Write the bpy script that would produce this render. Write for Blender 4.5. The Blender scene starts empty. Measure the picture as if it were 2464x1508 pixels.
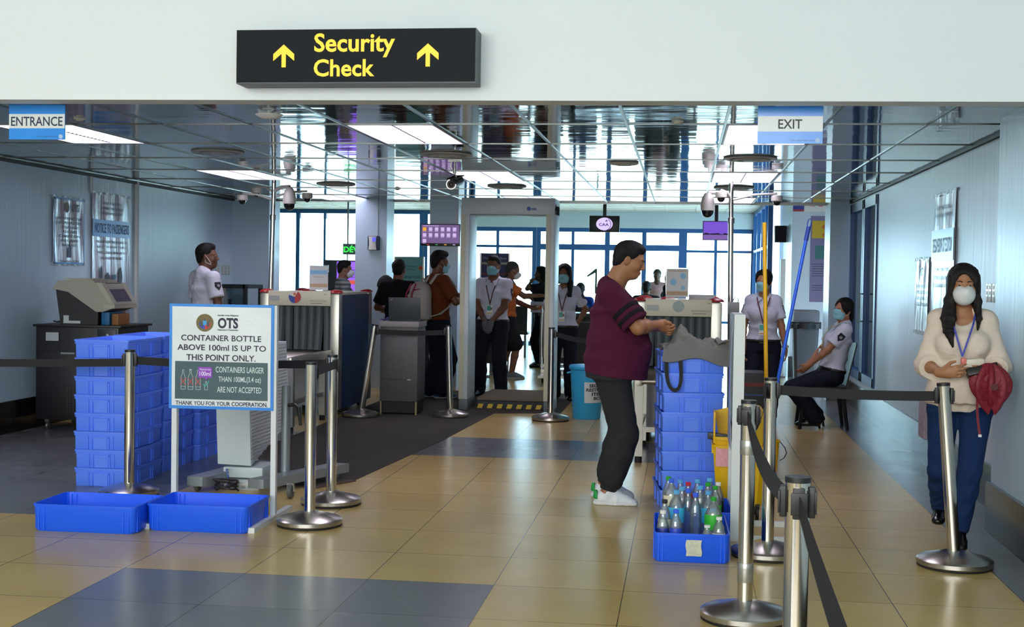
import bpy, bmesh, math, random
import numpy as np
from mathutils import Matrix, Vector

random.seed(7)
C = bpy.context.scene.collection
sc = bpy.context.scene
R = math.radians
PI = math.pi

# ---------------------------------------------------------------- camera
cam = bpy.data.cameras.new('camera')
cam.sensor_width = 36.0
cam.lens = 3126.0 / 2464.0 * 36.0
cam.clip_start = 0.05
cam.clip_end = 400
camo = bpy.data.objects.new('camera', cam)
C.objects.link(camo)
_yaw, _pit, _rol = 0.1305, -0.0288, 0.0155
_f = Vector((-math.sin(_yaw) * math.cos(_pit), math.cos(_yaw) * math.cos(_pit), math.sin(_pit)))
_r = Vector((math.cos(_yaw), math.sin(_yaw), 0))
_u = _r.cross(_f)
_r2 = _r * math.cos(_rol) + _u * math.sin(_rol)
_u2 = -_r * math.sin(_rol) + _u * math.cos(_rol)
_M = Matrix((_r2, _u2, -_f)).transposed().to_4x4()
_M.translation = Vector((0, 0, 1.437))
camo.matrix_world = _M
cam.dof.use_dof = False
sc.camera = camo

# ---------------------------------------------------------------- world: bright hazy daylight sky
W = bpy.data.worlds.new('sky')
sc.world = W
W.use_nodes = True
_n = W.node_tree.nodes
_bg = _n['Background']
_nt = W.node_tree
_tc = _n.new('ShaderNodeTexCoord')
_sx = _n.new('ShaderNodeSeparateXYZ')
_mr = _n.new('ShaderNodeMapRange')          # the sky is brighter and bluer on the far side of the building
_mr.inputs['From Min'].default_value = -0.6
_mr.inputs['From Max'].default_value = 0.6
_mx = _n.new('ShaderNodeMix')
_mx.data_type = 'RGBA'
_mx.inputs[6].default_value = (0.80, 0.82, 0.79, 1)
_mx.inputs[7].default_value = (1.02, 1.34, 1.62, 1)
_nt.links.new(_tc.outputs['Generated'], _sx.inputs[0])
_nt.links.new(_sx.outputs['Y'], _mr.inputs['Value'])
_nt.links.new(_mr.outputs[0], _mx.inputs[0])
_nt.links.new(_mx.outputs[2], _bg.inputs[0])
_bg.inputs[1].default_value = 9.0

# ---------------------------------------------------------------- daylight coming in at the window openings (portals guide the sky light)
def portal(loc, rot, sx, sy):
    l = bpy.data.lights.new('window_portal', 'AREA')
    l.shape = 'RECTANGLE'
    l.size, l.size_y = sx, sy
    l.cycles.is_portal = True
    o = bpy.data.objects.new('window_portal', l)
    o.location = loc
    o.rotation_euler = rot
    C.objects.link(o)
portal((-5.6, 26.97, 1.4), (R(-90), 0, 0), 14.2, 2.8)       # back glass front, faces into the hall
portal((-2.6, -3.97, 2.95), (R(90), 0, 0), 8.8, 3.6)        # glass front of the entrance hall behind the camera

sc.view_settings.view_transform = 'Standard'
sc.view_settings.look = 'None'
sc.view_settings.exposure = 0.35
sc.view_settings.gamma = 1.0
sc.view_settings.use_curve_mapping = False
sc.cycles.max_bounces = 8
sc.cycles.diffuse_bounces = 5
sc.cycles.glossy_bounces = 4
sc.cycles.transmission_bounces = 4
sc.cycles.transparent_max_bounces = 12
sc.cycles.caustics_reflective = False
sc.cycles.caustics_refractive = False
sc.cycles.sample_clamp_indirect = 4.0
sc.cycles.sample_clamp_direct = 30.0

# ---------------------------------------------------------------- materials
def lin(c):
    c = c / 255.0
    return c / 12.92 if c <= 0.04045 else ((c + 0.055) / 1.055) ** 2.4
def rgb(h):
    if isinstance(h, str):
        h = h.lstrip('#')
        h = tuple(int(h[i:i + 2], 16) for i in (0, 2, 4))
    return (lin(h[0]), lin(h[1]), lin(h[2]), 1.0)
_mats = {}
def mat(name, col='808080', rough=0.5, metal=0.0, spec=0.5, emit=None, estr=1.0, bump=0.0, bscale=40.0, bstretch=(1, 1, 1),
        var=0.0, vscale=8.0, alpha=1.0, coat=0.0, vstretch=None):
    if name in _mats:
        return _mats[name]
    m = bpy.data.materials.new(name)
    m.use_nodes = True
    nt = m.node_tree
    b = nt.nodes['Principled BSDF']
    b.inputs['Base Color'].default_value = rgb(col)
    b.inputs['Roughness'].default_value = rough
    b.inputs['Metallic'].default_value = metal
    b.inputs['Specular IOR Level'].default_value = spec
    if coat:
        b.inputs['Coat Weight'].default_value = coat
        b.inputs['Coat Roughness'].default_value = 0.15
    if emit:
        b.inputs['Emission Color'].default_value = rgb(emit)
        b.inputs['Emission Strength'].default_value = estr
    if alpha < 1:
        b.inputs['Alpha'].default_value = alpha
    tc = mp = None
    if bump or var:
        tc = nt.nodes.new('ShaderNodeTexCoord')
    if bump:
        mp = nt.nodes.new('ShaderNodeMapping')
        mp.inputs['Scale'].default_value = bstretch
        nt.links.new(tc.outputs['Object'], mp.inputs[0])
        nz = nt.nodes.new('ShaderNodeTexNoise')
        nz.inputs['Scale'].default_value = bscale
        nz.inputs['Detail'].default_value = 3
        nt.links.new(mp.outputs[0], nz.inputs['Vector'])
        bp = nt.nodes.new('ShaderNodeBump')
        bp.inputs['Strength'].default_value = bump
        bp.inputs['Distance'].default_value = 0.02
        nt.links.new(nz.outputs['Fac'], bp.inputs['Height'])
        nt.links.new(bp.outputs[0], b.inputs['Normal'])
    if var:
        mp2 = nt.nodes.new('ShaderNodeMapping')
        mp2.inputs['Scale'].default_value = vstretch or (1, 1, 1)
        nt.links.new(tc.outputs['Object'], mp2.inputs[0])
        nz = nt.nodes.new('ShaderNodeTexNoise')
        nz.inputs['Scale'].default_value = vscale
        nz.inputs['Detail'].default_value = 4
        nt.links.new(mp2.outputs[0], nz.inputs['Vector'])
        hs = nt.nodes.new('ShaderNodeMix')
        hs.data_type = 'RGBA'
        c = rgb(col)
        hs.inputs[6].default_value = tuple(x * (1 - var) for x in c[:3]) + (1,)
        hs.inputs[7].default_value = tuple(min(1, x * (1 + var)) for x in c[:3]) + (1,)
        nt.links.new(nz.outputs['Fac'], hs.inputs[0])
        nt.links.new(hs.outputs[2], b.inputs['Base Color'])
    _mats[name] = m
    return m

def clear_mat(name, tint, gloss=0.12, rough=0.05, milk=0.0):
    """thin clear plastic or glass: mostly lets light through, with a glossy coat"""
    if name in _mats:
        return _mats[name]
    m = bpy.data.materials.new(name)
    m.use_nodes = True
    nt = m.node_tree
    nt.nodes.clear()
    out = nt.nodes.new('ShaderNodeOutputMaterial')
    tr = nt.nodes.new('ShaderNodeBsdfTransparent')
    tr.inputs[0].default_value = rgb(tint)
    gl = nt.nodes.new('ShaderNodeBsdfGlossy')
    gl.inputs['Roughness'].default_value = rough
    lw = nt.nodes.new('ShaderNodeLayerWeight')
    lw.inputs[0].default_value = 0.35
    mu = nt.nodes.new('ShaderNodeMath')
    mu.operation = 'MULTIPLY_ADD'
    nt.links.new(lw.outputs['Fresnel'], mu.inputs[0])
    mu.inputs[1].default_value = 0.7
    mu.inputs[2].default_value = gloss
    mx = nt.nodes.new('ShaderNodeMixShader')
    nt.links.new(mu.outputs[0], mx.inputs[0])
    if milk:
        df = nt.nodes.new('ShaderNodeBsdfDiffuse')
        df.inputs[0].default_value = rgb(tint)
        m2 = nt.nodes.new('ShaderNodeMixShader')
        m2.inputs[0].default_value = milk
        nt.links.new(tr.outputs[0], m2.inputs[1])
        nt.links.new(df.outputs[0], m2.inputs[2])
        nt.links.new(m2.outputs[0], mx.inputs[1])
    else:
        nt.links.new(tr.outputs[0], mx.inputs[1])
    nt.links.new(gl.outputs[0], mx.inputs[2])
    nt.links.new(mx.outputs[0], out.inputs[0])
    _mats[name] = m
    return m

# ---------------------------------------------------------------- mesh helpers
class MB:
    """collects shapes; build() links them as ONE mesh object"""
    def __init__(self, org=None):
        self.org = org          # when given, shapes are in room coordinates and the parent sits at org
        self.v = []
        self.f = []
        self.mi = []
        self.cur = 0
    def raw(self, vs, fs, m=None):
        o = len(self.v)
        self.v += [tuple(p) for p in vs]
        self.f += [tuple(i + o for i in q) for q in fs]
        self.mi += [self.cur if m is None else m] * len(fs)
        return self
    def box(self, c, s, rot=None, bev=0.0, taper=1.0, m=None):
        """box centred at c with full sizes s; taper scales the top; rot = Matrix 3x3"""
        x, y, z = s[0] / 2, s[1] / 2, s[2] / 2
        if bev <= 0:
            vs = [(sx * x * (taper if sz > 0 else 1), sy * y * (taper if sz > 0 else 1), sz * z) for sz in (-1, 1) for sy in (-1, 1) for sx in (-1, 1)]
            fs = [(0, 2, 3, 1), (4, 5, 7, 6), (0, 1, 5, 4), (2, 6, 7, 3), (0, 4, 6, 2), (1, 3, 7, 5)]
        else:
            b = min(bev, x * .9, y * .9, z * .9)
            bm = bmesh.new()
            bmesh.ops.create_cube(bm, size=1)
            for v in bm.verts:
                t = taper if v.co.z > 0 else 1
                v.co = Vector((v.co.x * s[0] * t, v.co.y * s[1] * t, v.co.z * s[2]))
            bmesh.ops.bevel(bm, geom=bm.edges[:], offset=b, segments=2, affect='EDGES', profile=0.6)
            bm.verts.index_update()
            vs = [tuple(v.co) for v in bm.verts]
            fs = [tuple(v.index for v in f.verts) for f in bm.faces]
            bm.free()
        if rot is not None:
            vs = [tuple(rot @ Vector(p)) for p in vs]
        vs = [(p[0] + c[0], p[1] + c[1], p[2] + c[2]) for p in vs]
        return self.raw(vs, fs, m)
    def bx(self, x0, x1, y0, y1, z0, z1, bev=0.0, m=None):
        return self.box(((x0 + x1) / 2, (y0 + y1) / 2, (z0 + z1) / 2), (abs(x1 - x0), abs(y1 - y0), abs(z1 - z0)), None, bev, 1.0, m)
    def bar(self, a, b, w, h, up=(0, 0, 1), bev=0.0, m=None):
        """rectangular bar from a to b, w across, h along up"""
        a, b = Vector(a), Vector(b)
        d = (b - a)
        L = d.length
        d.normalize()
        u = Vector(up)
        if abs(d.dot(u)) > 0.98:
            u = Vector((0, 1, 0))
        s = d.cross(u).normalized()
        u = s.cross(d).normalized()
        rot = Matrix((s, d, u)).transposed()
        return self.box((a + b) / 2, (w, L, h), rot, bev, 1.0, m)
    def tube(self, pts, r, n=10, caps=True, m=None):
        pts = [Vector(p) for p in pts]
        rs = r if isinstance(r, (list, tuple)) else [r] * len(pts)
        vs, fs = [], []
        nrm = None
        for i, p in enumerate(pts):
            t = (pts[min(i + 1, len(pts) - 1)] - pts[max(i - 1, 0)]).normalized()
            if nrm is None:
                nrm = t.orthogonal().normalized()
            else:
                nrm = (nrm - t * nrm.dot(t))
                nrm = nrm.normalized() if nrm.length > 1e-6 else t.orthogonal().normalized()
            bn = t.cross(nrm)
            for k in range(n):
                a = 2 * PI * k / n
                vs.append(p + (nrm * math.cos(a) + bn * math.sin(a)) * rs[i])
        for i in range(len(pts) - 1):
            for k in range(n):
                k2 = (k + 1) % n
                fs.append((i * n + k, i * n + k2, (i + 1) * n + k2, (i + 1) * n + k))
        if caps:
            fs.append(tuple(reversed(range(n))))
            fs.append(tuple(range((len(pts) - 1) * n, len(pts) * n)))
        return self.raw(vs, fs, m)
    def cyl(self, a, b, r, r2=None, n=20, m=None):
        return self.tube([a, b], [r, r if r2 is None else r2], n, True, m)
    def lathe(self, prof, n=24, c=(0, 0, 0), rot=None, m=None, cap=True):
        vs, fs = [], []
        for r, z in prof:
            for k in range(n):
                a = 2 * PI * k / n
                p = Vector((r * math.cos(a), r * math.sin(a), z))
                if rot is not None:
                    p = rot @ p
                vs.append((p[0] + c[0], p[1] + c[1], p[2] + c[2]))
        for i in range(len(prof) - 1):
            for k in range(n):
                k2 = (k + 1) % n
                fs.append((i * n + k, i * n + k2, (i + 1) * n + k2, (i + 1) * n + k))
        if cap:
            if prof[0][0] > 1e-5:
                fs.append(tuple(reversed(range(n))))
            if prof[-1][0] > 1e-5:
                fs.append(tuple(range((len(prof) - 1) * n, len(prof) * n)))
        return self.raw(vs, fs, m)
    def prism(self, poly, a, b, plane='xz', m=None):
        """polygon in a plane, extruded along the third axis from a to b"""
        def P(p, t):
            if plane == 'xz':
                return (p[0], t, p[1])
            if plane == 'yz':
                return (t, p[0], p[1])
            return (p[0], p[1], t)
        n = len(poly)
        vs = [P(p, a) for p in poly] + [P(p, b) for p in poly]
        fs = [tuple(range(n)), tuple(reversed(range(n, 2 * n)))]
        for i in range(n):
            j = (i + 1) % n
            fs.append((i, i + n, j + n, j))
        return self.raw(vs, fs, m)
    def ell(self, c, r, rot=None, n=16, m=None, zmin=-1.0, zmax=1.0):
        """ellipsoid (or a slice of one between zmin and zmax of its unit sphere)"""
        a0, a1 = math.asin(max(-1, zmin)), math.asin(min(1, zmax))
        k = max(4, n // 2)
        prof = [(math.cos(a0 + (a1 - a0) * i / k), math.sin(a0 + (a1 - a0) * i / k)) for i in range(k + 1)]
        vs, fs = [], []
        for (q, z) in prof:
            for j in range(n):
                t = 2 * PI * j / n
                p = Vector((max(q, 1e-4) * math.cos(t) * r[0], max(q, 1e-4) * math.sin(t) * r[1], z * r[2]))
                if rot is not None:
                    p = rot @ p
                vs.append((p[0] + c[0], p[1] + c[1], p[2] + c[2]))
        for i in range(k):
            for j in range(n):
                j2 = (j + 1) % n
                fs.append((i * n + j, i * n + j2, (i + 1) * n + j2, (i + 1) * n + j))
        fs.append(tuple(reversed(range(n))))
        fs.append(tuple(range(k * n, (k + 1) * n)))
        return self.raw(vs, fs, m)
    def sheet(self, fn, nu, nv, th=0.0, m=None):
        """surface fn(u,v)->(x,y,z), u,v in 0..1, given a thickness"""
        P = [[Vector(fn(i / nu, j / nv)) for j in range(nv + 1)] for i in range(nu + 1)]
        vs = [p for row in P for p in row]
        w = nv + 1
        fs = [(i * w + j, (i + 1) * w + j, (i + 1) * w + j + 1, i * w + j + 1) for i in range(nu) for j in range(nv)]
        if th:
            N = []
            for i in range(nu + 1):
                for j in range(nv + 1):
                    a = P[min(i + 1, nu)][j] - P[max(i - 1, 0)][j]
                    b = P[i][min(j + 1, nv)] - P[i][max(j - 1, 0)]
                    q = a.cross(b)
                    N.append(q.normalized() if q.length > 1e-9 else Vector((0, 0, 1)))
            o = len(vs)
            vs = vs + [p - q * th for p, q in zip(vs, N)]
            fs = fs + [tuple(reversed([k + o for k in f])) for f in fs]
            rim = [(i, 0) for i in range(nu + 1)] + [(nu, j) for j in range(1, nv + 1)] + [(i, nv) for i in range(nu - 1, -1, -1)] + [(0, j) for j in range(nv - 1, 0, -1)]
            ids = [i * w + j for i, j in rim]
            for q in range(len(ids)):
                a, b = ids[q], ids[(q + 1) % len(ids)]
                fs.append((b, a, a + o, b + o))
        return self.raw(vs, fs, m)
    def build(self, name, mats, parent=None, smooth=35.0, loc=None):
        if self.org is not None:
            ox, oy, oz = self.org
            self.v = [(p[0] - ox, p[1] - oy, p[2] - oz) for p in self.v]
        me = bpy.data.meshes.new(name)
        me.from_pydata(self.v, [], self.f)
        if not isinstance(mats, (list, tuple)):
            mats = [mats]
        for m in mats:
            me.materials.append(m)
        if len(mats) > 1:
            me.polygons.foreach_set('material_index', self.mi)
        bm = bmesh.new()
        bm.from_mesh(me)
        bmesh.ops.recalc_face_normals(bm, faces=bm.faces[:])
        bm.to_mesh(me)
        bm.free()
        if smooth:
            me.polygons.foreach_set('use_smooth', [True] * len(me.polygons))
            me.set_sharp_from_angle(angle=R(smooth))
        o = bpy.data.objects.new(name, me)
        C.objects.link(o)
        if parent is not None:
            o.parent = parent
        if loc is not None:
            o.location = loc
        return o

def tag(o, label, cat, group=None, kind=None):
    o['label'] = label
    o['category'] = cat
    if group:
        o['group'] = group
    if kind:
        o['kind'] = kind
    return o
def thing(name, label, cat, loc=(0, 0, 0), rz=0.0, group=None):
    o = bpy.data.objects.new(name, None)
    o.empty_display_size = 0.1
    C.objects.link(o)
    o.location = loc
    o.rotation_euler = (0, 0, rz)
    return tag(o, label, cat, group)
def struct(name, mb, mats, label=None, parent=None, smooth=35.0):
    o = mb.build(name, mats, parent, smooth)
    if parent is None:
        o['kind'] = 'structure'
        o['label'] = label or name.replace('_', ' ')
        o['category'] = name.split('_')[0]
    return o
def copy_thing(root, loc, rz=None, label=None, group=None):
    r = root.copy()
    C.objects.link(r)
    r.location = loc
    if rz is not None:
        r.rotation_euler = (0, 0, rz)
    if label:
        r['label'] = label
    if group:
        r['group'] = group
    for ch in list(root.children):
        c = ch.copy()
        C.objects.link(c)
        c.parent = r
        for g in list(ch.children):
            d = g.copy()
            C.objects.link(d)
            d.parent = c
    return r

def text_mesh(body, w=None, h=None, bold=0.0, depth=0.002, align='CENTER', space=1.0):
    """lettering as vertices in x-z, fitted to width w and/or height h, front facing -y, centred on 0"""
    cu = bpy.data.curves.new('lettering', 'FONT')
    cu.body = body
    cu.size = 1.0
    cu.align_x = align
    cu.offset = bold
    cu.extrude = 0.0
    cu.space_line = 0.95 * space
    cu.resolution_u = 3
    o = bpy.data.objects.new('lettering', cu)
    me = bpy.data.meshes.new_from_object(o)
    vs = np.array([v.co[:] for v in me.vertices]) if len(me.vertices) else np.zeros((1, 3))
    fs = [tuple(p.vertices) for p in me.polygons]
    bpy.data.meshes.remove(me)
    bpy.data.objects.remove(o)
    bpy.data.curves.remove(cu)
    lo, hi = vs.min(0), vs.max(0)
    size = hi - lo
    sx = w / size[0] if w else h / size[1]
    sz = h / size[1] if h else sx
    x = (vs[:, 0] - (lo[0] + hi[0]) / 2) * sx
    z = (vs[:, 1] - (lo[1] + hi[1]) / 2) * sz
    return x, z, fs
def text(mb, body, c, w=None, h=None, bold=0.0, frame=None, m=None):
    """add lettering to mb, centred at c; frame = (right vector, up vector), default facing -y"""
    x, z, fs = text_mesh(body, w, h, bold)
    rt, up = (Vector((1, 0, 0)), Vector((0, 0, 1))) if frame is None else (Vector(frame[0]), Vector(frame[1]))
    c = Vector(c)
    mb.raw([c + rt * float(a) + up * float(b) for a, b in zip(x, z)], fs, m)
    return mb

def rz3(a):
    return Matrix.Rotation(a, 3, 'Z')
def rx3(a):
    return Matrix.Rotation(a, 3, 'X')
def ry3(a):
    return Matrix.Rotation(a, 3, 'Y')

M_white = mat('white_paint', 'E4E8E8', 0.55)
M_black = mat('black_plastic', '121316', 0.45)
M_rubber = mat('black_rubber', '0E0E10', 0.7)
M_steel = mat('brushed_steel', 'B9B6B0', 0.26, 1.0)
M_chrome = mat('polished_steel', 'CFCBC4', 0.14, 1.0)
M_dsteel = mat('dark_steel', '6A6C70', 0.35, 0.9)
M_belt = mat('black_webbing', '15161A', 0.75)
M_blueframe = mat('blue_window_frame', '1F5C9E', 0.4)
M_wall = None
# ================================================================ THE SETTING
def wall_mat(name, col, rough, bump, coat=0.0):
    return mat(name, col, rough, 0, 0.5, bump=bump, bscale=3.0, bstretch=(6, 6, 0.6), var=0.05, vscale=2.0, coat=coat)
M_wall = wall_mat('grey_wall_paint', 'BED5E8', 0.33, 0.14)
M_wallgloss = wall_mat('pale_gloss_wall_paint', 'C2CEDA', 0.40, 0.22)
M_beam = mat('white_beam_paint', 'E6EAEC', 0.6, bump=0.05, bscale=6)
M_blacktile = mat('black_skirting_tile', '1A1817', 0.16, var=0.2, vscale=4)
M_ceilwhite = mat('white_ceiling_tile', 'D5D8D5', 0.5)

def floor_mat(name, c1, c2, rough):
    m = mat(name, c1, rough, spec=0.32, bump=0.02, bscale=5)
    nt = m.node_tree
    b = nt.nodes['Principled BSDF']
    tc = nt.nodes.new('ShaderNodeTexCoord')
    br = nt.nodes.new('ShaderNodeTexBrick')
    br.offset = 0.0
    br.inputs['Color1'].default_value = rgb(c1)
    br.inputs['Color2'].default_value = rgb(c2)
    br.inputs['Mortar'].default_value = rgb('4A4436')
    br.inputs['Scale'].default_value = 1.0
    br.inputs['Mortar Size'].default_value = 0.0022
    br.inputs['Mortar Smooth'].default_value = 0.1
    br.inputs['Brick Width'].default_value = 0.6
    br.inputs['Row Height'].default_value = 0.6
    mp = nt.nodes.new('ShaderNodeMapping')
    mp.inputs['Location'].default_value = (0.845 + 0.6 * 40, -5.944 + 0.6 * 40, 0)
    nt.links.new(tc.outputs['Object'], mp.inputs[0])
    nt.links.new(mp.outputs[0], br.inputs['Vector'])
    nz = nt.nodes.new('ShaderNodeTexNoise')
    nz.inputs['Scale'].default_value = 2.5
    nz.inputs['Detail'].default_value = 5
    nt.links.new(tc.outputs['Object'], nz.inputs['Vector'])
    mx = nt.nodes.new('ShaderNodeMix')
    mx.data_type = 'RGBA'
    mx.blend_type = 'MULTIPLY'
    mx.inputs[0].default_value = 0.35
    nt.links.new(br.outputs['Color'], mx.inputs[6])
    cr = nt.nodes.new('ShaderNodeMapRange')
    cr.inputs['To Min'].default_value = 0.55
    cr.inputs['To Max'].default_value = 1.25
    nt.links.new(nz.outputs['Fac'], cr.inputs[0])
    cc = nt.nodes.new('ShaderNodeCombineColor')
    for k in range(3):
        nt.links.new(cr.outputs[0], cc.inputs[k])
    nt.links.new(cc.outputs[0], mx.inputs[7])
    nt.links.new(mx.outputs[2], b.inputs['Base Color'])
    ra = nt.nodes.new('ShaderNodeMapRange')
    ra.inputs['To Min'].default_value = rough * 0.92
    ra.inputs['To Max'].default_value = rough * 1.12
    nt.links.new(nz.outputs['Fac'], ra.inputs[0])
    nt.links.new(ra.outputs[0], b.inputs['Roughness'])
    return m
M_cream = floor_mat('cream_floor_tile', 'C4A96E', 'BAA066', 0.24)
M_greytile = floor_mat('grey_floor_tile', '74777C', '6C7076', 0.24)

# floor, tile by tile, cream with grey bands
mb = MB()
X0, Y0 = -0.845, 5.944
for i in range(-22, 6):
    for j in range(-21, 38):
        x, y = X0 + 0.6 * i, Y0 + 0.6 * j
        x1, y1 = x + 0.6, y + 0.6
        if i == 4:
            x1 = 1.98 if y > 7.8 else 1.98
        if i == 5:
            if y < 15.9:
                continue
        grey = (i >= 4) or (-3 <= i <= -1 and j <= -1) or (7 <= j <= 8 and i <= 1) or (j >= 2 and -8 <= i <= -5 and j <= 8)
        mb.raw([(x, y, 0), (x1, y, 0), (x1, y1, 0), (x, y1, 0)], [(0, 1, 2, 3)], 1 if grey else 0)
floor = struct('floor', mb, [M_cream, M_greytile], 'glossy cream tiled floor with grey bands', smooth=0)

# outdoor apron beyond the glass
mb = MB()
mb.bx(-60, 60, 27.2, 110, -0.25, -0.15)
mb.bx(-60, 60, -60, -4.2, -0.25, -0.15)
mb.bx(-60, -9.7, -4.2, 7, -0.25, -0.15)
g = struct('ground', mb, mat('pale_concrete_apron', 'D2D4D0', 0.8), 'pale sunlit concrete apron outside the glass')

# low mirror ceiling over the checkpoint
def mirror_mat():
    m = mat('mirror_ceiling_panel', '8E8F8E', 0.05, 1.0)
    nt = m.node_tree
    b = nt.nodes['Principled BSDF']
    tc = nt.nodes.new('ShaderNodeTexCoord')
    mp = nt.nodes.new('ShaderNodeMapping')
    mp.inputs['Scale'].default_value = (1.0, 2.2, 1)
    nz = nt.nodes.new('ShaderNodeTexNoise')
    nz.inputs['Scale'].default_value = 2.2
    nz.inputs['Detail'].default_value = 2
    nt.links.new(tc.outputs['Object'], mp.inputs[0])
    nt.links.new(mp.outputs[0], nz.inputs['Vector'])
    bp = nt.nodes.new('ShaderNodeBump')
    bp.inputs['Strength'].default_value = 0.10
    bp.inputs['Distance'].default_value = 0.02
    nt.links.new(nz.outputs['Fac'], bp.inputs['Height'])
    nt.links.new(bp.outputs[0], b.inputs['Normal'])
    return m
M_mirror = mirror_mat()
CZ = 2.385
LIGHTS = [(i, j) for j in (0, 3, 6) for i in (-7, -3, 1)]
xs = [-5.82] + [-0.363 + 0.6 * i for i in range(-9, 4)] + [1.98]
ys = [7.05] + [8.07 + 1.2 * j for j in range(0, 8)]
mb = MB()
rnd = random.Random(3)
for a in range(len(xs) - 1):
    for c in range(len(ys) - 1):
        cell = (round((xs[a] + 0.363) / 0.6), round((ys[c] - 8.07) / 1.2))
        if cell in LIGHTS and a > 0 and c > 0:
            continue
        t = [rnd.uniform(-0.0009, 0.0009) for _ in range(4)]
        mb.raw([(xs[a], ys[c], CZ + t[0]), (xs[a + 1], ys[c], CZ + t[1]), (xs[a + 1], ys[c + 1], CZ + t[2]), (xs[a], ys[c + 1], CZ + t[3])], [(0, 1, 2, 3)])
struct('ceiling', mb, M_mirror, 'low mirror panel ceiling over the checkpoint', smooth=0)
mb = MB()
mb.bx(-6.0, 2.2, 7.05, 16.47, 2.50, 2.62)       # slab over the panels
mb.bx(-6.2, 2.4, 16.42, 16.56, 2.392, 2.95)     # edge of the dropped ceiling
struct('ceiling_slab', mb, M_ceilwhite, 'plain slab edge above the mirror ceiling')
mb = MB()
for x in xs[1:-1]:
    mb.bx(x - 0.008, x + 0.008, 7.05, 16.47, CZ - 0.006, CZ + 0.002)
for y in ys[1:-1]:
    mb.bx(-5.82, 1.98, y - 0.007, y + 0.007, CZ - 0.005, CZ + 0.004)
mb.bx(-5.82, 1.98, 16.455, 16.485, CZ - 0.02, CZ + 0.03)
struct('trim_1', mb, mat('polished_ceiling_bar', '70716E', 0.3, 1.0), 'polished metal bars of the ceiling grid')
mb = MB()
mb.bx(-5.82, -5.795, 7.05, 16.47, CZ - 0.03, CZ)
mb.bx(1.955, 1.98, 7.82, 16.47, CZ - 0.02, CZ)
struct('trim_2', mb, mat('dark_ceiling_edge', '3A3733', 0.6), 'dark strip where the ceiling meets the walls')

# high white ceiling of the departure hall behind
mb = MB()
mb.bx(-13.5, 4.0, 16.5, 27.3, 2.80, 2.95)
struct('ceiling_hall', mb, M_ceilwhite, 'white tiled ceiling of the hall beyond')
mb = MB()
for i in range(-22, 7):
    mb.bx(-0.363 + 0.6 * i - 0.012, -0.363 + 0.6 * i + 0.012, 16.56, 27, 2.794, 2.802)
for j in range(0, 18):
    mb.bx(-13.4, 3.9, 16.7 + 0.6 * j - 0.012, 16.7 + 0.6 * j + 0.012, 2.795, 2.803)
struct('trim_3', mb, mat('white_ceiling_grid', 'B5B8B4', 0.5), 'white grid of the hall ceiling')

# the big white beam with the lit sign, and the entrance hall on this side of it
mb = MB()
mb.raw([(-10, 6.87, 2.408), (1.80, 6.87, 2.356), (1.80, 6.87, 4.82), (-10, 6.87, 4.82),
        (-10, 7.05, 2.408), (1.80, 7.05, 2.356), (1.80, 7.05, 4.82), (-10, 7.05, 4.82)],
       [(0, 1, 2, 3), (4, 7, 6, 5), (0, 4, 5, 1), (3, 2, 6, 7), (0, 3, 7, 4), (1, 5, 6, 2)])
struct('wall_front', mb, M_beam, 'white header wall above the checkpoint opening')
mb = MB()
mb.bx(1.795, 2.1, -4.1, 7.82, 0, 4.82)
struct('wall_right_near', mb, M_wall, 'near stretch of the right wall standing proud')
mb = MB()
mb.bx(1.98, 2.15, 7.82, 13.78, 0, 2.6)
mb.bx(1.98, 2.15, 13.78, 15.95, 0, 0.33)
mb.bx(1.98, 2.15, 13.78, 15.95, 2.34, 2.6)
struct('wall_right', mb, M_wallgloss, 'right wall of the checkpoint in glossy pale paint')
mb = MB()
mb.bx(-6.0, -5.82, 7.05, 16.6, 0, 2.6)
mb.bx(-9.6, -5.82, 7.0, 7.05, 0, 4.82)
struct('wall_left', mb, M_wall, 'left wall of the checkpoint')
mb = MB()
mb.bx(-9.6, 2.1, -4.1, 7.06, 4.8, 4.95)
struct('ceiling_entrance', mb, M_ceilwhite, 'ceiling of the entrance hall')
mb = MB()
for x in (-9.5, -7.0, -4.5, -2.0, 0.5, 1.8):
    mb.bx(x - 0.04, x + 0.04, -4.1, -4.0, 0, 4.8)
for z in (0.04, 2.4, 4.74):
    mb.bx(-9.6, 2.0, -4.1, -4.0, z - 0.05, z + 0.05)
w1 = struct('window_1', mb, M_blueframe, 'glass front of the entrance hall')
mb = MB()
mb.bx(-9.6, -7.0, -4.15, -3.95, 0, 4.82)  # unseen panels, added to narrow the glazing and dim the front daylight
mb.bx(-7.0, 2.1, -4.15, -3.95, 0, 1.15)
struct('wall_entrance_front', mb, M_beam, 'unseen solid part of the entrance hall front, added to cut daylight')
mb = MB()
mb.bx(-9.6, -9.45, -4.1, 7.06, 0, 4.82)
struct('wall_entrance', mb, M_beam, 'left wall of the entrance hall')
# skirting
mb = MB()
mb.bx(-5.82, -5.795, 7.05, 16.45, 0, 0.28)
struct('baseboard_left', mb, M_blacktile, 'black tiled skirting on the left wall')
mb = MB()
mb.bx(1.955, 1.98, 7.82, 16.0, 0, 0.275)
mb.bx(1.785, 1.98, 7.82, 7.835, 0, 0.285)
mb.bx(1.77, 1.80, -4.0, 7.835, 0, 0.285)
struct('baseboard_right', mb, M_blacktile, 'black tiled skirting on the right wall')

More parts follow.
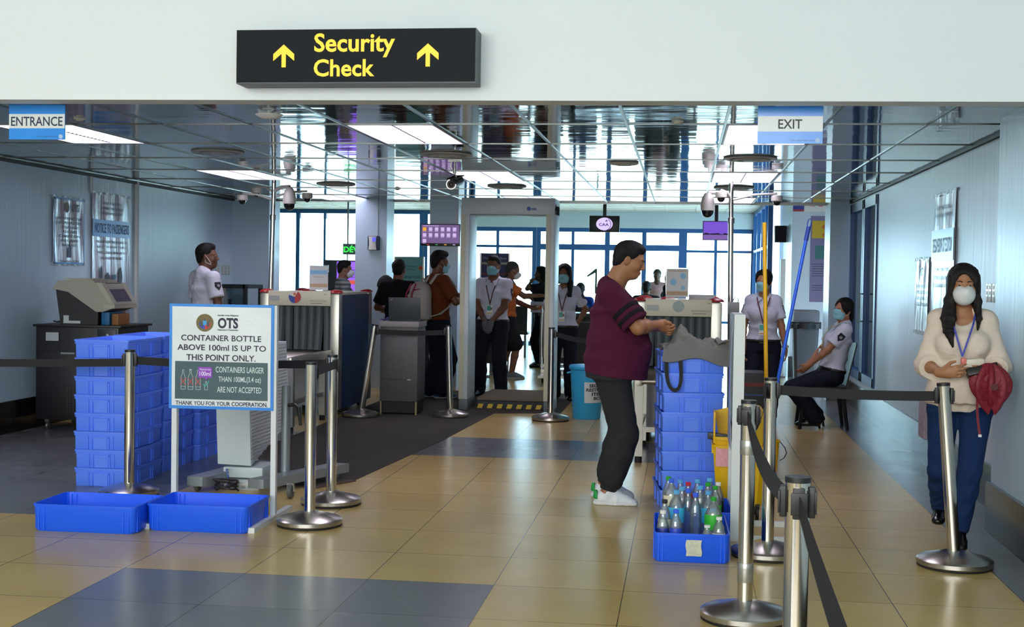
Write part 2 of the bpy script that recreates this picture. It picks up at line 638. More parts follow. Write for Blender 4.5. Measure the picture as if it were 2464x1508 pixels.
# columns
mb = MB()
mb.bx(-4.12, -3.715, 16.05, 16.46, 0, 2.84)
struct('column_1', mb, M_wall, 'grey column with the wall phone box')
mb = MB()
mb.bx(-3.165, -2.80, 16.05, 16.46, 0, 2.84)
struct('column_2', mb, M_wall, 'grey column beside the detector arch')
mb = MB()
mb.bx(-5.84, -5.33, 16.3, 16.75, 0, 2.84)
struct('column_3', mb, M_wall, 'white column at the end of the left wall')
mb = MB()
mb.bx(1.735, 2.15, 15.95, 16.55, 0, 2.84)
struct('column_4', mb, M_wall, 'white column beyond the blue side doors')
mb = MB()
mb.bx(1.60, 2.6, 19.8, 22.3, 0, 2.84)
struct('wall_block', mb, M_wall, 'grey wall end with the tall notice')
mb = MB()
mb.bx(1.575, 1.60, 19.76, 20.0, 0, 0.3)
mb.bx(1.60, 2.6, 19.76, 19.80, 0, 0.3)
mb.bx(1.73, 2.1, 15.92, 15.95, 0, 0.3)
struct('baseboard_block', mb, M_blacktile, 'black skirting of the grey wall end')
mb = MB()
mb.bx(2.4, 2.55, 16.5, 19.8, 0, 2.84)
mb.bx(-13.6, -13.4, 16.5, 27.2, 0, 2.84)
mb.bx(-13.6, -5.8, 16.55, 16.65, 0, 2.84)
struct('wall_hall', mb, M_wall, 'side walls of the hall beyond')

# glass front of the hall: blue frames, each pane part of its window
M_pane = clear_mat('window_glass', 'EAF6F6', 0.03, 0.02)
M_canopy = mat('canopy_band', 'C9DAD4', 0.6, alpha=0.55)
YB = 27.0
def window(n, x0, x1, z0, z1, vx, hz, label, t=0.085, thick=(), half=False):
    mb = MB()
    for x in (x0, x1):
        mb.bx(x - t / 2, x + t / 2, YB - 0.05, YB + 0.05, z0, z1)
    for x, w in vx:
        mb.bx(x - w / 2, x + w / 2, YB - 0.05, YB + 0.05, z0, z1)
    for z in (z0 + t / 2, z1 - t / 2):
        mb.bx(x0, x1, YB - 0.048, YB + 0.048, z - t / 2, z + t / 2)
    for z, w, a, b in hz:
        mb.bx(a, b, YB - 0.055, YB + 0.055, z - w / 2, z + w / 2)
    o = struct('window_%d' % n, mb, M_blueframe, label)
    p = MB()
    p.bx(x0, x1, YB + 0.005, YB + 0.012, z0, z1)
    p.build('pane', M_pane, o)
    return o
wl = window(2, -8.75, -5.49, 0.0, 2.80, [(-8.18, 0.08), (-7.59, 0.045), (-6.4, .06)], [(1.95, 0.05, -8.75, -5.45)][:0], 'tall glass front left of the columns')
fb = MB()
fb.bx(-8.7, -5.4, YB + 0.02, YB + 0.024, 2.60, 2.74)  # pale strip standing in for the distant canopy outside
fb.build('canopy_band', M_canopy, wl)
window(3, -5.40, -4.45, 0.0, 2.80, [(-4.57, 0.07)], [], 'tall glass between the two grey columns')
window(4, -4.40, -3.09, 0.0, 2.46, [(-3.863, 0.06)], [(2.06, 0.05, -4.4, -3.09)], 'blue framed window beside the sliding doors')
window(5, -3.0, -0.06, 0.0, 2.46, [(-2.285, 0.06), (-1.57, 0.10), (-0.81, 0.09)], [(2.06, 0.12, -3.0, -0.06)], 'blue framed sliding glass doors')
window(6, 0.0242, 1.41, 0.0, 2.46, [(0.65, 0.06)], [(2.00, 0.05, 0.03, 1.4), (0.55, 0.05, 0.03, 1.4), (0.13, 0.06, 0.03, 1.4)], 'blue framed window right of the sliding doors')
mb = MB()
mb.bx(-4.45, 1.5, 26.9, 27.1, 2.46, 2.82)
mb.bx(1.46, 2.3, 26.9, 27.1, 0, 2.82)
mb.bx(-13.5, -8.8, 26.9, 27.1, 0, 2.82)
struct('wall_back', mb, M_wall, 'grey header wall above the glass doors')
# glazed side wall of the hall on the right
mb = MB()
for y in (22.3, 23.1, 24.2, 25.6, 26.9):
    mb.bx(1.40, 1.48, y - 0.05, y + 0.05, 0, 2.80)
for z, w in ((2.76, 0.08), (2.0, 0.05), (0.05, 0.1)):
    mb.bx(1.40, 1.48, 22.3, 26.9, z - w / 2, z + w / 2)
o = struct('window_7', mb, M_blueframe, 'blue framed glass side wall of the hall')
p = MB()
p.bx(1.435, 1.445, 22.3, 26.9, 0.05, 2.76)
p.build('pane', M_pane, o)
# blue framed side doors in the right wall
mb = MB()
for y in (13.84, 14.72, 14.84, 15.88):
    mb.bx(1.965, 2.04, y - 0.05, y + 0.05, 0.33, 2.34)
for z in (2.29, 0.38):
    mb.bx(1.965, 2.04, 13.8, 15.92, z - 0.05, z + 0.05)
o = struct('door_1', mb, mat('deep_blue_door_frame', '1B4C88', 0.35), 'blue framed glass side doors in the right wall')
p = MB()
p.bx(2.0, 2.012, 13.85, 15.88, 0.38, 2.29)
p.build('pane', clear_mat('tinted_glass', '7F9AA0', 0.10, 0.04), o)
p = MB()
p.tube([(1.965, 14.62, 1.0), (1.92, 14.62, 1.0), (1.92, 14.62, 1.3), (1.965, 14.62, 1.3)], 0.012)
p.build('handle', M_steel, o)
mb = MB()
mb.bx(2.9, 3.0, 13.5, 16.2, 0.2, 2.4)
struct('wall_side_room', mb, M_wall, 'pale wall of the room behind the side doors')
# ================================================================ CEILING THINGS
M_tube = mat('lit_fluorescent_tube', 'FFFFFF', 0.5, emit='FFF4FF', estr=16.0)
M_tubedim = mat('lit_light_tray', 'EDE8EE', 0.5, emit='F2ECFF', estr=4.5)
M_louver = mat('white_louver', 'D9D8DC', 0.35)
def ceiling_light(cx, cy, label):
    t = thing('ceiling_light', label, 'ceiling light', (cx, cy, CZ), 0, 'recessed louvre lights in the mirror ceiling')
    mb = MB()
    w, d = 0.288, 0.588
    for s in (-1, 1):
        mb.bx(s * w - 0.012 * (s > 0), s * w + 0.012 * (s < 0), -d, d, -0.006, 0.09)
        mb.bx(-w, w, s * d - 0.012 * (s > 0), s * d + 0.012 * (s < 0), -0.006, 0.09)
    mb.build('frame', M_louver, t)
    mb = MB()
    mb.bx(-w, w, -d, d, 0.085, 0.095)
    mb.build('reflector', M_tubedim, t)
    for x in (-0.14, 0.14):
        mb = MB()
        mb.cyl((x, -0.56, 0.06), (x, 0.56, 0.06), 0.014, n=10)
        mb.build('tube', M_tube, t)
    mb = MB()
    for k in range(19):
        y = -0.54 + 0.06 * k
        mb.bx(-w + .012, w - .012, y - 0.0015, y + 0.0015, 0.0, 0.035)
    for x in (-0.002, 0.0):
        mb.bx(-0.002, 0.002, -d, d, 0.0, 0.035)
    mb.build('louver', M_louver, t)
rows = ['nearest row by the white header', 'middle row', 'far row above the detector arch']
cols = ['by the left wall', 'in the centre', 'by the EXIT side']
for (i, j) in LIGHTS:
    r_, c_ = {0: 0, 3: 1, 6: 2}[j], {-7: 0, -3: 1, 1: 2}[i]
    ceiling_light(-0.363 + 0.6 * i + 0.3, 8.07 + 1.2 * j + 0.6, 'louvred fluorescent ceiling light %s, %s' % (cols[c_], rows[r_]))

M_diff = mat('grey_vent_metal', 'C6C7C2', 0.4, 0.1)
def diffuser(cx, cy, label, r=0.27):
    t = thing('air_diffuser', label, 'air vent', (cx, cy, CZ), 0, 'round air vents in the mirror ceiling')
    mb = MB()
    mb.lathe([(r, -0.002), (r * 1.02, -0.010), (r * 0.9, -0.018), (r * 0.8, -0.012), (r * 0.78, -0.002)], 40)
    mb.build('outer_ring', M_diff, t)
    mb = MB()
    mb.lathe([(r * 0.62, -0.004), (r * 0.66, -0.016), (r * 0.5, -0.026), (r * 0.42, -0.014), (r * 0.41, -0.004)], 36)
    mb.build('inner_ring', M_diff, t)
    mb = MB()
    mb.lathe([(0.001, -0.03), (r * 0.25, -0.028), (r * 0.3, -0.016), (r * 0.28, -0.003)], 28)
    mb.build('centre_cone', M_diff, t)
for x, y, lb in ((-3.66, 9.9, 'round grey air vent above the left crate stacks'), (-1.86, 10.05, 'round grey air vent above the bullet camera'),
                 (0.50, 10.3, 'round grey air vent above the right camera pole'), (-3.67, 13.45, 'round grey air vent left of the nearer grey column'),
                 (-1.86, 13.6, 'round grey air vent in front of the detector arch'), (-0.50, 10.75, 'small round vent above the man in maroon'),
                 (0.50, 13.6, 'round grey air vent beyond the right camera pole')):
    diffuser(x, y, lb, 0.12 if 'small' in lb else 0.205)

def smoke_detector(x, y, label):
    t = thing('smoke_detector', label, 'smoke detector', (x, y, CZ), 0, 'small round ceiling detectors')
    MB().lathe([(0.036, 0.0), (0.037, -0.006), (0.033, -0.010), (0.001, -0.010)], 24).build('base', M_white, t)
    MB().lathe([(0.022, -0.010), (0.02, -0.018), (0.001, -0.021)], 20).build('sensor', mat('cream_plastic', 'D8D2BC', 0.4), t)
smoke_detector(-3.77, 7.75, 'small round ceiling downlight near the ENTRANCE sign')
smoke_detector(-0.05, 7.89, 'small round ceiling detector above the maroon shirt')
smoke_detector(-3.15, 14.1, 'small round ceiling detector by the grey column')

# dome antenna of the wifi unit
t = thing('wifi_access_point', 'white pronged access point hanging under the mirror ceiling', 'access point', (-2.40, 7.32, CZ))
MB().lathe([(0.04, 0.0), (0.04, -0.008), (0.001, -0.01)], 24).build('mount_plate', M_white, t)
MB().cyl((0, 0, -0.005), (0, 0, -0.045), 0.016).build('stem', M_white, t)
mb = MB()
for k in range(5):
    a = 2 * PI * k / 5 + 0.3
    mb.tube([(0.01 * math.cos(a), 0.01 * math.sin(a), -0.02), (0.05 * math.cos(a), 0.05 * math.sin(a), -0.018), (0.075 * math.cos(a), 0.075 * math.sin(a), -0.012)], [0.008, 0.007, 0.006], 8)
mb.build('prongs', M_white, t)
MB().lathe([(0.001, -0.036), (0.03, -0.042), (0.078, -0.032), (0.08, -0.037), (0.05, -0.055), (0.001, -0.06)], 32).build('dish', M_white, t)

# bullet camera
M_cctv = mat('cctv_white', 'C9C6C0', 0.35)
M_smoke = mat('smoked_dome', '0B0B0D', 0.06, 0.0, 0.8)
t = thing('bullet_camera', 'black bullet camera with a ring of lamps, hung from the mirror ceiling', 'security camera', (-1.885, 10.6, CZ))
mb = MB()
mb.bx(-0.05, 0.05, -0.03, 0.03, -0.014, 0.0)
mb.cyl((0, 0, 0), (0, 0, -0.11), 0.011)
mb.tube([(-0.03, 0, -0.01), (-0.035, 0, -0.05), (-0.012, 0.01, -0.1), (0.02, 0.03, -0.15)], 0.006)
mb.build('bracket', M_steel, t)
mb = MB()
mb.cyl((-0.012, -0.09, -0.205), (0.02, 0.10, -0.16), 0.042, n=28)
mb.bar((-0.012, -0.10, -0.163), (0.02, 0.10, -0.118), 0.09, 0.006)
mb.build('housing', mat('camera_black', '191A1C', 0.3), t)
mb = MB()
fr = Matrix.Rotation(R(90), 3, 'X') 
for k in range(16):
    a = 2 * PI * k / 16
    mb.ell((-0.0125 + 0.028 * math.cos(a), -0.094, -0.205 + 0.028 * math.sin(a)), (0.004, 0.003, 0.004), n=8)
mb.build('lamp_ring', mat('infrared_led', 'DAD8D2', 0.2), t)
mb = MB()
mb.lathe([(0.040, 0.0), (0.042, 0.006), (0.036, 0.006), (0.036, 0.0)], 32, (-0.0125, -0.0905, -0.205), fr, cap=False)
mb.build('rim', M_chrome, t)
MB().ell((-0.0125, -0.093, -0.205), (0.014, 0.006, 0.014)).build('lens', mat('lens_glass', '4A2E22', 0.08), t)

# camera poles with dome cameras
def dome_small(parent, c):
    b = MB()
    b.lathe([(0.052, 0.0), (0.055, -0.01), (0.055, -0.05), (0.048, -0.056), (0.001, -0.056)], 24, c)
    o = b.build('dome_camera', M_cctv, parent)
    MB().ell((c[0], c[1], c[2] - 0.055), (0.038, 0.038, 0.042), zmax=0.05, n=20).build('dome', M_smoke, o)
    return o
def dome_big(parent, c, s=1.0):
    b = MB()
    b.lathe([(0.001, 0.02), (0.03 * s, 0.012), (0.055 * s, -0.03), (0.07 * s, -0.10), (0.066 * s, -0.155 * s), (0.001, -0.156 * s)], 28, c)
    o = b.build('speed_dome', M_cctv, parent)
    MB().ell((c[0], c[1], c[2] - 0.155 * s), (0.060 * s, 0.060 * s, 0.068 * s), zmax=0.02, n=24).build('dome', M_smoke, o)
    return o

def camera_pole(x, y, lean, label, cams, box_z=None):
    t = thing('camera_pole', label, 'camera pole', (x, y, 0), 0, 'steel poles carrying dome cameras')
    h = CZ
    P = lambda z: (lean[0] * z / h, lean[1] * z / h, z)
    MB().cyl(P(0.0), P(2.0), 0.027).cyl(P(2.0), P(h), 0.023).build('pole', M_chrome, t)
    MB().lathe([(0.034, 0), (0.034, 0.05), (0.028, 0.055)], 20, P(1.98)).build('collar', M_steel, t)
    MB().cyl((0, 0, 0), (0, 0, 0.012), 0.09).build('base_plate', M_steel, t)
    mb = MB()
    for kind, dx, dy, z in cams:
        p = Vector(P(z - (0.05 if kind == 's' else 0.02)))
        e = Vector(P(0)) + Vector((dx, dy, z + 0.02)) + Vector((lean[0] * z / h, 0, 0))
        mb.tube([p, (p + e) / 2 + Vector((0, 0, 0.02)), e], 0.012 if kind == 's' else 0.02)
    mb.build('bracket_arms', M_cctv, t)
    for kind, dx, dy, z in cams:
        c = (dx + lean[0] * z / h, dy, z)
        if kind == 's':
            dome_small(t, c)
        else:
            dome_big(t, c, 1.0)
    return t
camera_pole(-4.285, 13.1, (0.05, 0.0), 'steel camera pole with five white domes, just left of the left scanner',
            [('b', 0.20, -0.1, 2.30), ('s', -0.22, 0.1, 2.32), ('s', -0.32, -0.05, 2.235), ('s', 0.33, 0.1, 2.27)])
t = camera_pole(0.475, 12.8, (-0.03, 0.0), 'steel camera pole with three white domes, beside the right scanner',
            [('b', -0.225, -0.05, 2.255), ('s', -0.10, -0.12, 2.275), ('s', 0.44, 0.05, 2.255)])
mb = MB()
mb.bx(-0.04, 0.07, -0.09, -0.03, 1.10, 1.22, 0.008)
o = mb.build('junction_box', mat('grey_junction_box', '8F918F', 0.5), t)
MB().tube([(0.0, -0.06, 1.22), (0.03, -0.07, 1.28), (0.06, -0.06, 1.24), (0.05, -0.06, 1.21)], 0.005).build('cable', M_black, o)

# ================================================================ HANGING SIGNS
M_signdark = mat('dark_sign_face', '1C2024', 0.6, spec=0.12)
M_yellow = mat('backlit_yellow_lettering', 'FFC40A', 0.4, emit='FFB400', estr=0.45)
t = thing('security_check_sign', 'dark lightbox on the white header reading Security Check between two yellow arrows', 'sign', (-1.735, 6.87, 2.58))
mb = MB()
mb.bx(-0.645, 0.645, -0.17, 0.0, -0.142, 0.142)
mb.build('lightbox', mat('sign_box_side', '44484C', 0.45, 0.2), t)
mb = MB()
mb.bx(-0.642, 0.642, -0.176, -0.17, -0.135, 0.139)
mb.build('face', M_signdark, t)
text(MB(), 'Security', (-0.0, -0.178, 0.0555), w=0.435, bold=0.022).build('lettering', M_yellow, t, smooth=0)
text(MB(), 'Check', (-0.055, -0.178, -0.062), w=0.328, bold=0.022).build('lettering', M_yellow, t, smooth=0)
for x in (-0.383, 0.393):
    mb = MB()
    mb.prism([(x, 0.062), (x + 0.057, 0.012), (x + 0.057, -0.024), (x + 0.0115, 0.014), (x + 0.0115, -0.058), (x - 0.0115, -0.058), (x - 0.0115, 0.014), (x - 0.057, -0.024), (x - 0.057, 0.012)], -0.1785, -0.176)
    mb.build('arrow', M_yellow, t, smooth=0)

M_signblue = mat('bright_blue_sign_print', '1E8BF0', 0.25, coat=0.3, var=0.25, vscale=4)
M_signwhite = mat('white_sign_print', 'E2E6E6', 0.3)
M_navy = mat('navy_print', '1D2747', 0.5)
def blue_sign(word, x, z, label, wd, hh, col):
    t = thing('hanging_sign', label, 'sign', (x, 7.11, z))
    mb = MB()
    mb.bx(-0.171, 0.171, -0.003, 0.003, -0.1, 0.1)
    mb.build('panel', M_signblue, t)
    MB().bx(-0.1705, 0.1705, -0.0045, -0.003, -0.036, 0.046).build('white_band', M_signwhite, t)
    mb = MB()
    text(mb, word, (0, -0.0052, 0.004), w=wd, h=hh, bold=0.014)
    mb.build('lettering', col, t, smooth=0)
    mb = MB()
    text(mb, 'CAAP - Laguindingan Airport', (0.065, -0.0038, -0.083), w=0.13, h=0.007)
    mb.build('small_print', M_navy, t, smooth=0)
    MB().lathe([(0.001, 0), (0.013, 0), (0.013, 0.001), (0.001, 0.001)], 20, (0.146, -0.003, -0.083), Matrix.Rotation(R(90), 3, 'X')).build('emblem', mat('pale_blue_emblem', 'A8C8F0', 0.4), t)
    mb = MB()
    top = CZ - z
    for s in (-0.163, 0.163):
        mb.tube([(s, 0, 0.098), (s, 0, top)], 0.0016, 6)
        mb.tube([(s - 0.006, 0, 0.105), (s, 0.002, 0.095), (s + 0.006, 0, 0.105)], 0.0018, 6)
    mb.build('hanging_wire', M_dsteel, t)
blue_sign('ENTRANCE', -3.717, 2.283, 'blue and white hanging sign reading ENTRANCE, by the left wall', 0.315, 0.054, M_navy)
blue_sign('EXIT', 0.552, 2.268, 'blue and white hanging sign reading EXIT, on the right', 0.126, 0.05, M_black)
# ================================================================ QUEUE POSTS
def stanchion(x, y, label, lean=(0, 0), h=0.93, slots=((-1, 0), (1, 0)), r=0.032, base_r=0.185):
    t = thing('stanchion', label, 'queue post', (x, y, 0), 0, 'steel queue posts with black belts')
    mb = MB()
    mb.lathe([(0.001, 0.012), (base_r, 0.012), (base_r + 0.003, 0.016), (base_r + 0.003, 0.036), (base_r - 0.012, 0.046), (0.09, 0.068), (0.045, 0.082), (0.001, 0.082)], 48)
    b = mb.build('base', M_steel, t)
    MB().lathe([(base_r - 0.004, 0.0), (base_r, 0.002), (base_r, 0.012), (base_r - 0.004, 0.0125)], 40).build('rubber_foot', M_rubber, b)
    P = lambda z: Vector((lean[0] * z / h, lean[1] * z / h, z))
    MB().cyl(P(0.075), P(h - 0.012), r, n=28).build('post', M_chrome, t)
    MB().cyl(P(h - 0.014), P(h), r + 0.0012, n=28).build('cap', M_black, t)
    for sx, sy in slots:
        c = P(h - 0.065)
        d = Vector((sx, sy, 0)).normalized()
        a = math.atan2(d.y, d.x)
        mb = MB()
        mb.box(c + d * (r + 0.005), (0.016, 0.03, 0.08), rz3(a), 0.003)
        mb.box(c + d * (r + 0.014), (0.006, 0.042, 0.058), rz3(a), 0.002)
        mb.build('belt_clip', M_black, t)
    return t
def belt(t, p, q, sag=0.0, w=0.05, twist=0.0):
    """webbing from p to q, room coordinates"""
    o = Vector(t.location)
    p, q = Vector(p) - o, Vector(q) - o
    d = (q - p)
    s = Vector((-d.y, d.x, 0)).normalized() * 0.0011
    mb = MB()
    def f(u, v):
        c = p + d * u - Vector((0, 0, 1)) * sag * 4 * u * (1 - u)
        a = twist * math.sin(PI * u)
        return c + Vector((0, 0, math.cos(a) * (v - 0.5) * w)) + s.normalized() * math.sin(a) * (v - 0.5) * w
    mb.sheet(f, 24, 1, 0.0022)
    return mb.build('belt', M_belt, t)
s_left = stanchion(-3.485, 7.88, 'queue post in front of the leftmost crate stack', slots=((-1, -.1), (1, 0.1)))
s_near1 = stanchion(-2.088, 7.17, 'queue post right of the OTS notice, the nearer of that pair', slots=((0.3, 1),))
s_near2 = stanchion(-2.15, 7.85, 'queue post right of the OTS notice, the farther of that pair', slots=((-1, .1), (0.9, .4)))
s_pod1 = stanchion(-3.19, 12.72, 'steeply leaning queue post left of the laptop podium', (0.135, 0.02), slots=((1, 0),))
s_pod2 = stanchion(-2.315, 12.95, 'slightly leaning queue post between podium and detector arch', (-0.03, 0), slots=((-1, 0),))
s_arch = stanchion(-1.29, 12.9, 'queue post at the right leg of the detector arch', slots=((1, 0),))
s_mid = stanchion(0.462, 6.85, 'queue post behind the white notice board edge, in front of the mop bucket', slots=((-0.6, -1), (1, 0.02)))
s_front = stanchion(0.285, 5.55, 'queue post with clear tape wrapped round it, right of the bottle tray', slots=((-1, 0.1), (1, 0.1), (-0.25, -1)))
s_close = stanchion(0.305, 3.42, 'closest queue post, cut off by the bottom of the photo', slots=((-1, 0.15), (1, -0.1), (0.0, -1)))
s_right = stanchion(1.395, 6.80, 'leaning queue post in front of the woman with the umbrella', (-0.078, 0), slots=((-1, 0.02), (1, 0)))
for z0, z1 in ((0.16, 0.24), (0.70, 0.76)):
    MB().lathe([(0.0325, z0), (0.0335, z0 + .002), (0.0335, z1), (0.0325, z1 + .002)], 28, cap=False).build('clear_tape', clear_mat('clear_tape_film', 'D8D8D2', 0.25, 0.25, 0.25), s_front)
belt(s_left, (-3.525, 7.876, 0.848), (-5.76, 7.80, 0.818), 0.01)
belt(s_left, (-3.445, 7.884, 0.862), (-2.19, 7.85, 0.875), 0.015)
belt(s_near2, (-2.12, 7.87, 0.875), (-2.085, 7.21, 0.868), 0.0)
belt(s_pod1, (-3.03, 12.73, 0.86), (-2.38, 12.95, 0.855), 0.01)
belt(s_arch, (-1.25, 12.9, 0.865), (-0.43, 12.55, 0.83), 0.05)
belt(s_mid, (0.505, 6.85, 0.868), (1.28, 6.80, 0.862), 0.008)
belt(s_mid, (0.437, 6.81, 0.865), (0.30, 5.60, 0.862), 0.10, twist=0.3)
belt(s_front, (0.277, 5.50, 0.862), (0.30, 3.46, 0.862), 0.07, twist=0.5)
belt(s_close, (0.305, 3.37, 0.86), (0.40, 1.4, 0.55), 0.06, twist=0.5)

# ================================================================ CRATES AND TRAYS
M_crate = mat('blue_crate_plastic', '5A88FF', 0.42, bump=0.02, bscale=30)
M_crate2 = mat('deep_blue_tray_plastic', '1C60F4', 0.36, bump=0.02, bscale=30)
def rect_shell(mb, w, d, prof, rr=0.012, n=3):
    """stack of rounded rectangles: prof = (z, inset) going up the outside and down the inside"""
    rings = []
    for z, ins in prof:
        x, y = w / 2 - ins, d / 2 - ins
        r = max(0.004, rr - ins * 0.4)
        ring = []
        for cx, cy, a0 in ((x - r, y - r, 0), (-x + r, y - r, 90), (-x + r, -y + r, 180), (x - r, -y + r, 270)):
            for k in range(n + 1):
                a = R(a0 + 90 * k / n)
                ring.append((cx + r * math.cos(a), cy + r * math.sin(a), z))
        rings.append(ring)
    m = len(rings[0])
    fs = [tuple(reversed(range(m)))]
    for i in range(len(rings) - 1):
        for k in range(m):
            k2 = (k + 1) % m
            fs.append((i * m + k, i * m + k2, (i + 1) * m + k2, (i + 1) * m + k))
    fs.append(tuple(range((len(rings) - 1) * m, len(rings) * m)))
    mb.raw([p for r_ in rings for p in r_], fs)
def crate_mb(w, d, h):
    """stacking crate: hollow, double rimmed, ribbed, open on top, foot lip below"""
    mb = MB()
    rect_shell(mb, w, d, [(0, .013), (.004, .0105), (h - .028, .0085), (h - .0275, .0025), (h - .021, .0025), (h - .0205, .006), (h - .0145, .006), (h - .014, 0), (h, 0), (h, .007), (h - .02, .016), (.012, .020)])
    zt = h - 0.0285
    for s in (-1, 1):
        for q in (-0.235, -0.165, 0.140, 0.215):
            mb.box((q * w, s * (d / 2 - 0.0085), (zt + 0.003) / 2), (0.005, 0.011, zt - 0.003))
        for q in (-0.22, -0.16, 0.16, 0.22):
            mb.box((s * (w / 2 - 0.0085), q * d, (zt + 0.003) / 2), (0.011, 0.005, zt - 0.003))
        mb.box((-0.02 * w, s * (d / 2 - 0.006), h - 0.0175), (0.005, 0.009, 0.0055))
    return mb
def crate_handle_mb(w, d, h):
    mb = MB()
    x0, x1 = -0.150 * w, 0.125 * w
    mb.box(((x0 + x1) / 2, -d / 2 + 0.0095, 0.335 * h), (x1 - x0 - 0.016, 0.007, 0.58 * h))
    mb.box(((x0 + x1) / 2, -d / 2 + 0.006, 0.68 * h), (x1 - x0, 0.013, 0.10 * h))
    return mb
_crate = None
def crate(x, y, z, rz, label, group):
    global _crate
    w, d, h = 0.385, 0.57, 0.1215
    if _crate is None:
        o = crate_mb(w, d, h).build('crate', M_crate)
        a = crate_handle_mb(w, d, h).build('handle', M_crate, o)
        _crate = o
    else:
        o = copy_thing(_crate, (0, 0, 0))
    o.location = (x, y, z)
    o.rotation_euler = (0, 0, rz)
    return tag(o, label, 'crate', group)
ordw = ['bottom', 'second', 'third', 'fourth', 'fifth', 'sixth', 'seventh', 'eighth']
rnd = random.Random(5)
PIT = 0.1217
def stack(x, y, rz, n, where, group, jx=0.004):
    for k in range(n):
        top = k == n - 1
        lb = 'blue crate, %s of %s' % ('topmost' if top else (ordw[k] + (' from the floor' if k else '')), where)
        crate(x + rnd.uniform(-jx, jx), y + rnd.uniform(-jx, jx), k * PIT, rz + rnd.uniform(-0.006, 0.006), lb, group)
stack(-3.80, 8.43, R(0), 8, 'the leftmost stack behind the black belt', 'leftmost stack of blue crates')
stack(-3.83, 9.09, R(1), 8, 'the stack half hidden by the OTS notice', 'second stack of blue crates')
stack(-3.80, 9.71, R(1), 6, 'the rear stack seen under the OTS notice', 'rear stack of blue crates')
stack(0.045, 8.40, R(6.0), 8, 'the stack in front of the man in maroon', 'stack of blue crates on the right')
def tray_mb(w, d, h):
    mb = MB()
    tp = 0.965
    def ring(z, s, rr=0.03):
        pts = []
        x, y = w / 2 * s, d / 2 * s
        for cx, cy, a0 in ((x - rr, y - rr, 0), (-x + rr, y - rr, 90), (-x + rr, -y + rr, 180), (x - rr, -y + rr, 270)):
            for k in range(5):
                a = R(a0 + 90 * k / 4)
                pts.append((cx + rr * math.cos(a), cy + rr * math.sin(a), z))
        return pts
    rings = [ring(0.0, tp * 0.97), ring(0.012, tp), ring(h - 0.012, 0.985), ring(h - 0.012, 1.0), ring(h, 1.0), ring(h, 0.965), ring(0.012, tp * 0.96)]
    n = len(rings[0])
    vs = [p for r_ in rings for p in r_]
    fs = [tuple(reversed(range(n)))]
    for i in range(len(rings) - 1):
        for k in range(n):
            k2 = (k + 1) % n
            fs.append((i * n + k, i * n + k2, (i + 1) * n + k2, (i + 1) * n + k))
    fs.append(tuple(range((len(rings) - 1) * n, len(rings) * n)))
    mb.raw(vs, fs)
    for s in (-1, 1):
        for q in (-0.43, -0.38, 0.38, 0.43):
            mb.bx(q * w - 0.003, q * w + 0.003, s * d / 2 * 0.965 - 0.006, s * d / 2 * 0.965 + 0.006, 0.008, h - 0.01)
        for q in (-0.40, -0.33, 0.33, 0.40):
            mb.bx(s * w / 2 * 0.97 - 0.006, s * w / 2 * 0.97 + 0.006, q * d - 0.003, q * d + 0.003, 0.008, h - 0.01)
    return mb
def tray(x, y, z, w, d, h, rz, label, group=None):
    o = tray_mb(w, d, h).build('tray', M_crate2)
    o.location = (x, y, z)
    o.rotation_euler = (0, 0, rz)
    return tag(o, label, 'tray', group)
tray(-3.222, 6.895, 0.0, 0.596, 0.41, 0.15, R(0.5), 'empty shallow blue tray on the floor, left of its twin under the OTS notice', 'empty blue trays on the floor')
tray(-2.630, 7.030, 0.0, 0.585, 0.41, 0.15, R(0.5), 'empty shallow blue tray on the floor at the foot of the OTS notice', 'empty blue trays on the floor')
bt = tray(0.063, 6.88, 0.0, 0.385, 0.58, 0.15, R(1.0), 'blue tray full of surrendered drink bottles beside the white post')
mb = MB()
mb.sheet(lambda u, v: (-0.028 + 0.078 * u + 0.003 * math.sin(7 * v), -0.2935 - 0.0015 * math.sin(9 * u), 0.038 + 0.082 * v), 6, 6, 0.001)
mb.build('torn_sticker', mat('torn_white_sticker', 'C9CBB8', 0.7, var=0.35, vscale=60), bt)
tray(0.10, 7.47, 0.0, 0.385, 0.50, 0.15, R(2), 'shallow blue tray on the floor behind the bottle tray')

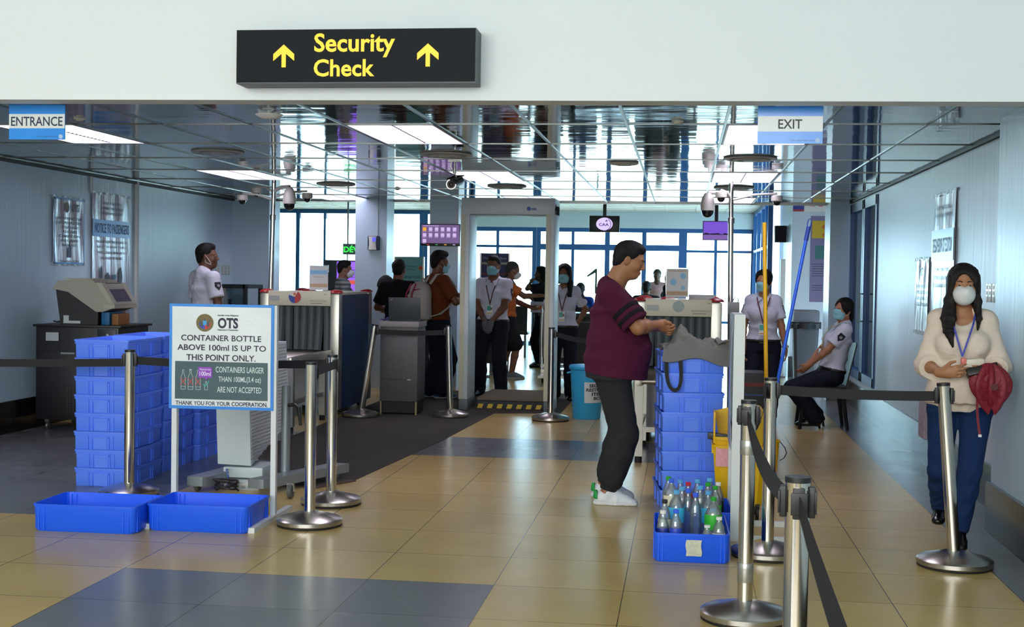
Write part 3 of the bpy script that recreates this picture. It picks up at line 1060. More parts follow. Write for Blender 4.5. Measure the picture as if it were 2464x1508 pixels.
# ================================================================ BOTTLES
M_clear = clear_mat('clear_bottle_plastic', 'E9F1F4', 0.10, 0.06, 0.16)
M_water = clear_mat('water_blue_tint', 'CFE4EE', 0.10, 0.05, 0.12)
M_milk = mat('cloudy_drink', 'C9C4AC', 0.4)
M_redd = mat('red_drink', 'B0313A', 0.3)
def cap_mat(c):
    return mat('bottle_cap_' + c, {'lightblue': '5DB4E8', 'blue': '3565E8', 'green': '1FA52A', 'red': 'C6203E', 'white': 'EDEDE8', 'black': '17181A'}[c], 0.35)
def lab_mat(c):
    return mat('bottle_label_' + c, {'aqua': '45BDEB', 'navy': '23338F', 'green': '2FB52A', 'cream': 'D8D4B8', 'blue': '2C48C0', 'white': 'E6E8E4', 'dark': '20302A', 'red': 'B83040'}[c], 0.45)
def bottle(x, y, h, r, cap, lab, label, z=0.012, fill=None, lz=(0.38, 0.62), tilt=0.0, body=None):
    t = thing('bottle', label, 'bottle', (x, y, z), 0, 'drink bottles in the blue tray')
    t.rotation_euler = (tilt, tilt * 0.6, 0)
    nk = 0.0125
    prof = [(r * 0.55, 0.004), (r * 0.92, 0.0), (r, 0.012), (r, h * 0.30), (r * 0.95, h * 0.33), (r, h * 0.36), (r, h * 0.62), (r * 0.97, h * 0.66), (r * 0.80, h * 0.76), (r * 0.52, h * 0.85), (nk, h * 0.90), (nk, h * 0.93)]
    MB().lathe(prof, 24).build('body', body or M_clear, t)
    mb = MB()
    for k in range(18):
        a = 2 * PI * k / 18
        mb.bx(0.0142 * math.cos(a) - 0.0008, 0.0142 * math.cos(a) + 0.0008, 0.0142 * math.sin(a) - 0.0008, 0.0142 * math.sin(a) + 0.0008, h * 0.93, h)
    mb.lathe([(0.0142, h * 0.925), (0.0145, h * 0.93), (0.0145, h * 0.995), (0.012, h), (0.001, h)], 20)
    mb.build('cap', cap_mat(cap), t)
    if lab:
        a, b = lz
        mb = MB().lathe([(r + 0.0008, h * a), (r + 0.0012, h * a + .001), (r + 0.0012, h * b), (r + 0.0008, h * b + .001)], 24, cap=False)
        lo = mb.build('label', lab_mat(lab), t)
    if fill:
        MB().lathe([(r * 0.9, 0.003), (r * 0.96, 0.012), (r * 0.96, h * fill[1]), (0.001, h * fill[1])], 20).build('drink', fill[0], t)
    return t
BX, BY = 0.063, 6.88
for a in (
    (-0.043, 7.40, .29, .043, 'blue', 'cream', 'big cloudy bottle with blue cap at the back left of the bottle trays', (M_milk, .6)),
    (-0.062, 7.55, .28, .034, 'green', None, 'bottle with a green cap, half hidden behind the big cloudy bottle', None),
    (-0.013, 7.04, .285, .044, 'lightblue', 'aqua', 'big bottle with light blue cap and aqua label, left half of the tray', None),
    (-0.074, 6.90, .255, .033, 'black', 'cream', 'bottle with the black cap', None),
    (-0.080, 6.745, .225, .031, 'white', 'navy', 'small bottle with white cap and navy label in the front left corner', None),
    (-0.013, 6.725, .235, .031, 'blue', 'blue', 'bottle with dark blue cap and pointed blue label at the front', None),
    (0.052, 7.46, .265, .034, 'red', 'red', 'bottle of red drink with a red cap', (M_redd, .75)),
    (0.050, 7.098, .285, .032, 'blue', None, 'clear tinted bottle with blue cap, the farther of the two unlabelled ones', None),
    (0.088, 6.915, .295, .033, 'blue', None, 'tall clear bottle with blue cap in the middle, the nearer unlabelled one', None),
    (0.007, 7.60, .255, .032, 'lightblue', 'aqua', 'bottle with pale blue cap at the very back beside the crates', None),
    (0.018, 7.345, .255, .03, 'lightblue', 'aqua', 'bottle with pale blue cap left of the red one', None),
    (0.105, 7.57, .265, .032, 'lightblue', 'cream', 'bottle with pale blue cap right of the red one, at the back', None),
    (0.118, 7.31, .27, .033, 'lightblue', 'aqua', 'bottle with pale blue cap and aqua label, right of the red one and in front', None),
    (0.176, 7.64, .265, .033, 'lightblue', None, 'bottle with pale blue cap behind the green-capped ones', None),
    (0.162, 7.44, .27, .034, 'green', None, 'clear bottle with green cap, the leftmost of the three green caps', None),
    (0.158, 7.08, .28, .042, 'lightblue', 'aqua', 'wide bottle with pale blue cap and aqua label behind the green label', None),
    (0.181, 6.865, .285, .045, 'green', 'green', 'wide bottle with green cap and bright green label', None),
    (0.203, 7.36, .265, .035, 'green', 'green', 'bottle with green cap in the rear tray, nearest the white post', None),
    (0.222, 7.52, .26, .034, 'white', 'dark', 'bottle with white cap and dark label at the back right', None),
    (0.207, 6.725, .205, .033, 'white', 'white', 'small milky bottle with white cap in the front right corner', (M_milk, .55)),
    (0.146, 6.665, .172, .03, 'white', None, 'shortest clear bottle with white cap at the front edge', None),
):
    x, y, h, r, cap, lab, lb, fill = a
    bottle(x, y, h, r, cap, lab, lb, fill=fill, body=M_water if cap in ('blue',) and lab is None else None,
           lz=(0.40, 0.68) if r > .04 else (0.36, 0.6))

# ---------------------------------------------------------------- jacket over the top crate
M_jacket = mat('grey_jacket_cloth', '6F6E6C', 0.85, bump=0.3, bscale=60)
ja = thing('jacket', 'grey jacket draped over the topmost crate of the right stack', 'jacket', (0.06, 8.25, 0.985), R(5))
def jk(u, v):
    x = -0.195 + 0.46 * u + 0.012 * math.sin(9 * v)
    y = -0.165 + 0.27 * v + 0.03 * math.sin(6 * u + 1.0) * v
    g = lambda a, b, c, d: math.exp(-((u - a) / b) ** 2 - ((v - c) / d) ** 2)
    z = 0.012 + 0.115 * g(0.30, 0.13, 0.55, 0.45) + 0.055 * g(0.62, 0.16, 0.5, 0.5) + 0.03 * g(0.85, 0.1, 0.4, 0.5)
    z += 0.016 * math.sin(13 * u + 6 * v) * (0.35 + 0.65 * v) + 0.010 * math.sin(27 * u - 11 * v) + 0.006 * math.sin(47 * u + 23 * v) + 0.016
    if v < 0.16:
        q = (0.16 - v) / 0.16
        z = z * (1 - q) + (0.004 - 0.045 * q - 0.02 * q * math.sin(8 * u + 1) - 0.03 * q * u) * q
        y -= 0.012 * q
    return (x, y, z)
MB().sheet(jk, 70, 34, 0.006).build('cloth', M_jacket, ja)
def jk2(u, v):
    # the part that slides over the right rim and hangs down
    a = u
    x = 0.145 + 0.125 * min(1, a * 1.6) + 0.035 * max(0, a - 0.4) + 0.012 * math.sin(8 * v + 4 * a)
    y = -0.175 + 0.20 * v - 0.02 * a + 0.012 * math.sin(9 * a)
    z = 0.050 + 0.02 * math.sin(5 * a + 3 * v) - (0.0 if a < 0.35 else (a - 0.35) * 0.42) * (0.75 + 0.35 * v) + 0.012 * math.sin(17 * v + 3 * a)
    return (x, y, z)
MB().sheet(jk2, 34, 22, 0.007).build('sleeve', M_jacket, ja)
st = thing('bag_strap', 'black strap looping down over the front of the topmost crate', 'strap', (-0.045, 8.085, 0.965))
def sp(u, v):
    a = PI * u
    x = -0.042 * math.cos(a) * (1 + 0.35 * math.sin(a)) + 0.012 * math.sin(a) - 0.005
    z = -0.195 * math.sin(a) ** 0.75 - 0.022
    nx, nz = -math.cos(a), -math.sin(a)
    return (x + nx * (v - 0.5) * 0.024, -0.002 - 0.012 * math.sin(a), z + nz * (v - 0.5) * 0.024)
MB().sheet(sp, 40, 2, 0.002).build('webbing', M_belt, st)

# ================================================================ THE OTS NOTICE
M_poster = mat('white_vinyl_banner', 'DDE3E8', 0.32, bump=0.25, bscale=5, bstretch=(1, 1, 1.6))
M_bluetape = mat('blue_border_tape', '2B86E0', 0.45, var=0.12, vscale=20)
M_print = mat('dark_violet_print', '2B2740', 0.6)
M_panel = mat('slate_green_print', '33525A', 0.4, bump=0.15, bscale=8)
M_wood = mat('white_painted_wood', 'D8DCDC', 0.55)
bd = thing('notice_board', 'white wooden stand with the OTS notice about bottles above 100ml', 'notice board', (-2.648, 7.262, 0.0), R(0.5))
bd.scale = (1.015, 1, 1)
mb = MB()
for x in (-0.30, 0.29):
    mb.bx(x, x + 0.03, 0.0, 0.035, 0.03, 1.245)
mb.bx(-0.268, 0.288, 0.001, 0.034, 1.215, 1.246)
mb.bx(-0.268, 0.288, 0.001, 0.034, 0.64, 0.67)
mb.build('frame', M_wood, bd)
for x in (-0.302, 0.292):
    MB().bx(x, x + 0.036, -0.40, 0.32, 0.0, 0.03).build('foot', M_wood, bd)
mb = MB()
mb.bx(-0.315, 0.305, -0.006, 0.0, 0.635, 1.247)
mb.build('board', M_bluetape, bd)
MB().sheet(lambda u, v: (-0.297 + 0.585 * u, -0.0085 - 0.0012 * math.sin(5 * u + 7 * v), 0.653 + 0.578 * v), 16, 16, 0.0015).build('banner', M_poster, bd)
YB_ = -0.0112
mb = MB()
text(MB(), 'CONTAINER BOTTLE', (-0.005, YB_, 1.050), w=0.475, h=0.034, bold=0.012).build('lettering', M_print, bd, smooth=0)
text(MB(), 'ABOVE 100ml IS UP TO', (-0.002, YB_, 0.994), w=0.525, h=0.034, bold=0.012).build('lettering', M_print, bd, smooth=0)
text(MB(), 'THIS POINT ONLY.', (-0.005, YB_, 0.936), w=0.41, h=0.036, bold=0.012).build('lettering', M_print, bd, smooth=0)
text(MB(), 'THANK YOU FOR YOUR COOPERATION.', (0.0, YB_, 0.669), w=0.545, h=0.024, bold=0.014).build('lettering', M_print, bd, smooth=0)
text(MB(), 'OTS', (0.035, YB_, 1.138), w=0.120, h=0.062, bold=0.035).build('lettering', M_print, bd, smooth=0)
text(MB(), 'Republic of the Philippines', (0.035, YB_, 1.182), w=0.122, h=0.011, bold=0.03).build('lettering', M_print, bd, smooth=0)
text(MB(), 'Department of Transportation', (0.035, YB_, 1.098), w=0.122, h=0.011, bold=0.03).build('lettering', M_print, bd, smooth=0)
# round seal
mb = MB()
frs = Matrix.Rotation(R(90), 3, 'X')
sc_ = (-0.102, YB_ + 0.001, 1.138)
mb.lathe([(0.040, 0), (0.0515, 0), (0.0515, 0.0012), (0.040, 0.0012)], 40, sc_, frs, m=0)
mb.lathe([(0.001, 0), (0.040, 0), (0.040, 0.0008), (0.001, 0.0008)], 40, sc_, frs, m=1)
yy = YB_ - 0.0003
mb.prism([(-0.138, 1.137), (-0.103, 1.137), (-0.103, 1.101), (-0.122, 1.105), (-0.134, 1.118)], yy, yy + .0005, m=2)
mb.prism([(-0.101, 1.137), (-0.066, 1.137), (-0.070, 1.118), (-0.082, 1.105), (-0.101, 1.101)], yy, yy + .0005, m=3)
mb.prism([(-0.113, 1.150), (-0.091, 1.150), (-0.091, 1.130), (-0.102, 1.120), (-0.113, 1.130)], yy - .0006, yy, m=4)
for s in (-1, 1):
    mb.prism([(-0.102 + s * 0.010, 1.135), (-0.102 + s * 0.030, 1.162), (-0.102 + s * 0.027, 1.120), (-0.102 + s * 0.014, 1.110)], yy - .0004, yy, m=5)
mb.prism([(-0.107, 1.152), (-0.102, 1.166), (-0.097, 1.152)], yy - .0005, yy, m=5)
mb.build('seal', [mat('seal_ring', '6E6038', 0.5), M_signwhite, mat('seal_blue', '1F43B0', 0.5), mat('seal_red', 'C42A35', 0.5), mat('seal_sky', '3E9AD8', 0.5), mat('seal_grey', '4A4C4A', 0.5)], bd, smooth=0)
# slate panel with pictograms
MB().bx(-0.277, 0.272, YB_ - 0.0005, YB_ + 0.001, 0.692, 0.912).build('slate_panel', M_panel, bd)
yp = YB_ - 0.0012
M_pale = mat('pale_print', 'CFE0E0', 0.5)
mb = MB()
text(MB(), 'CONTAINERS LARGER', (0.108, yp, 0.868), w=0.285, h=0.034, bold=0.006).build('lettering', M_pale, bd, smooth=0)
text(MB(), 'THAN 100ML(3.4 oz)', (0.108, yp, 0.808), w=0.25, h=0.040, bold=0.006).build('lettering', M_pale, bd, smooth=0)
text(MB(), 'ARE NOT ACCEPTED', (0.106, yp, 0.752), w=0.262, h=0.034, bold=0.006).build('lettering', M_pale, bd, smooth=0)
def outline(mb, pts, w, y):
    for a, b in zip(pts, pts[1:] + pts[:1]):
        mb.bar((a[0], y, a[1]), (b[0], y, b[1]), w, 0.0006, up=(0, 1, 0))
for cx, hw in ((-0.228, 0.0125), (-0.184, 0.0145), (-0.139, 0.0135)):
    outline(mb, [(cx - hw, 0.748), (cx + hw, 0.748), (cx + hw, 0.805), (cx + hw * .9, 0.822), (cx + .004, 0.842), (cx + .004, 0.862), (cx - .004, 0.862), (cx - .004, 0.842), (cx - hw * .9, 0.822), (cx - hw, 0.805)], 0.0018, yp)
    mb.bar((cx - hw, yp, 0.764), (cx + hw, yp, 0.764), 0.0016, .0006, up=(0, 1, 0))
mb.bar((-0.192, yp, 0.864), (-0.178, yp, 0.864), 0.003, .0006, up=(0, 1, 0))
outline(mb, [(-0.100, 0.748), (-0.082, 0.748), (-0.082, 0.775), (-0.088, 0.785), (-0.088, 0.797), (-0.094, 0.797), (-0.094, 0.785), (-0.100, 0.775)], 0.0018, yp)
mb.build('bottle_outlines', M_pale, bd, smooth=0)
mb = MB()
for cx in (-0.228, -0.184, -0.139):
    for s in (-1, 1):
        mb.bar((cx - s * 0.016, yp - .0008, 0.772), (cx + s * 0.016, yp - .0008, 0.816), 0.003, .0006, up=(0, 1, 0))
mb.build('red_crosses', mat('red_print', 'D8454A', 0.5), bd, smooth=0)
mb = MB()
mb.bar((-0.107, yp - .0008, 0.782), (-0.096, yp - .0008, 0.766), 0.004, .0006, up=(0, 1, 0))
mb.bar((-0.096, yp - .0008, 0.766), (-0.073, yp - .0008, 0.800), 0.004, .0006, up=(0, 1, 0))
mb.build('tick', mat('teal_print', '2FC0B8', 0.5), bd, smooth=0)
mb = MB()
mb.bx(-0.138, -0.055, yp - .0018, yp - .001, 0.818, 0.880, m=0)
mb.prism([(-0.098, 0.818), (-0.082, 0.818), (-0.090, 0.805)], yp - .0018, yp - .001, m=0)
text(mb, 'Maximum size', (-0.096, yp - .0022, 0.867), w=0.066, h=0.012, m=1)
text(mb, '100ml', (-0.096, yp - .0022, 0.842), w=0.066, h=0.026, bold=.01, m=1)
mb.build('speech_bubble', [mat('violet_print', '8E3FC0', 0.5), mat('white_small_print', 'F0E8FA', 0.5)], bd, smooth=0)

# ================================================================ WHITE TRACE DETECTOR ON A TROLLEY (behind the notice)
M_inst = mat('pale_instrument_case', 'C5CFD2', 0.4)
M_instg = mat('grey_instrument_grille', '9DA0A0', 0.5)
M_alu = mat('grey_aluminium', '8E979E', 0.4, 0.6)
et = thing('trace_detector', 'pale tapered instrument on a grey trolley behind the OTS notice', 'instrument', (-2.80, 8.35, 0.0))
O = (-2.80, 8.35, 0.0)
mb = MB(O)
def hexa(mb, b, t, m=None):
    """eight corners: bottom 4 then top 4, same order"""
    mb.raw(list(b) + list(t), [(3, 2, 1, 0), (4, 5, 6, 7), (0, 1, 5, 4), (1, 2, 6, 5), (2, 3, 7, 6), (3, 0, 4, 7)], m)
hexa(mb, [(-3.055, 8.31, .155), (-2.823, 8.30, .15), (-2.815, 9.12, .36), (-3.05, 9.12, .36)], [(-3.085, 8.31, .94), (-2.852, 8.30, .94), (-2.845, 9.12, .94), (-3.08, 9.12, .94)])
mb.build('case', M_inst, et)
mb = MB(O)
for k in range(33):
    z = 0.18 + k * 0.0232
    f = (z - 0.15) / 0.79
    y1 = 9.10 if z > 0.36 else 8.30 + 0.80 * (z - 0.15) / 0.21
    mb.bar((-2.820 - 0.030 * f, 8.315, z), (-2.812 - 0.030 * f, y1, z), 0.006, 0.009)
mb.build('grille', M_instg, et)
mb = MB(O)
mb.bx(-3.02, -2.75, 8.32, 8.62, 0.065, 0.135, 0.005)
mb.build('power_box', M_inst, et)
mb = MB(O)
mb.bx(-2.98, -2.74, 8.22, 8.60, 0.0, 0.055, 0.004)
o = mb.build('control_box', M_inst, et)
mb = MB(O)
mb.bx(-2.87, -2.80, 8.2185, 8.22, 0.032, 0.047, m=0)
for k in range(3):
    mb.bx(-2.86, -2.83, 8.2175, 8.2186, 0.012 + .006 * k, 0.014 + .006 * k, m=1)
text(mb, 'CE', (-2.81, 8.2175, 0.016), h=0.012, m=1)
mb.build('rating_label', [M_signwhite, M_dsteel], o, smooth=0)
mb = MB(O)
for x0, x1 in ((-3.17, -3.02), (-2.76, -2.44)):
    mb.prism([(x0, 8.06), (x0 + 0.03, 8.04), (x0 + 0.11, 8.04), (x0 + 0.14, 8.07), (x1 + 0.14, 8.86), (x1 + 0.02, 8.88)], 0.045, 0.105, 'xy')
mb.build('trolley_feet', M_alu, et)
mb = MB(O)
mb.cyl((-2.625, 8.42, 0.10), (-2.622, 8.42, 0.67), 0.031)
mb.cyl((-2.622, 8.42, 0.67), (-2.622, 8.42, 0.68), 0.026)
o = mb.build('pole', M_alu, et)
MB(O).tube([(-2.60, 8.40, 0.55), (-2.55, 8.38, 0.56), (-2.525, 8.38, 0.54), (-2.515, 8.38, 0.47), (-2.51, 8.38, 0.42)], [0.012, 0.014, 0.014, 0.011, 0.009]).build('clamp_lever', M_black, o)
for x, y in ((-2.45, 7.98), (-2.36, 8.80), (-3.12, 8.12), (-3.0, 8.80)):
    mb = MB(O)
    mb.lathe([(0.012, -0.014), (0.042, -0.014), (0.048, -0.008), (0.048, 0.008), (0.042, 0.014), (0.012, 0.014)], 24, (x, y, 0.048), Matrix.Rotation(R(90), 3, 'Y'))
    c = mb.build('caster', mat('grey_caster_rubber', '555B5C', 0.5), et)
    mb = MB(O)
    mb.bx(x - 0.02, x + 0.02, y - 0.012, y + 0.012, 0.088, 0.10)
    for s in (-1, 1):
        mb.bx(x + s * 0.020 - 0.002, x + s * 0.020 + 0.002, y - 0.014, y + 0.014, 0.045, 0.095)
    mb.build('fork', M_steel, c)
mb = MB(O)
rr = random.Random(2)
pts = []
for k in range(60):
    a = k * 0.55
    pts.append((-2.93 + 0.075 * math.cos(a) + rr.uniform(-.01, .01), 8.12 + 0.05 * math.sin(a) + rr.uniform(-.008, .008), 0.012 + 0.06 * abs(math.sin(k * 0.21)) + 0.02 * (k % 7) / 7))
mb.tube(pts, 0.0065, 7)
mb.build('coiled_cable', mat('violet_black_cable', '1A1722', 0.5), et)
MB(O).tube([(-2.99, 8.31, 0.12), (-2.97, 8.24, 0.13), (-2.94, 8.19, 0.10), (-2.93, 8.17, 0.05), (-2.95, 8.15, 0.012)], 0.006, 8).build('blue_cable', mat('blue_cable', '2A4C9A', 0.4), et)

# ================================================================ CABINET AND SLOPED SCREEN UNIT BY THE LEFT WALL
M_cab = mat('black_steel_cabinet', '14161A', 0.4)
cb = thing('cabinet', 'black steel cabinet on casters by the left wall, under the sloped screen unit', 'cabinet', (-5.28, 11.22, 0))
O = (-5.28, 11.22, 0)
mb = MB(O)
mb.bx(-5.70, -4.93, 10.90, 11.55, 0.10, 0.925, 0.006)
mb.bx(-5.72, -4.90, 10.88, 11.57, 0.925, 0.945, 0.004)
mb.build('body', M_cab, cb)
d = MB(O).bx(-5.12, -4.95, 10.888, 10.90, 0.72, 0.91, 0.003).build('drawer', mat('dark_blue_grey_drawer', '1C232C', 0.35), cb)
MB(O).cyl((-5.02, 10.888, 0.86), (-5.02, 10.876, 0.86), 0.012).build('lock', M_steel, d)
d = MB(O).bx(-5.67, -5.14, 10.888, 10.90, 0.12, 0.70, 0.003).build('door', M_cab, cb)
MB(O).cyl((-5.33, 10.89, 0.62), (-5.33, 10.868, 0.62), 0.016).build('knob', M_steel, d)
mb = MB(O)
for i in range(9):
    for j in range(14):
        mb.bx(-5.40 + i * 0.028, -5.394 + i * 0.028, 10.886, 10.889, 0.17 + j * 0.02, 0.176 + j * 0.02)
mb.build('perforated_holes', mat('grey_perforation', '4A4C50', 0.5), d)
MB(O).bx(-5.60, -5.48, 10.886, 10.889, 0.80, 0.875).build('paper_label', mat('grey_paper', 'A9B0B4', 0.7), cb)
MB(O).bx(-5.46, -5.33, 10.885, 10.889, 0.685, 0.70).build('door_strip', mat('paper_strip', '8A9298', 0.7), cb)
for x in (-5.62, -5.0):
    for y in (10.97, 11.48):
        mb = MB(O)
        mb.lathe([(0.01, -0.012), (0.032, -0.012), (0.036, -0.006), (0.036, 0.006), (0.032, 0.012), (0.01, 0.012)], 20, (x, y, 0.036), Matrix.Rotation(R(90), 3, 'Y'))
        mb.bx(x - 0.018, x + 0.018, y - 0.02, y + 0.02, 0.07, 0.10)
        mb.build('caster', mat('steel_caster', '5B5D60', 0.35, 0.6), cb)
kc = thing('screen_unit', 'cream and black sloped touchscreen unit standing on the black cabinet', 'screen unit', (-5.28, 11.15, 0.945))
O = (-5.28, 11.15, 0.945)
mb = MB(O)
mb.prism([(-5.51, 0.945), (-5.16, 0.945), (-5.155, 1.06), (-5.08, 1.085), (-5.56, 1.285)], 10.98, 11.36, 'xz')
mb.build('base', M_black, kc)
M_creamp = mat('aged_cream_plastic', 'A09E90', 0.45)
mb = MB(O)
mb.prism([(-5.565, 1.262), (-5.52, 1.335), (-5.31, 1.352), (-5.20, 1.35), (-5.16, 1.315), (-5.10, 1.312), (-4.985, 1.13), (-5.0, 1.095), (-5.10, 1.062), (-5.16, 1.064), (-5.42, 1.235)], 10.94, 11.40, 'xz')
mb.build('cover', M_creamp, kc)
mb = MB(O)
e = 0.006
mb.prism([(-5.155, 1.316 + e), (-5.10, 1.312 + e), (-4.99, 1.135 + e), (-5.03, 1.13 + e)], 10.925, 11.0, 'xz')
mb.prism([(-5.155, 1.316 + e), (-5.10, 1.312 + e), (-4.99, 1.135 + e), (-5.03, 1.13 + e)], 11.34, 11.41, 'xz')
mb.bar((-5.03, 10.93, 1.11), (-5.03, 11.41, 1.11), 0.10, 0.03)
mb.bx(-5.49, -5.24, 11.0, 11.3, 1.345, 1.358)
mb.build('bezel', mat('cream_bezel', 'B0AE9C', 0.4), kc)
a, b = Vector((-5.11, 0, 1.3175)), Vector((-5.0, 0, 1.152))
n_ = Vector((0.83, 0, 0.55)) * 0.004
mb = MB(O)
mb.raw([a + n_ + Vector((0, 11.01, 0)), a + n_ + Vector((0, 11.33, 0)), b + n_ + Vector((0, 11.33, 0)), b + n_ + Vector((0, 11.01, 0))], [(0, 1, 2, 3)])
mb.build('screen', mat('dull_violet_screen', '5A5168', 0.25), kc)
MB(O).bx(-5.48, -5.43, 10.975, 10.981, 0.955, 1.025).bx(-5.43, -5.32, 10.975, 10.981, 0.955, 0.978).build('sticker', mat('white_asset_sticker', 'B9C2C6', 0.6), kc)
MB(O).tube([(-5.51, 11.1, 0.99), (-5.60, 11.1, 0.96), (-5.66, 11.15, 0.965)], 0.006).tube([(-5.51, 11.12, 1.0), (-5.58, 11.2, 0.955), (-5.68, 11.2, 0.96)], 0.005).build('cable', M_black, kc)
t = tag(MB().bx(-5.135, -5.06, 11.0, 11.28, 0.946, 1.06, 0.003).build('blue_box', mat('teal_blue_card', '0F5D8C', 0.5)), 'teal blue box on the black cabinet, behind the sloped screen unit', 'box')
tag(MB().bx(-5.045, -4.985, 11.02, 11.26, 0.946, 1.045, 0.003).build('brown_box', mat('brown_card', '8A5A2C', 0.7)), 'brown box on the black cabinet, next to the teal blue one', 'box')

# ================================================================ POSTERS ON THE WALLS
M_crinkle = mat('crinkled_clear_film', 'B4AEC0', 0.22, bump=0.5, bscale=6, bstretch=(6, 6, 0.5), coat=0.5)
M_bprint = mat('blue_banner_band', '2E7ED0', 0.3)
M_dprint = mat('dull_dark_print', '35303F', 0.5)
def wall_poster(name, side, y0, y1, z0, z1, label, cat='poster'):
    """side: -1 left wall (faces +x), +1 right wall (faces -x)"""
    X_ = -5.82 if side < 0 else 1.98
    t = thing(name, label, cat, (X_, (y0 + y1) / 2, (z0 + z1) / 2))
    s = -side
    w, h = (y1 - y0), (z1 - z0)
    def f(u, v):
        fold = 0.006 * math.sin(17 * u + 2.2 * math.sin(3 * v)) + 0.004 * math.sin(31 * u + 5 * v)
        return (s * (0.012 + fold * (0.25 + 0.75 * v)), (u - 0.5) * w, (v - 0.5) * h)
    MB().sheet(f, 40, 24, 0.002 * s).build('film', M_crinkle, t)
    for zz in (-h / 2, h / 2):
        MB().sheet(lambda u, v: (s * (0.012 + 0.006 * math.sin(40 * u)), (u - 0.5) * (w + 0.06), zz + 0.025 * (v - 0.5) + 0.006 * math.sin(23 * u)), 30, 2, 0.003).build('taped_edge', mat('clear_tape_edge', 'C4D4DC', 0.3), t)
    fr = ((0, -s * 1.0, 0), (0, 0, 1)) if side > 0 else ((0, 1, 0), (0, 0, 1))
    return t, s, w, h, fr
def flat(mb, s, yc, zc, w, h, off=0.021, m=None):
    mb.bx(s * off, s * (off + 0.001), yc - w / 2, yc + w / 2, zc - h / 2, zc + h / 2, m=m)
t, s, w, h, fr = wall_poster('poster', -1, 11.42, 12.04, 1.485, 2.11, 'narrow crinkled OTS notice with a blue edge on the left wall')
text(MB(), 'OTS', (0.022, 0.12, 0.225), h=0.075, w=0.15, bold=0.04, frame=fr).build('lettering', M_dprint, t, smooth=0)
for k, (ln, ww) in enumerate((('KNOW WHAT ITEMS', .50), ('OTS RESTRICTED', .46), ('IN YOUR LUGGAGE', .34), ('ARE ALLOWED', .3), ('CARRY ON', .44), ('AND CHECKED', .36), ('BAGGAGE', .3))):
    text(MB(), ln, (0.022, 0.0, 0.12 - 0.042 * k), w=ww, h=0.024, bold=.02, frame=fr).build('lettering', M_dprint, t, smooth=0)
text(MB(), 'THANK YOU', (0.022, 0.0, -0.285), w=0.4, h=0.02, bold=.02, frame=fr).build('lettering', M_dprint, t, smooth=0)
mb = MB()
mb.lathe([(0.001, 0), (0.05, 0), (0.05, .001), (.001, .001)], 28, (0.0215, -0.06, 0.225), Matrix.Rotation(R(90), 3, 'Y'))
mb.build('seal', mat('dull_seal', '5E4A3C', 0.5), t)
MB().prism([(-0.04, -0.25), (0.04, -0.25), (0.04, -0.16), (0.012, -0.13), (0.012, -0.10), (-0.012, -0.10), (-0.012, -0.13), (-0.04, -0.16)], 0.021, 0.022, 'yz').build('bottle_picture', mat('slate_print', '3C4660', 0.5), t)
mb = MB()
for yy in (-w / 2 + .008, w / 2 - .008):
    flat(mb, s, yy, 0, 0.016, h)
for zz in (-h / 2 + .008, h / 2 - .008):
    flat(mb, s, 0, zz, w, 0.016)
mb.build('blue_border', M_bprint, t)

t, s, w, h, fr = wall_poster('banner', -1, 12.22, 13.10, 0.62, 2.20, 'tall crinkled banner for passengers with a blue band on the left wall')
MB().bx(0.021, 0.022, -w / 2, w / 2, 0.36, 0.53).build('blue_band', M_bprint, t)
text(MB(), 'NOTICE TO PASSENGERS', (0.0235, 0, 0.445), w=0.80, h=0.10, bold=.02, frame=fr).build('band_lettering', mat('violet_band_print', '1C3F7C', 0.5), t, smooth=0)
for k, (ln, ww) in enumerate((('REPUBLIC OF THE PHILIPPINES', .42), ('DEPARTMENT OF TRANSPORTATION', .5), ('OFFICE FOR TRANSPORTATION SECURITY', .5))):
    text(MB(), ln, (0.0225, 0.0, 0.70 - 0.052 * k), w=ww, h=0.026, bold=.02, frame=fr).build('lettering', M_dprint, t, smooth=0)
for k, (ln, ww) in enumerate((('ALL PASSENGERS AND BAGGAGE ARE', .72), ('SUBJECT TO SECURITY CHECK', .70), ('THE FOLLOWING ITEMS ARE NOT', .7), ('ALLOWED ON BOARD', .5))):
    text(MB(), ln, (0.0225, 0.0, 0.31 - 0.055 * k), w=ww, h=0.026, bold=.02, frame=fr).build('lettering', M_dprint, t, smooth=0)
mb = MB()
rr = random.Random(11)
for (yc, zc, ww, hh, m_) in ((-.25, -.02, .07, .16, 0), (-.1, -.05, .1, .12, 0), (.05, -.05, .1, .08, 1), (.2, -.05, .1, .2, 0), (-.3, -.28, .12, .18, 2), (-.15, -.25, .09, .2, 3), (.08, -.25, .18, .12, 0), (.3, -.28, .12, .12, 1),
                            (-.3, -.48, .16, .10, 2), (-.12, -.5, .11, .24, 0), (.30, -.5, .13, .22, 3), (.1, -.7, .14, .14, 0), (-.1, -.7, .12, .12, 4), (-.28, -.7, .12, .14, 1), (.3, -.72, .14, .18, 0)):
    pts = []
    for k in range(9):
        a = 2 * PI * k / 9
        q = 1 + rr.uniform(-.25, .15)
        pts.append((yc + ww / 2 * q * math.cos(a), zc + hh / 2 * q * math.sin(a)))
    mb.prism(pts, 0.0215, 0.0225, 'yz', m=m_)
for k in range(5):
    mb.bx(0.0215, 0.0225, 0.02 + .035 * k, 0.032 + .035 * k, -0.62, -0.38, m=0)
mb.build('pictures', [mat('dull_slate_picture', '3A4452', 0.5), mat('dull_blue_picture', '4E6C8A', 0.5), mat('dull_grey_picture', '7C8494', 0.5), mat('dull_red_picture', '8A3C48', 0.5), mat('dull_ochre_picture', '8A6A40', 0.5)], t, smooth=0)

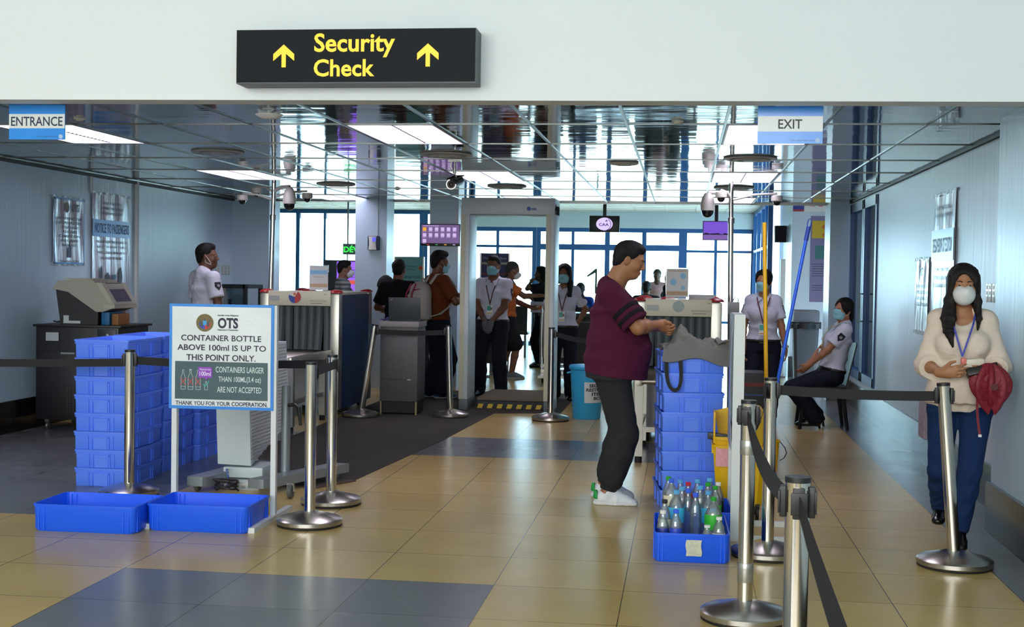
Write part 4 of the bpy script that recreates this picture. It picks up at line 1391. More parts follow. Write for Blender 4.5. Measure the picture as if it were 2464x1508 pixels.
t, s, w, h, fr = wall_poster('banner', 1, 9.87, 10.72, 0.85, 2.12, 'tall crinkled banner with a blue band on the right wall')
MB().bx(-0.022, -0.021, -w / 2, w / 2, 0.12, 0.36).build('blue_band', mat('pale_blue_banner_band', '3F7FC4', 0.3), t)
for k, (ln, ww) in enumerate((('REPUBLIC OF THE PHILIPPINES', .5), ('DEPARTMENT OF TRANSPORTATION', .6))):
    text(MB(), ln, (-0.0225, 0.0, 0.53 - 0.06 * k), w=ww, h=0.03, bold=.02, frame=fr).build('lettering', mat('faded_print', '5A6478', 0.5), t, smooth=0)
text(MB(), 'NOTICE TO PASSENGERS', (-0.0235, 0, 0.24), w=0.74, h=0.11, bold=.02, frame=fr).build('lettering', mat('faded_print', '5A6478', 0.5), t, smooth=0)
for k in range(3):
    text(MB(), ('SUBJECT TO SECURITY CHECK', 'ITEMS NOT ALLOWED', 'ON BOARD')[k], (-0.0225, 0.0, 0.05 - 0.06 * k), w=.6, h=0.03, bold=.02, frame=fr).build('lettering', mat('faded_print', '5A6478', 0.5), t, smooth=0)
t, s, w, h, fr = wall_poster('poster', 1, 10.86, 11.46, 1.02, 1.63, 'small crinkled OTS notice on the right wall beside the tall banner')
text(MB(), 'OTS', (-0.0225, 0.0, 0.2), w=.16, h=0.07, bold=.03, frame=fr).build('lettering', mat('faded_print', '5A6478', 0.5), t, smooth=0)
for k in range(4):
    text(MB(), ('KNOW WHAT ITEMS', 'ARE ALLOWED', 'CARRY ON', 'BAGGAGE')[k], (-0.0225, 0.0, 0.08 - 0.05 * k), w=.4, h=0.03, bold=.02, frame=fr).build('lettering', mat('faded_print', '5A6478', 0.5), t, smooth=0)

# switches
M_sw = mat('steel_switch_plate', 'B8B4A8', 0.3, 0.6)
def switch_plate(x, y, z, face, label, n=3):
    t = thing('switch_plate', label, 'switch', (x, y, z), 0, 'steel switch plates on the walls')
    MB().bx(0 if face > 0 else -0.006, 0.006 if face > 0 else 0, -0.035, 0.035, -0.06, 0.06, 0.002).build('plate', M_sw, t)
    for k in range(n):
        zz = (k - (n - 1) / 2) * 0.036
        MB().bx(0.006 * (face > 0) - 0.009 * (face < 0), 0.009 * (face > 0) - 0.006 * (face < 0), -0.012, 0.012, zz - 0.012, zz + 0.012).build('rocker', M_white, t)
for k, y in enumerate((15.78, 15.95, 16.07, 16.19)):
    switch_plate(-5.82, y, 1.455, 1, 'steel switch plate on the left wall behind the guard, %s of the row of four' % ('first', 'second', 'third', 'last')[k])
for k, y in enumerate((8.58, 8.66, 8.76, 8.84)):
    switch_plate(1.98, y, 1.375, -1, 'steel switch plate behind the woman in cream, %s of that row of four' % ('nearest', 'second', 'third', 'farthest')[k])
t = thing('wall_socket', 'white socket set in the black skirting behind the woman in cream', 'socket', (1.954, 8.05, 0.20))
MB().bx(-0.006, 0.0, -0.05, 0.05, -0.05, 0.05, 0.002).build('plate', M_white, t)
tag(MB().bx(-5.818, -5.79, 13.25, 13.30, 0.28, 2.385).build('cable_duct', M_white), 'vertical white cable duct on the left wall beside the tall banner', 'cable duct')
tag(MB().bx(-5.818, -5.80, 12.20, 12.225, 2.20, 2.385).build('cable_duct', M_white), 'short white cable duct above the tall banner on the left wall', 'cable duct')
# ================================================================ BAGGAGE SCANNERS
M_cream2 = mat('cream_scanner_cover', 'CFC9B4', 0.4)
M_brush = mat('brushed_scanner_steel', 'A9A7A0', 0.32, 0.85)
M_navyp = mat('dark_blue_scanner_panel', '1A3560', 0.35, 0.2)
M_curtain = mat('grey_lead_curtain', '3C474C', 0.5, bump=0.1, bscale=6)
M_redcap = mat('red_corner_cap', '9A1F26', 0.35)
M_dark = mat('tunnel_dark', '0A0B0D', 0.6)
def scanner(x, y, L, label, flag, conv, w=0.80):
    """origin: front centre on the floor; tunnel runs to +y; roller table comes towards -y"""
    t = thing('baggage_scanner', label, 'baggage scanner', (x, y, 0))
    H = 1.262
    hw = w / 2
    for s in (-1, 1):
        for yy in (0.0, L - 0.14):
            MB().bx(s * hw - (0.095 if s > 0 else 0), s * hw + (0 if s > 0 else 0.095), yy, yy + 0.14, 0.07, 1.235, 0.015).build('corner_post', M_brush, t)
    for s in (-1, 1):
        MB().bx(s * hw - (0.012 if s > 0 else -0.002), s * hw + (-0.002 if s > 0 else 0.012), 0.14, L - 0.14, 0.07, 1.22).build('side_panel', M_navyp, t)
    MB().bx(-hw + 0.02, hw - 0.02, 0.02, L - 0.02, 1.20, 1.245).build('roof', M_cream2, t)
    mb = MB()
    mb.bx(-hw + 0.088, hw - 0.088, -0.004, 0.03, 1.108, 1.256, 0.006)
    fp = mb.build('front_header', M_cream2, t)
    mb = MB()
    mb.bx(-hw + 0.10, -hw + 0.205, -0.006, -0.004, 1.155, 1.205)
    mb.build('plate', mat('pale_metal_plate', '9DA3A2', 0.4), fp)
    mb = MB()
    text(mb, 'SMITHS DETECTION' if flag else 'SMITHS DETECTION', (0.195, -0.0065, 1.157), w=0.17, h=0.016)
    mb.bx(0.12, 0.24, -0.0065, -0.0045, 1.132, 1.137)
    mb.bx(0.255, 0.275, -0.006, -0.0045, 1.222, 1.228)
    mb.build('lettering', mat('grey_print', '77756C', 0.6), fp, smooth=0)
    fx = Matrix.Rotation(R(90), 3, 'X')
    mb = MB()
    if flag:
        c = (-0.045, -0.006, 1.195)
        n = 24
        def arc(a0, a1, r=0.062):
            return [(c[0] + r * math.cos(R(a0 + (a1 - a0) * k / n)), c[2] + r * math.sin(R(a0 + (a1 - a0) * k / n))) for k in range(n + 1)]
        mb.prism(arc(60, 160) + [(c[0], c[2])], -0.009, -0.004, m=0)
        mb.prism([(c[0], c[2])] + arc(160, 270), -0.009, -0.004, m=1)
        mb.prism([(c[0], c[2])] + arc(270, 420), -0.009, -0.004, m=2)
        for k in range(8):
            a = 2 * PI * k / 8
            mb.bar((c[0] - .002, -0.0095, c[2] + 0.03), (c[0] - .002 + 0.02 * math.cos(a), -0.0095, c[2] + 0.03 + 0.02 * math.sin(a)), 0.005, 0.001, up=(0, 1, 0), m=3)
        mb.build('round_sticker', [mat('sticker_white', 'D8D4D0', 0.4), mat('sticker_blue', '1F3A9A', 0.4), mat('sticker_red', 'B02A34', 0.4), mat('sticker_orange', 'D8602A', 0.4)], fp, smooth=0)
    else:
        mb.lathe([(0.001, 0), (0.05, 0), (0.05, 0.004), (0.001, 0.004)], 32, (0.0, -0.004, 1.195), fx)
        mb.build('round_sticker', mat('speckled_sticker', '7C8C8C', 0.3, var=0.7, vscale=150), fp)
    for sx in (-1, 1):
        for yy in (0.0, L - 0.14):
            MB().ell((sx * (hw - 0.05), yy + 0.07, 1.238), (0.072, 0.09, 0.036), zmin=0).build('corner_cap', M_redcap, t)
    MB().ell((-0.10, L * 0.5, 1.24), (0.075, 0.09, 0.034), zmin=0).build('beacon', M_redcap, t)
    mb = MB()
    mb.bx(-hw + 0.09, hw - 0.09, 0.35, 0.36, 0.62, 1.20)
    mb.bx(-hw + 0.09, -hw + 0.095, 0.03, 0.36, 0.62, 1.15)
    mb.bx(hw - 0.095, hw - 0.09, 0.03, 0.36, 0.62, 1.15)
    mb.build('tunnel', M_dark, t)
    n = 8
    pw = (w - 0.19) / n
    rr = random.Random(4 if flag else 9)
    for k in range(n):
        x0 = -hw + 0.097 + k * pw
        dy = rr.uniform(-0.012, 0.012)
        bend = rr.uniform(-0.05, 0.05)
        mb = MB()
        mb.sheet(lambda u, v: (x0 + pw * (0.02 + 0.96 * u) + bend * (1 - v) ** 2 * 0.3, 0.055 + dy + 0.012 * math.sin(PI * u) - abs(bend) * (1 - v) ** 2, 0.668 + 0.47 * v), 6, 8, 0.004)
        mb.build('curtain_strip', M_curtain, t)
    # belt and roller table
    mb = MB()
    mb.bx(-hw + 0.10, hw - 0.10, -0.10, L, 0.645, 0.662)
    mb.build('belt', M_rubber, t)
    mb = MB()
    mb.bx(-hw + 0.02, hw - 0.02, 0.02, L - 0.02, 0.11, 0.62)
    mb.build('lower_body', M_dsteel, t)
    mb = MB()
    for s in (-1, 1):
        mb.bx(s * (hw - 0.09) - 0.02, s * (hw - 0.09) + 0.02, -conv, 0.0, 0.60, 0.675, 0.004)
    tb = mb.build('table_rail', M_brush, t)
    mb = MB()
    for k in range(int(conv / 0.06)):
        mb.cyl((-hw + 0.11, -conv + 0.03 + 0.06 * k, 0.635), (hw - 0.11, -conv + 0.03 + 0.06 * k, 0.635), 0.022, n=12)
    mb.build('rollers', M_steel, t)
    for s in (-1, 1):
        for yy in (-conv + 0.05, -0.25):
            mb = MB()
            mb.bx(s * (hw - 0.09) - 0.03, s * (hw - 0.09) + 0.03, yy - 0.03, yy + 0.03, 0.05, 0.61)
            lg = mb.build('table_leg', M_brush, t)
            MB().cyl((s * (hw - 0.09), yy, 0.0), (s * (hw - 0.09), yy, 0.055), 0.028).build('foot', M_rubber, lg)
    mb = MB()
    mb.bx(-hw + 0.09, hw - 0.09, -conv + 0.03, -conv + 0.07, 0.24, 0.28)
    for s in (-1, 1):
        mb.bx(s * (hw - 0.09) - 0.02, s * (hw - 0.09) + 0.02, -conv + 0.05, -0.25, 0.24, 0.28)
    mb.build('cross_bars', M_brush, t)
    for s in (-1, 1):
        for yy in (0.10, L - 0.1):
            MB().cyl((s * (hw - 0.1), yy, 0.0), (s * (hw - 0.1), yy, 0.11), 0.035).build('foot', M_rubber, t)
    return t
xl = scanner(-3.80, 12.6, 1.38, 'baggage scanner with the flag sticker, left of the laptop podium', True, 1.35, 0.82)
xr = scanner(-0.035, 11.4, 1.30, 'baggage scanner with grey round sticker, behind the man in maroon', False, 1.30, 0.75)
def sign_holder(x, y, z, label, kind):
    t = thing('sign_holder', label, 'sign holder', (x, y, z), 0, 'clear stands with printed sheets on the scanners')
    W_, H_ = 0.20, 0.275
    MB().bx(-W_ / 2, W_ / 2, -0.003, 0.003, 0.0, H_).bx(-W_ / 2, W_ / 2, -0.04, 0.05, 0.0, 0.004).build('acrylic', clear_mat('acrylic_sheet', 'F2F4F6', 0.08, 0.04), t)
    mb = MB()
    mb.bx(-W_ / 2 + .004, W_ / 2 - .004, -0.0045, -0.003, 0.02, H_ - .008, m=0)
    if kind:
        for (a, b, r_) in ((-0.035, 0.15, 0.03), (0.05, 0.205, 0.026), (0.05, 0.10, 0.02)):
            mb.lathe([(0.001, 0), (r_, 0), (r_, 0.0008), (0.001, 0.0008)], 20, (a, -0.0046, b), Matrix.Rotation(R(90), 3, 'X'), m=1)
        mb.bx(-W_ / 2 + .01, W_ / 2 - .01, -0.0053, -0.0045, 0.035, 0.07, m=2)
        mb.bx(-0.08, 0.08, -0.0053, -0.0045, 0.244, 0.252, m=2)
    else:
        mb.bx(-W_ / 2 + .01, W_ / 2 - .01, -0.0053, -0.0045, 0.05, 0.085, m=2)
        mb.bx(-W_ / 2 + .01, W_ / 2 - .01, -0.0053, -0.0045, 0.18, 0.22, m=1)
        mb.bx(-0.05, 0.05, -0.0053, -0.0045, 0.150, 0.156, m=2)
    mb.build('sheet', [mat('white_sheet', 'C6C8CC', 0.5), mat('sky_print', '7FB4D8', 0.5), mat('tan_print', 'B59A80', 0.6)], t, smooth=0)
sign_holder(-3.645, 12.75, 1.245, 'clear stand with a printed sheet on the left scanner', False)
sign_holder(-0.05, 11.5, 1.256, 'clear stand with a sheet of blue circles on the right scanner', True)
pp = thing('paper_stack', 'stack of papers lying on the right scanner beside the clear stand', 'papers', (0.165, 11.80, 1.247))
for k in range(4):
    MB().box((0.004 * (k % 2), 0.003 * k, 0.006 + 0.012 * k), (0.225, 0.30, 0.011), rz3(0.03 * (k - 1.5))).build('bundle', mat('greyish_paper', 'B4B6BC', 0.6), pp)

# monitor behind the left scanner
t = thing('glass_case', 'dark-framed glass case standing behind the left scanner by the wall', 'display case', (-4.75, 13.6, 0.0))
O = (-4.75, 13.6, 0.0)
mb = MB(O)
for x in (-5.02, -4.62):
    for y in (13.35, 13.85):
        mb.bx(x - 0.02, x + 0.02, y - 0.02, y + 0.02, 0, 1.30)
for z in (0.02, 0.75, 1.28):
    for y in (13.35, 13.85):
        mb.bx(-5.02, -4.62, y - 0.02, y + 0.02, z - 0.02, z + 0.02)
    for x in (-5.02, -4.62):
        mb.bx(x - 0.02, x + 0.02, 13.35, 13.85, z - 0.02, z + 0.02)
mb.build('frame', M_black, t)
MB(O).bx(-5.0, -4.64, 13.37, 13.83, 0.73, 0.75).bx(-5.0, -4.64, 13.37, 13.83, 0.02, 0.72).build('shelf', mat('dark_cabinet_wood', '2A2522', 0.5), t)
MB(O).bx(-5.0, -4.64, 13.345, 13.35, 0.76, 1.27).build('glass', clear_mat('case_glass', 'AEBBC0', 0.12, 0.05), t)
rr = random.Random(8)
for k in range(5):
    tag(MB().bx(-4.97 + 0.066 * k, -4.97 + 0.066 * k + 0.05, 13.5, 13.58, 0.75, 0.75 + rr.uniform(0.18, 0.4), 0.004).build('box', mat(('dull_pink_box', 'slate_box', 'tan_box', 'steel_box', 'white_box')[k], ('6E5258', '47545C', '7A6450', '6C7478', '9AA0A4')[k], 0.5)),
        '%s upright box inside the dark glass case' % ('dull pink', 'slate blue', 'tan', 'steel grey', 'pale grey')[k], 'box', 'boxes in the glass case')

# ================================================================ WALK-THROUGH DETECTOR ARCH
M_arch = mat('pale_arch_panel', 'B9C3C6', 0.4)
M_archy = mat('yellowed_arch_edge', 'B4B29A', 0.45)
wt = thing('metal_detector_arch', 'pale walk-through metal detector arch in the middle of the checkpoint', 'metal detector', (-1.85, 13.75, 0))
for s in (-1, 1):
    mb = MB()
    mb.bx(s * 0.455 - 0.045, s * 0.455 + 0.045, -0.10, 0.40, 0.10, 2.20, 0.01)
    lp = mb.build('side_panel', M_arch, wt)
    MB().bx(s * 0.455 - 0.047, s * 0.455 + 0.047, -0.105, 0.405, 0.0, 0.12, 0.01).build('foot', mat('arch_grey_foot', '5A6468', 0.5), lp)
    MB().bx(s * 0.455 - 0.048, s * 0.455 + (0.0 if s < 0 else 0.0), -0.108, -0.098, 0.12, 2.18).build('edge_strip', M_archy, lp)
mb = MB()
mb.bx(-0.50, 0.50, -0.11, 0.41, 2.085, 2.262, 0.012)
hd = mb.build('crossbar', M_arch, wt)
mb = MB()
text(mb, 'ceia', (0.27, -0.1115, 2.15), w=0.07, h=0.032, bold=0.03)
mb.lathe([(0.018, 0), (0.022, 0), (0.022, 0.001), (0.018, 0.001)], 24, (0.222, -0.111, 2.15), Matrix.Rotation(R(90), 3, 'X'))
mb.build('lettering', mat('blue_logo_print', '2C4C9C', 0.5), hd, smooth=0)
mb = MB()
for z in (2.12, 2.19):
    mb.bx(0.498, 0.506, -0.06, -0.03, z - 0.012, z + 0.012)
mb.build('latch', M_black, hd)

# step mat with hazard tape
fm = thing('foot_mat', 'grey padded mat edged with yellow and black hazard tape, inside the detector arch', 'mat', (-1.82, 14.45, 0))
MB().bx(-0.37, 0.37, -0.56, 0.56, 0.0, 0.085, 0.02).build('base', mat('dark_mat_rubber', '33363A', 0.8), fm)
MB().bx(-0.375, 0.375, -0.565, 0.55, 0.085, 0.115, 0.012).build('carpet_top', mat('beige_carpet', '6C6453', 0.95, bump=0.5, bscale=200), fm)
for k in range(7):
    MB().raw([(-0.37 + 0.106 * k, -0.5625, 0.004), (-0.37 + 0.106 * k + 0.055, -0.5625, 0.004), (-0.37 + 0.106 * k + 0.072, -0.5625, 0.05), (-0.37 + 0.106 * k + 0.017, -0.5625, 0.05),
              (-0.37 + 0.106 * k, -0.559, 0.004), (-0.37 + 0.106 * k + 0.055, -0.559, 0.004), (-0.37 + 0.106 * k + 0.072, -0.559, 0.05), (-0.37 + 0.106 * k + 0.017, -0.559, 0.05)],
             [(0, 1, 2, 3), (4, 7, 6, 5), (0, 4, 5, 1), (1, 5, 6, 2), (2, 6, 7, 3), (3, 7, 4, 0)]).build('hazard_stripe', mat('hazard_yellow', 'C9A81E', 0.5), fm)

# carpet runner
M_carpet = mat('charcoal_carpet', '39352F', 0.95, bump=0.6, bscale=300, var=0.25, vscale=3)
cr = thing('carpet_runner', 'long charcoal carpet runner leading to the detector arch', 'carpet', (-2.75, 12.0, 0))
mb = MB()
mb.prism([(-3.40, 9.60), (-3.05, 8.55), (-2.42, 8.40), (-2.24, 8.75), (-2.05, 11.0), (-1.93, 13.4), (-1.25, 13.6), (-1.25, 15.9), (-3.38, 15.9), (-3.38, 11.2)], 0.0005, 0.0035, 'xy')
mb.v = [(p[0] + 2.75, p[1] - 12.0, p[2]) for p in mb.v]
mb.build('pile', M_carpet, cr, smooth=0)
mb = MB()
mb.bar((-2.42 + 2.75, 8.40 - 12, 0.005), (-2.24 + 2.75, 8.75 - 12, 0.005), 0.05, 0.008)
mb.bar((-2.75 + 2.75, 8.46 - 12, 0.005), (-2.42 + 2.75, 8.40 - 12, 0.005), 0.05, 0.008)
mb.build('edge_tape', mat('brown_carpet_tape', '4E3A34', 0.7), cr)

# podium with the laptop
pd = thing('podium', 'grey flecked wooden podium carrying the laptop', 'podium', (-2.86, 13.15, 0))
M_pod = mat('grey_flecked_laminate', '4C4A4E', 0.5, var=0.3, vscale=60)
MB().bx(-0.195, 0.195, -0.18, 0.22, 0.14, 0.90, 0.004).build('body', M_pod, pd)
MB().bx(-0.205, 0.205, -0.19, 0.24, 0.90, 0.955, 0.004).build('top', mat('pale_podium_top', '857E80', 0.5), pd)
mb = MB()
for x in (-0.19, 0.175):
    mb.bx(x, x + 0.016, -0.178, -0.162, 0.0, 0.14, m=1)
mb.bx(-0.185, 0.185, -0.14, 0.2, 0.02, 0.14, m=0)
mb.build('plinth', [M_dark, mat('pale_edging', '8F8456', 0.5)], pd)
MB().bx(0.09, 0.125, -0.183, -0.18, 0.36, 0.368).build('label_strip', M_white, pd)
MB().bx(-0.18, 0.12, -0.182, -0.18, 0.362, 0.365).build('groove', M_dark, pd)
lt = thing('laptop', 'dark open laptop on the podium, its lid towards us', 'laptop', (-2.84, 13.15, 0.955))
MB().bx(-0.168, 0.168, 0.0, 0.20, 0.0, 0.015, 0.003).build('base', M_black, lt)
mb = MB()
mb.box((0, -0.022, 0.127), (0.336, 0.008, 0.236), rx3(R(8)), 0.003)
ld = mb.build('lid', mat('slate_laptop_lid', '2A3238', 0.45), lt)
MB().box((-0.135, -0.0415, 0.222), (0.028, 0.001, 0.008), rx3(R(8)) @ ry3(R(-38))).build('badge', M_steel, ld)
t = thing('purple_cloth', 'bunched violet and pink cloth at the left edge of the podium top', 'cloth', (-2.985, 13.28, 0.955))
MB().sheet(lambda u, v: (-0.14 + 0.14 * u, -0.06 + 0.12 * v, 0.004 + 0.03 * (0.5 + 0.5 * math.sin(9 * u + 5 * v)) * math.sin(PI * u) * math.sin(PI * v) + 0.004), 14, 10, 0.003).build('cloth', mat('violet_cloth', '3A2A78', 0.8), t)

# ================================================================ BLUE BIN
bn = thing('round_bin', 'tall sky blue round plastic bin with a paper notice, behind the man in maroon', 'bin', (-0.95, 13.2, 0))
M_binblue = mat('sky_blue_plastic', '2FA3DA', 0.38)
MB().lathe([(0.001, 0.0), (0.135, 0.0), (0.142, 0.01), (0.172, 0.50), (0.165, 0.50), (0.136, 0.02), (0.001, 0.016)], 40).build('body', M_binblue, bn)
mb = MB().lathe([(0.172, 0.505), (0.185, 0.505), (0.187, 0.53), (0.176, 0.545), (0.06, 0.552), (0.001, 0.552), ], 40)
mb.lathe([(0.001, 0.50), (0.172, 0.505)], 40, cap=False)
mb.build('lid', M_binblue, bn)
for s in (-1, 1):
    MB().tube([(s * 0.165, -0.03, 0.47), (s * 0.20, -0.03, 0.46), (s * 0.20, 0.03, 0.46), (s * 0.165, 0.03, 0.47)], 0.008).build('handle', M_binblue, bn)
mb = MB()
def wrap(u, v):
    a = R(-95) + R(108) * u
    r_ = 0.153 + 0.019 * (0.17 + 0.21 * v) / 0.5 + 0.0045 + (0.0)
    z = 0.17 + 0.21 * v
    r_ = 0.142 + 0.030 * (z - 0.01) / 0.49 + 0.003
    return (r_ * math.cos(a), r_ * math.sin(a), z)
mb.sheet(wrap, 14, 2, 0.001)
lb = mb.build('paper_notice', mat('notice_paper', 'D5DADA', 0.6), bn)
mb = MB()
for k, ln in enumerate(('SECURITY', 'RESTRICTED', 'ITEMS', 'BOX')):
    x, z, fs = text_mesh(ln, w=(0.23, 0.29, 0.17, 0.12)[k], h=0.034, bold=0.03)
    zc = 0.345 - 0.043 * k
    vs = []
    for a_, b_ in zip(x, z):
        zz = zc + float(b_)
        r_ = 0.142 + 0.030 * (zz - 0.01) / 0.49 + 0.0045
        a = R(-38) + float(a_) / r_
        vs.append((r_ * math.cos(a), r_ * math.sin(a), zz))
    mb.raw(vs, fs)
mb.build('lettering', M_black, lb, smooth=0)

# ================================================================ MOP BUCKET AND MOPS
M_yel = mat('yellow_plastic', 'E2B307', 0.4, bump=0.03, bscale=20)
bk = thing('mop_bucket', 'yellow wheeled mop bucket with wringer behind the white notice board edge', 'mop bucket', (0.374, 7.925, 0))
bk.scale = (0.75, 0.72, 1.2)
def tub(mb, x0, x1, y0, y1, z0, z1, tp, wall=0.012):
    cx, cy = (x0 + x1) / 2, (y0 + y1) / 2
    def ring(z, s, inset):
        hx, hy = (x1 - x0) / 2 * s - inset, (y1 - y0) / 2 * s - inset
        c = min(hx, hy) * 0.25
        return [(cx + a, cy + b, z) for a, b in ((hx - c, -hy), (hx, -hy + c), (hx, hy - c), (hx - c, hy), (-hx + c, hy), (-hx, hy - c), (-hx, -hy + c), (-hx + c, -hy))]
    rg = [ring(z0, tp, 0), ring(z1, 1, 0), ring(z1, 1.0, -0.012), ring(z1 + 0.015, 1.0, -0.012), ring(z1 + 0.015, 1, wall), ring(z0 + wall, tp, wall)]
    vs = [p for r_ in rg for p in r_]
    fs = [tuple(reversed(range(8)))]
    for i in range(5):
        for k in range(8):
            k2 = (k + 1) % 8
            fs.append((i * 8 + k, i * 8 + k2, i * 8 + 8 + k2, i * 8 + 8 + k))
    fs.append(tuple(range(40, 48)))
    mb.raw(vs, fs)
mb = MB()
tub(mb, -0.235, 0.19, -0.17, 0.22, 0.075, 0.36, 0.82)
mb.build('tub', M_yel, bk)
mb = MB()
tub(mb, -0.225, -0.035, -0.15, 0.12, 0.29, 0.40, 0.85, 0.008)
mb.bx(-0.245, -0.205, -0.05, -0.01, 0.325, 0.355)
mb.prism([(-0.155, 0.29), (-0.225, 0.53), (-0.04, 0.56), (-0.04, 0.29)], 0.10, 0.125)
mb.prism([(-0.10, 0.12), (0.0, 0.12), (0.0, 0.0)], 0.0, 0.001)
mb.v = mb.v[:-6]; mb.f = mb.f[:-5]; mb.mi = mb.mi[:-5]
mb.bx(-0.235, -0.22, -0.12, 0.12, 0.38, 0.535, 0.004)
mb.build('wringer', M_yel, bk)
mb = MB()
mb.bar((-0.28, -0.06, 0.415), (-0.03, -0.06, 0.40), 0.05, 0.035, bev=0.01)
mb.build('press_handle', M_black, bk)
mb = MB()
for k in range(6):
    a = 2 * PI * k / 6
    mb.cyl((-0.11, -0.05, 0.445), (-0.11 + 0.03 * math.cos(a), -0.05, 0.445 + 0.03 * math.sin(a)), 0.004, n=6)
mb.build('star_knob', M_yel, bk)
mb = MB()
mb.sheet(lambda u, v: (-0.215 + 0.11 * u, -0.178, 0.27 + 0.095 * v), 2, 2, 0.001)
mb.build('pink_sticker', mat('faded_pink_sticker', 'E0A0A8', 0.6, var=0.35, vscale=40), bk)
mb = MB()
mb.bx(0.035, 0.155, -0.16, 0.20, 0.36, 0.56, 0.025)
mb.build('dirty_water_tank', M_yel, bk)
for x in (-0.15, 0.12):
    for y in (-0.13, 0.16):
        mb = MB().lathe([(0.008, -0.011), (0.034, -0.011), (0.038, -0.005), (0.038, 0.005), (0.034, 0.011), (0.008, 0.011)], 20, (x, y, 0.038), Matrix.Rotation(R(90), 3, 'Y'))
        mb.bx(x - 0.018, x + 0.018, y - 0.012, y + 0.012, 0.06, 0.085)
        mb.build('caster', M_black, bk)
pl = thing('pail', 'small yellow pail with a wire handle beside the mop bucket', 'pail', (0.625, 9.56, 0))
pl.scale = (0.95, 0.95, 0.78)
MB().lathe([(0.001, 0.0), (0.075, 0.0), (0.095, 0.34), (0.10, 0.345), (0.10, 0.36), (0.088, 0.36), (0.07, 0.01), (0.001, 0.01)], 28).build('body', M_yel, pl)
MB().tube([(0.098, 0, 0.345), (0.135, 0, 0.29), (0.15, 0, 0.24), (0.13, 0, 0.19), (0.10, 0, 0.17)], 0.004, 6).build('handle', M_black, pl)
t = thing('mop', 'yellow mop handle standing upright behind the mop bucket', 'mop', (0.613, 9.29, 0))
mb = MB().cyl((0.0, 0, 0.12), (-0.055, 0.0, 1.84), 0.0145, n=14)
mb.build('handle', mat('yellow_mop_handle', 'E0AC08', 0.35), t)
mb = MB()
rr = random.Random(4)
for k in range(40):
    a, r_ = rr.uniform(0, 2 * PI), rr.uniform(0.01, 0.05)
    mb.tube([(0.006 * math.cos(a), 0.006 * math.sin(a), 0.13), (r_ * math.cos(a), r_ * math.sin(a), 0.05), (r_ * 1.1 * math.cos(a), r_ * 1.1 * math.sin(a), 0.008)], 0.005, 5)
mb.build('strands', mat('grey_mop_strands', '8E8C84', 0.9), t)
t = thing('broom', 'blue handle with a hanging loop, leaning to the right behind the queue post', 'broom', (0.565, 9.40, 0))
a, b = Vector((0.0, 0, 0.06)), Vector((0.295, 0.0, 1.74))
d = (b - a).normalized()
MB().cyl(a, b, 0.0125, n=14).build('handle', mat('bright_blue_handle', '1C5FE0', 0.35), t)
MB().cyl(b - d * 0.02, b + d * 0.08, 0.0155, n=14).build('grip', mat('dark_blue_grip', '1A3FA0', 0.4), t)
e = b + d * 0.08
s_ = d.cross(Vector((0, 1, 0))).normalized()
MB().tube([e - s_ * 0.009, e + d * 0.02 - s_ * 0.013, e + d * 0.045 - s_ * 0.011, e + d * 0.058, e + d * 0.045 + s_ * 0.011, e + d * 0.02 + s_ * 0.013, e + s_ * 0.009], 0.004, 8).build('loop', mat('dark_blue_grip', '1A3FA0'), t)
MB().box((0, 0, 0.035), (0.24, 0.05, 0.07), None, 0.01).build('head', mat('dark_blue_grip', '1A3FA0'), t)

# white board seen edge-on
pb = thing('notice_board', 'white wooden notice stand seen edge-on, between the bottle tray and the queue posts', 'notice board', (0.312, 7.2, 0))
mb = MB()
mb.bx(-0.030, 0.030, 0.0, 0.03, 0.03, 1.245)
mb.bx(-0.030, 0.030, 0.47, 0.50, 0.03, 1.245)
mb.bx(-0.029, 0.029, 0.031, 0.469, 1.215, 1.244)
mb.bx(-0.029, 0.029, 0.031, 0.469, 0.62, 0.65)
mb.build('frame', M_wood, pb)
for y in (0.0, 0.47):
    MB().bx(-0.030, 0.33, y, y + 0.03, 0.0, 0.03).build('foot', M_wood, pb)
MB().sheet(lambda u, v: (-0.034 - 0.010 * math.sin(3 * v) * (1 - u) * (v < .9), 0.0 + 0.50 * u, 0.50 + 0.74 * v), 10, 20, 0.002).build('banner', mat('grey_blue_banner_print', '98A4C0', 0.35, bump=0.3, bscale=6, var=0.3, vscale=3), pb)

# ================================================================ CHAIR, GREY BIN
M_chair = mat('black_moulded_plastic', '121418', 0.55, spec=0.25)
ch = thing('plastic_chair', 'black moulded plastic armless chair under the seated guard', 'chair', (1.36, 13.0, 0))
MB().sheet(lambda u, v: (-0.20 + 0.42 * u, -0.21 + 0.42 * v, 0.415 - 0.015 * math.sin(PI * u) * math.sin(PI * v) + (0.01 if u < .1 else 0)), 10, 10, 0.012).build('seat', M_chair, ch)
MB().sheet(lambda u, v: (0.21 + 0.09 * u + 0.03 * (1 - (2 * v - 1) ** 2) * 0.6, -0.20 + 0.40 * v, 0.42 + 0.40 * u + 0.02 * math.sin(PI * v) * u), 10, 10, 0.012).build('backrest', M_chair, ch)
for x, x2 in ((-0.17, -0.215), (0.18, 0.235)):
    for y in (-0.18, 0.18):
        MB().tube([(x, y, 0.41), (x2, y * 1.15, 0.0)], [0.024, 0.017], 8).build('leg', M_chair, ch)
gb = thing('trash_bin', 'tall grey bin with a black liner in front of the grey wall end', 'bin', (1.62, 17.6, 0))
mb = MB()
tub(mb, -0.17, 0.17, -0.17, 0.17, 0.10, 0.86, 0.8)
mb.build('body', mat('grey_bin_plastic', '4A4E52', 0.5), gb)
MB().sheet(lambda u, v: (0.186 * math.cos(2 * PI * u) * (1.12 if abs(math.cos(4 * PI * u)) < 2 else 1), 0.186 * math.sin(2 * PI * u) * 1.12, 0.80 + 0.085 * v + 0.008 * math.sin(9 * 2 * PI * u)), 40, 3, 0.004).build('liner', M_black, gb)
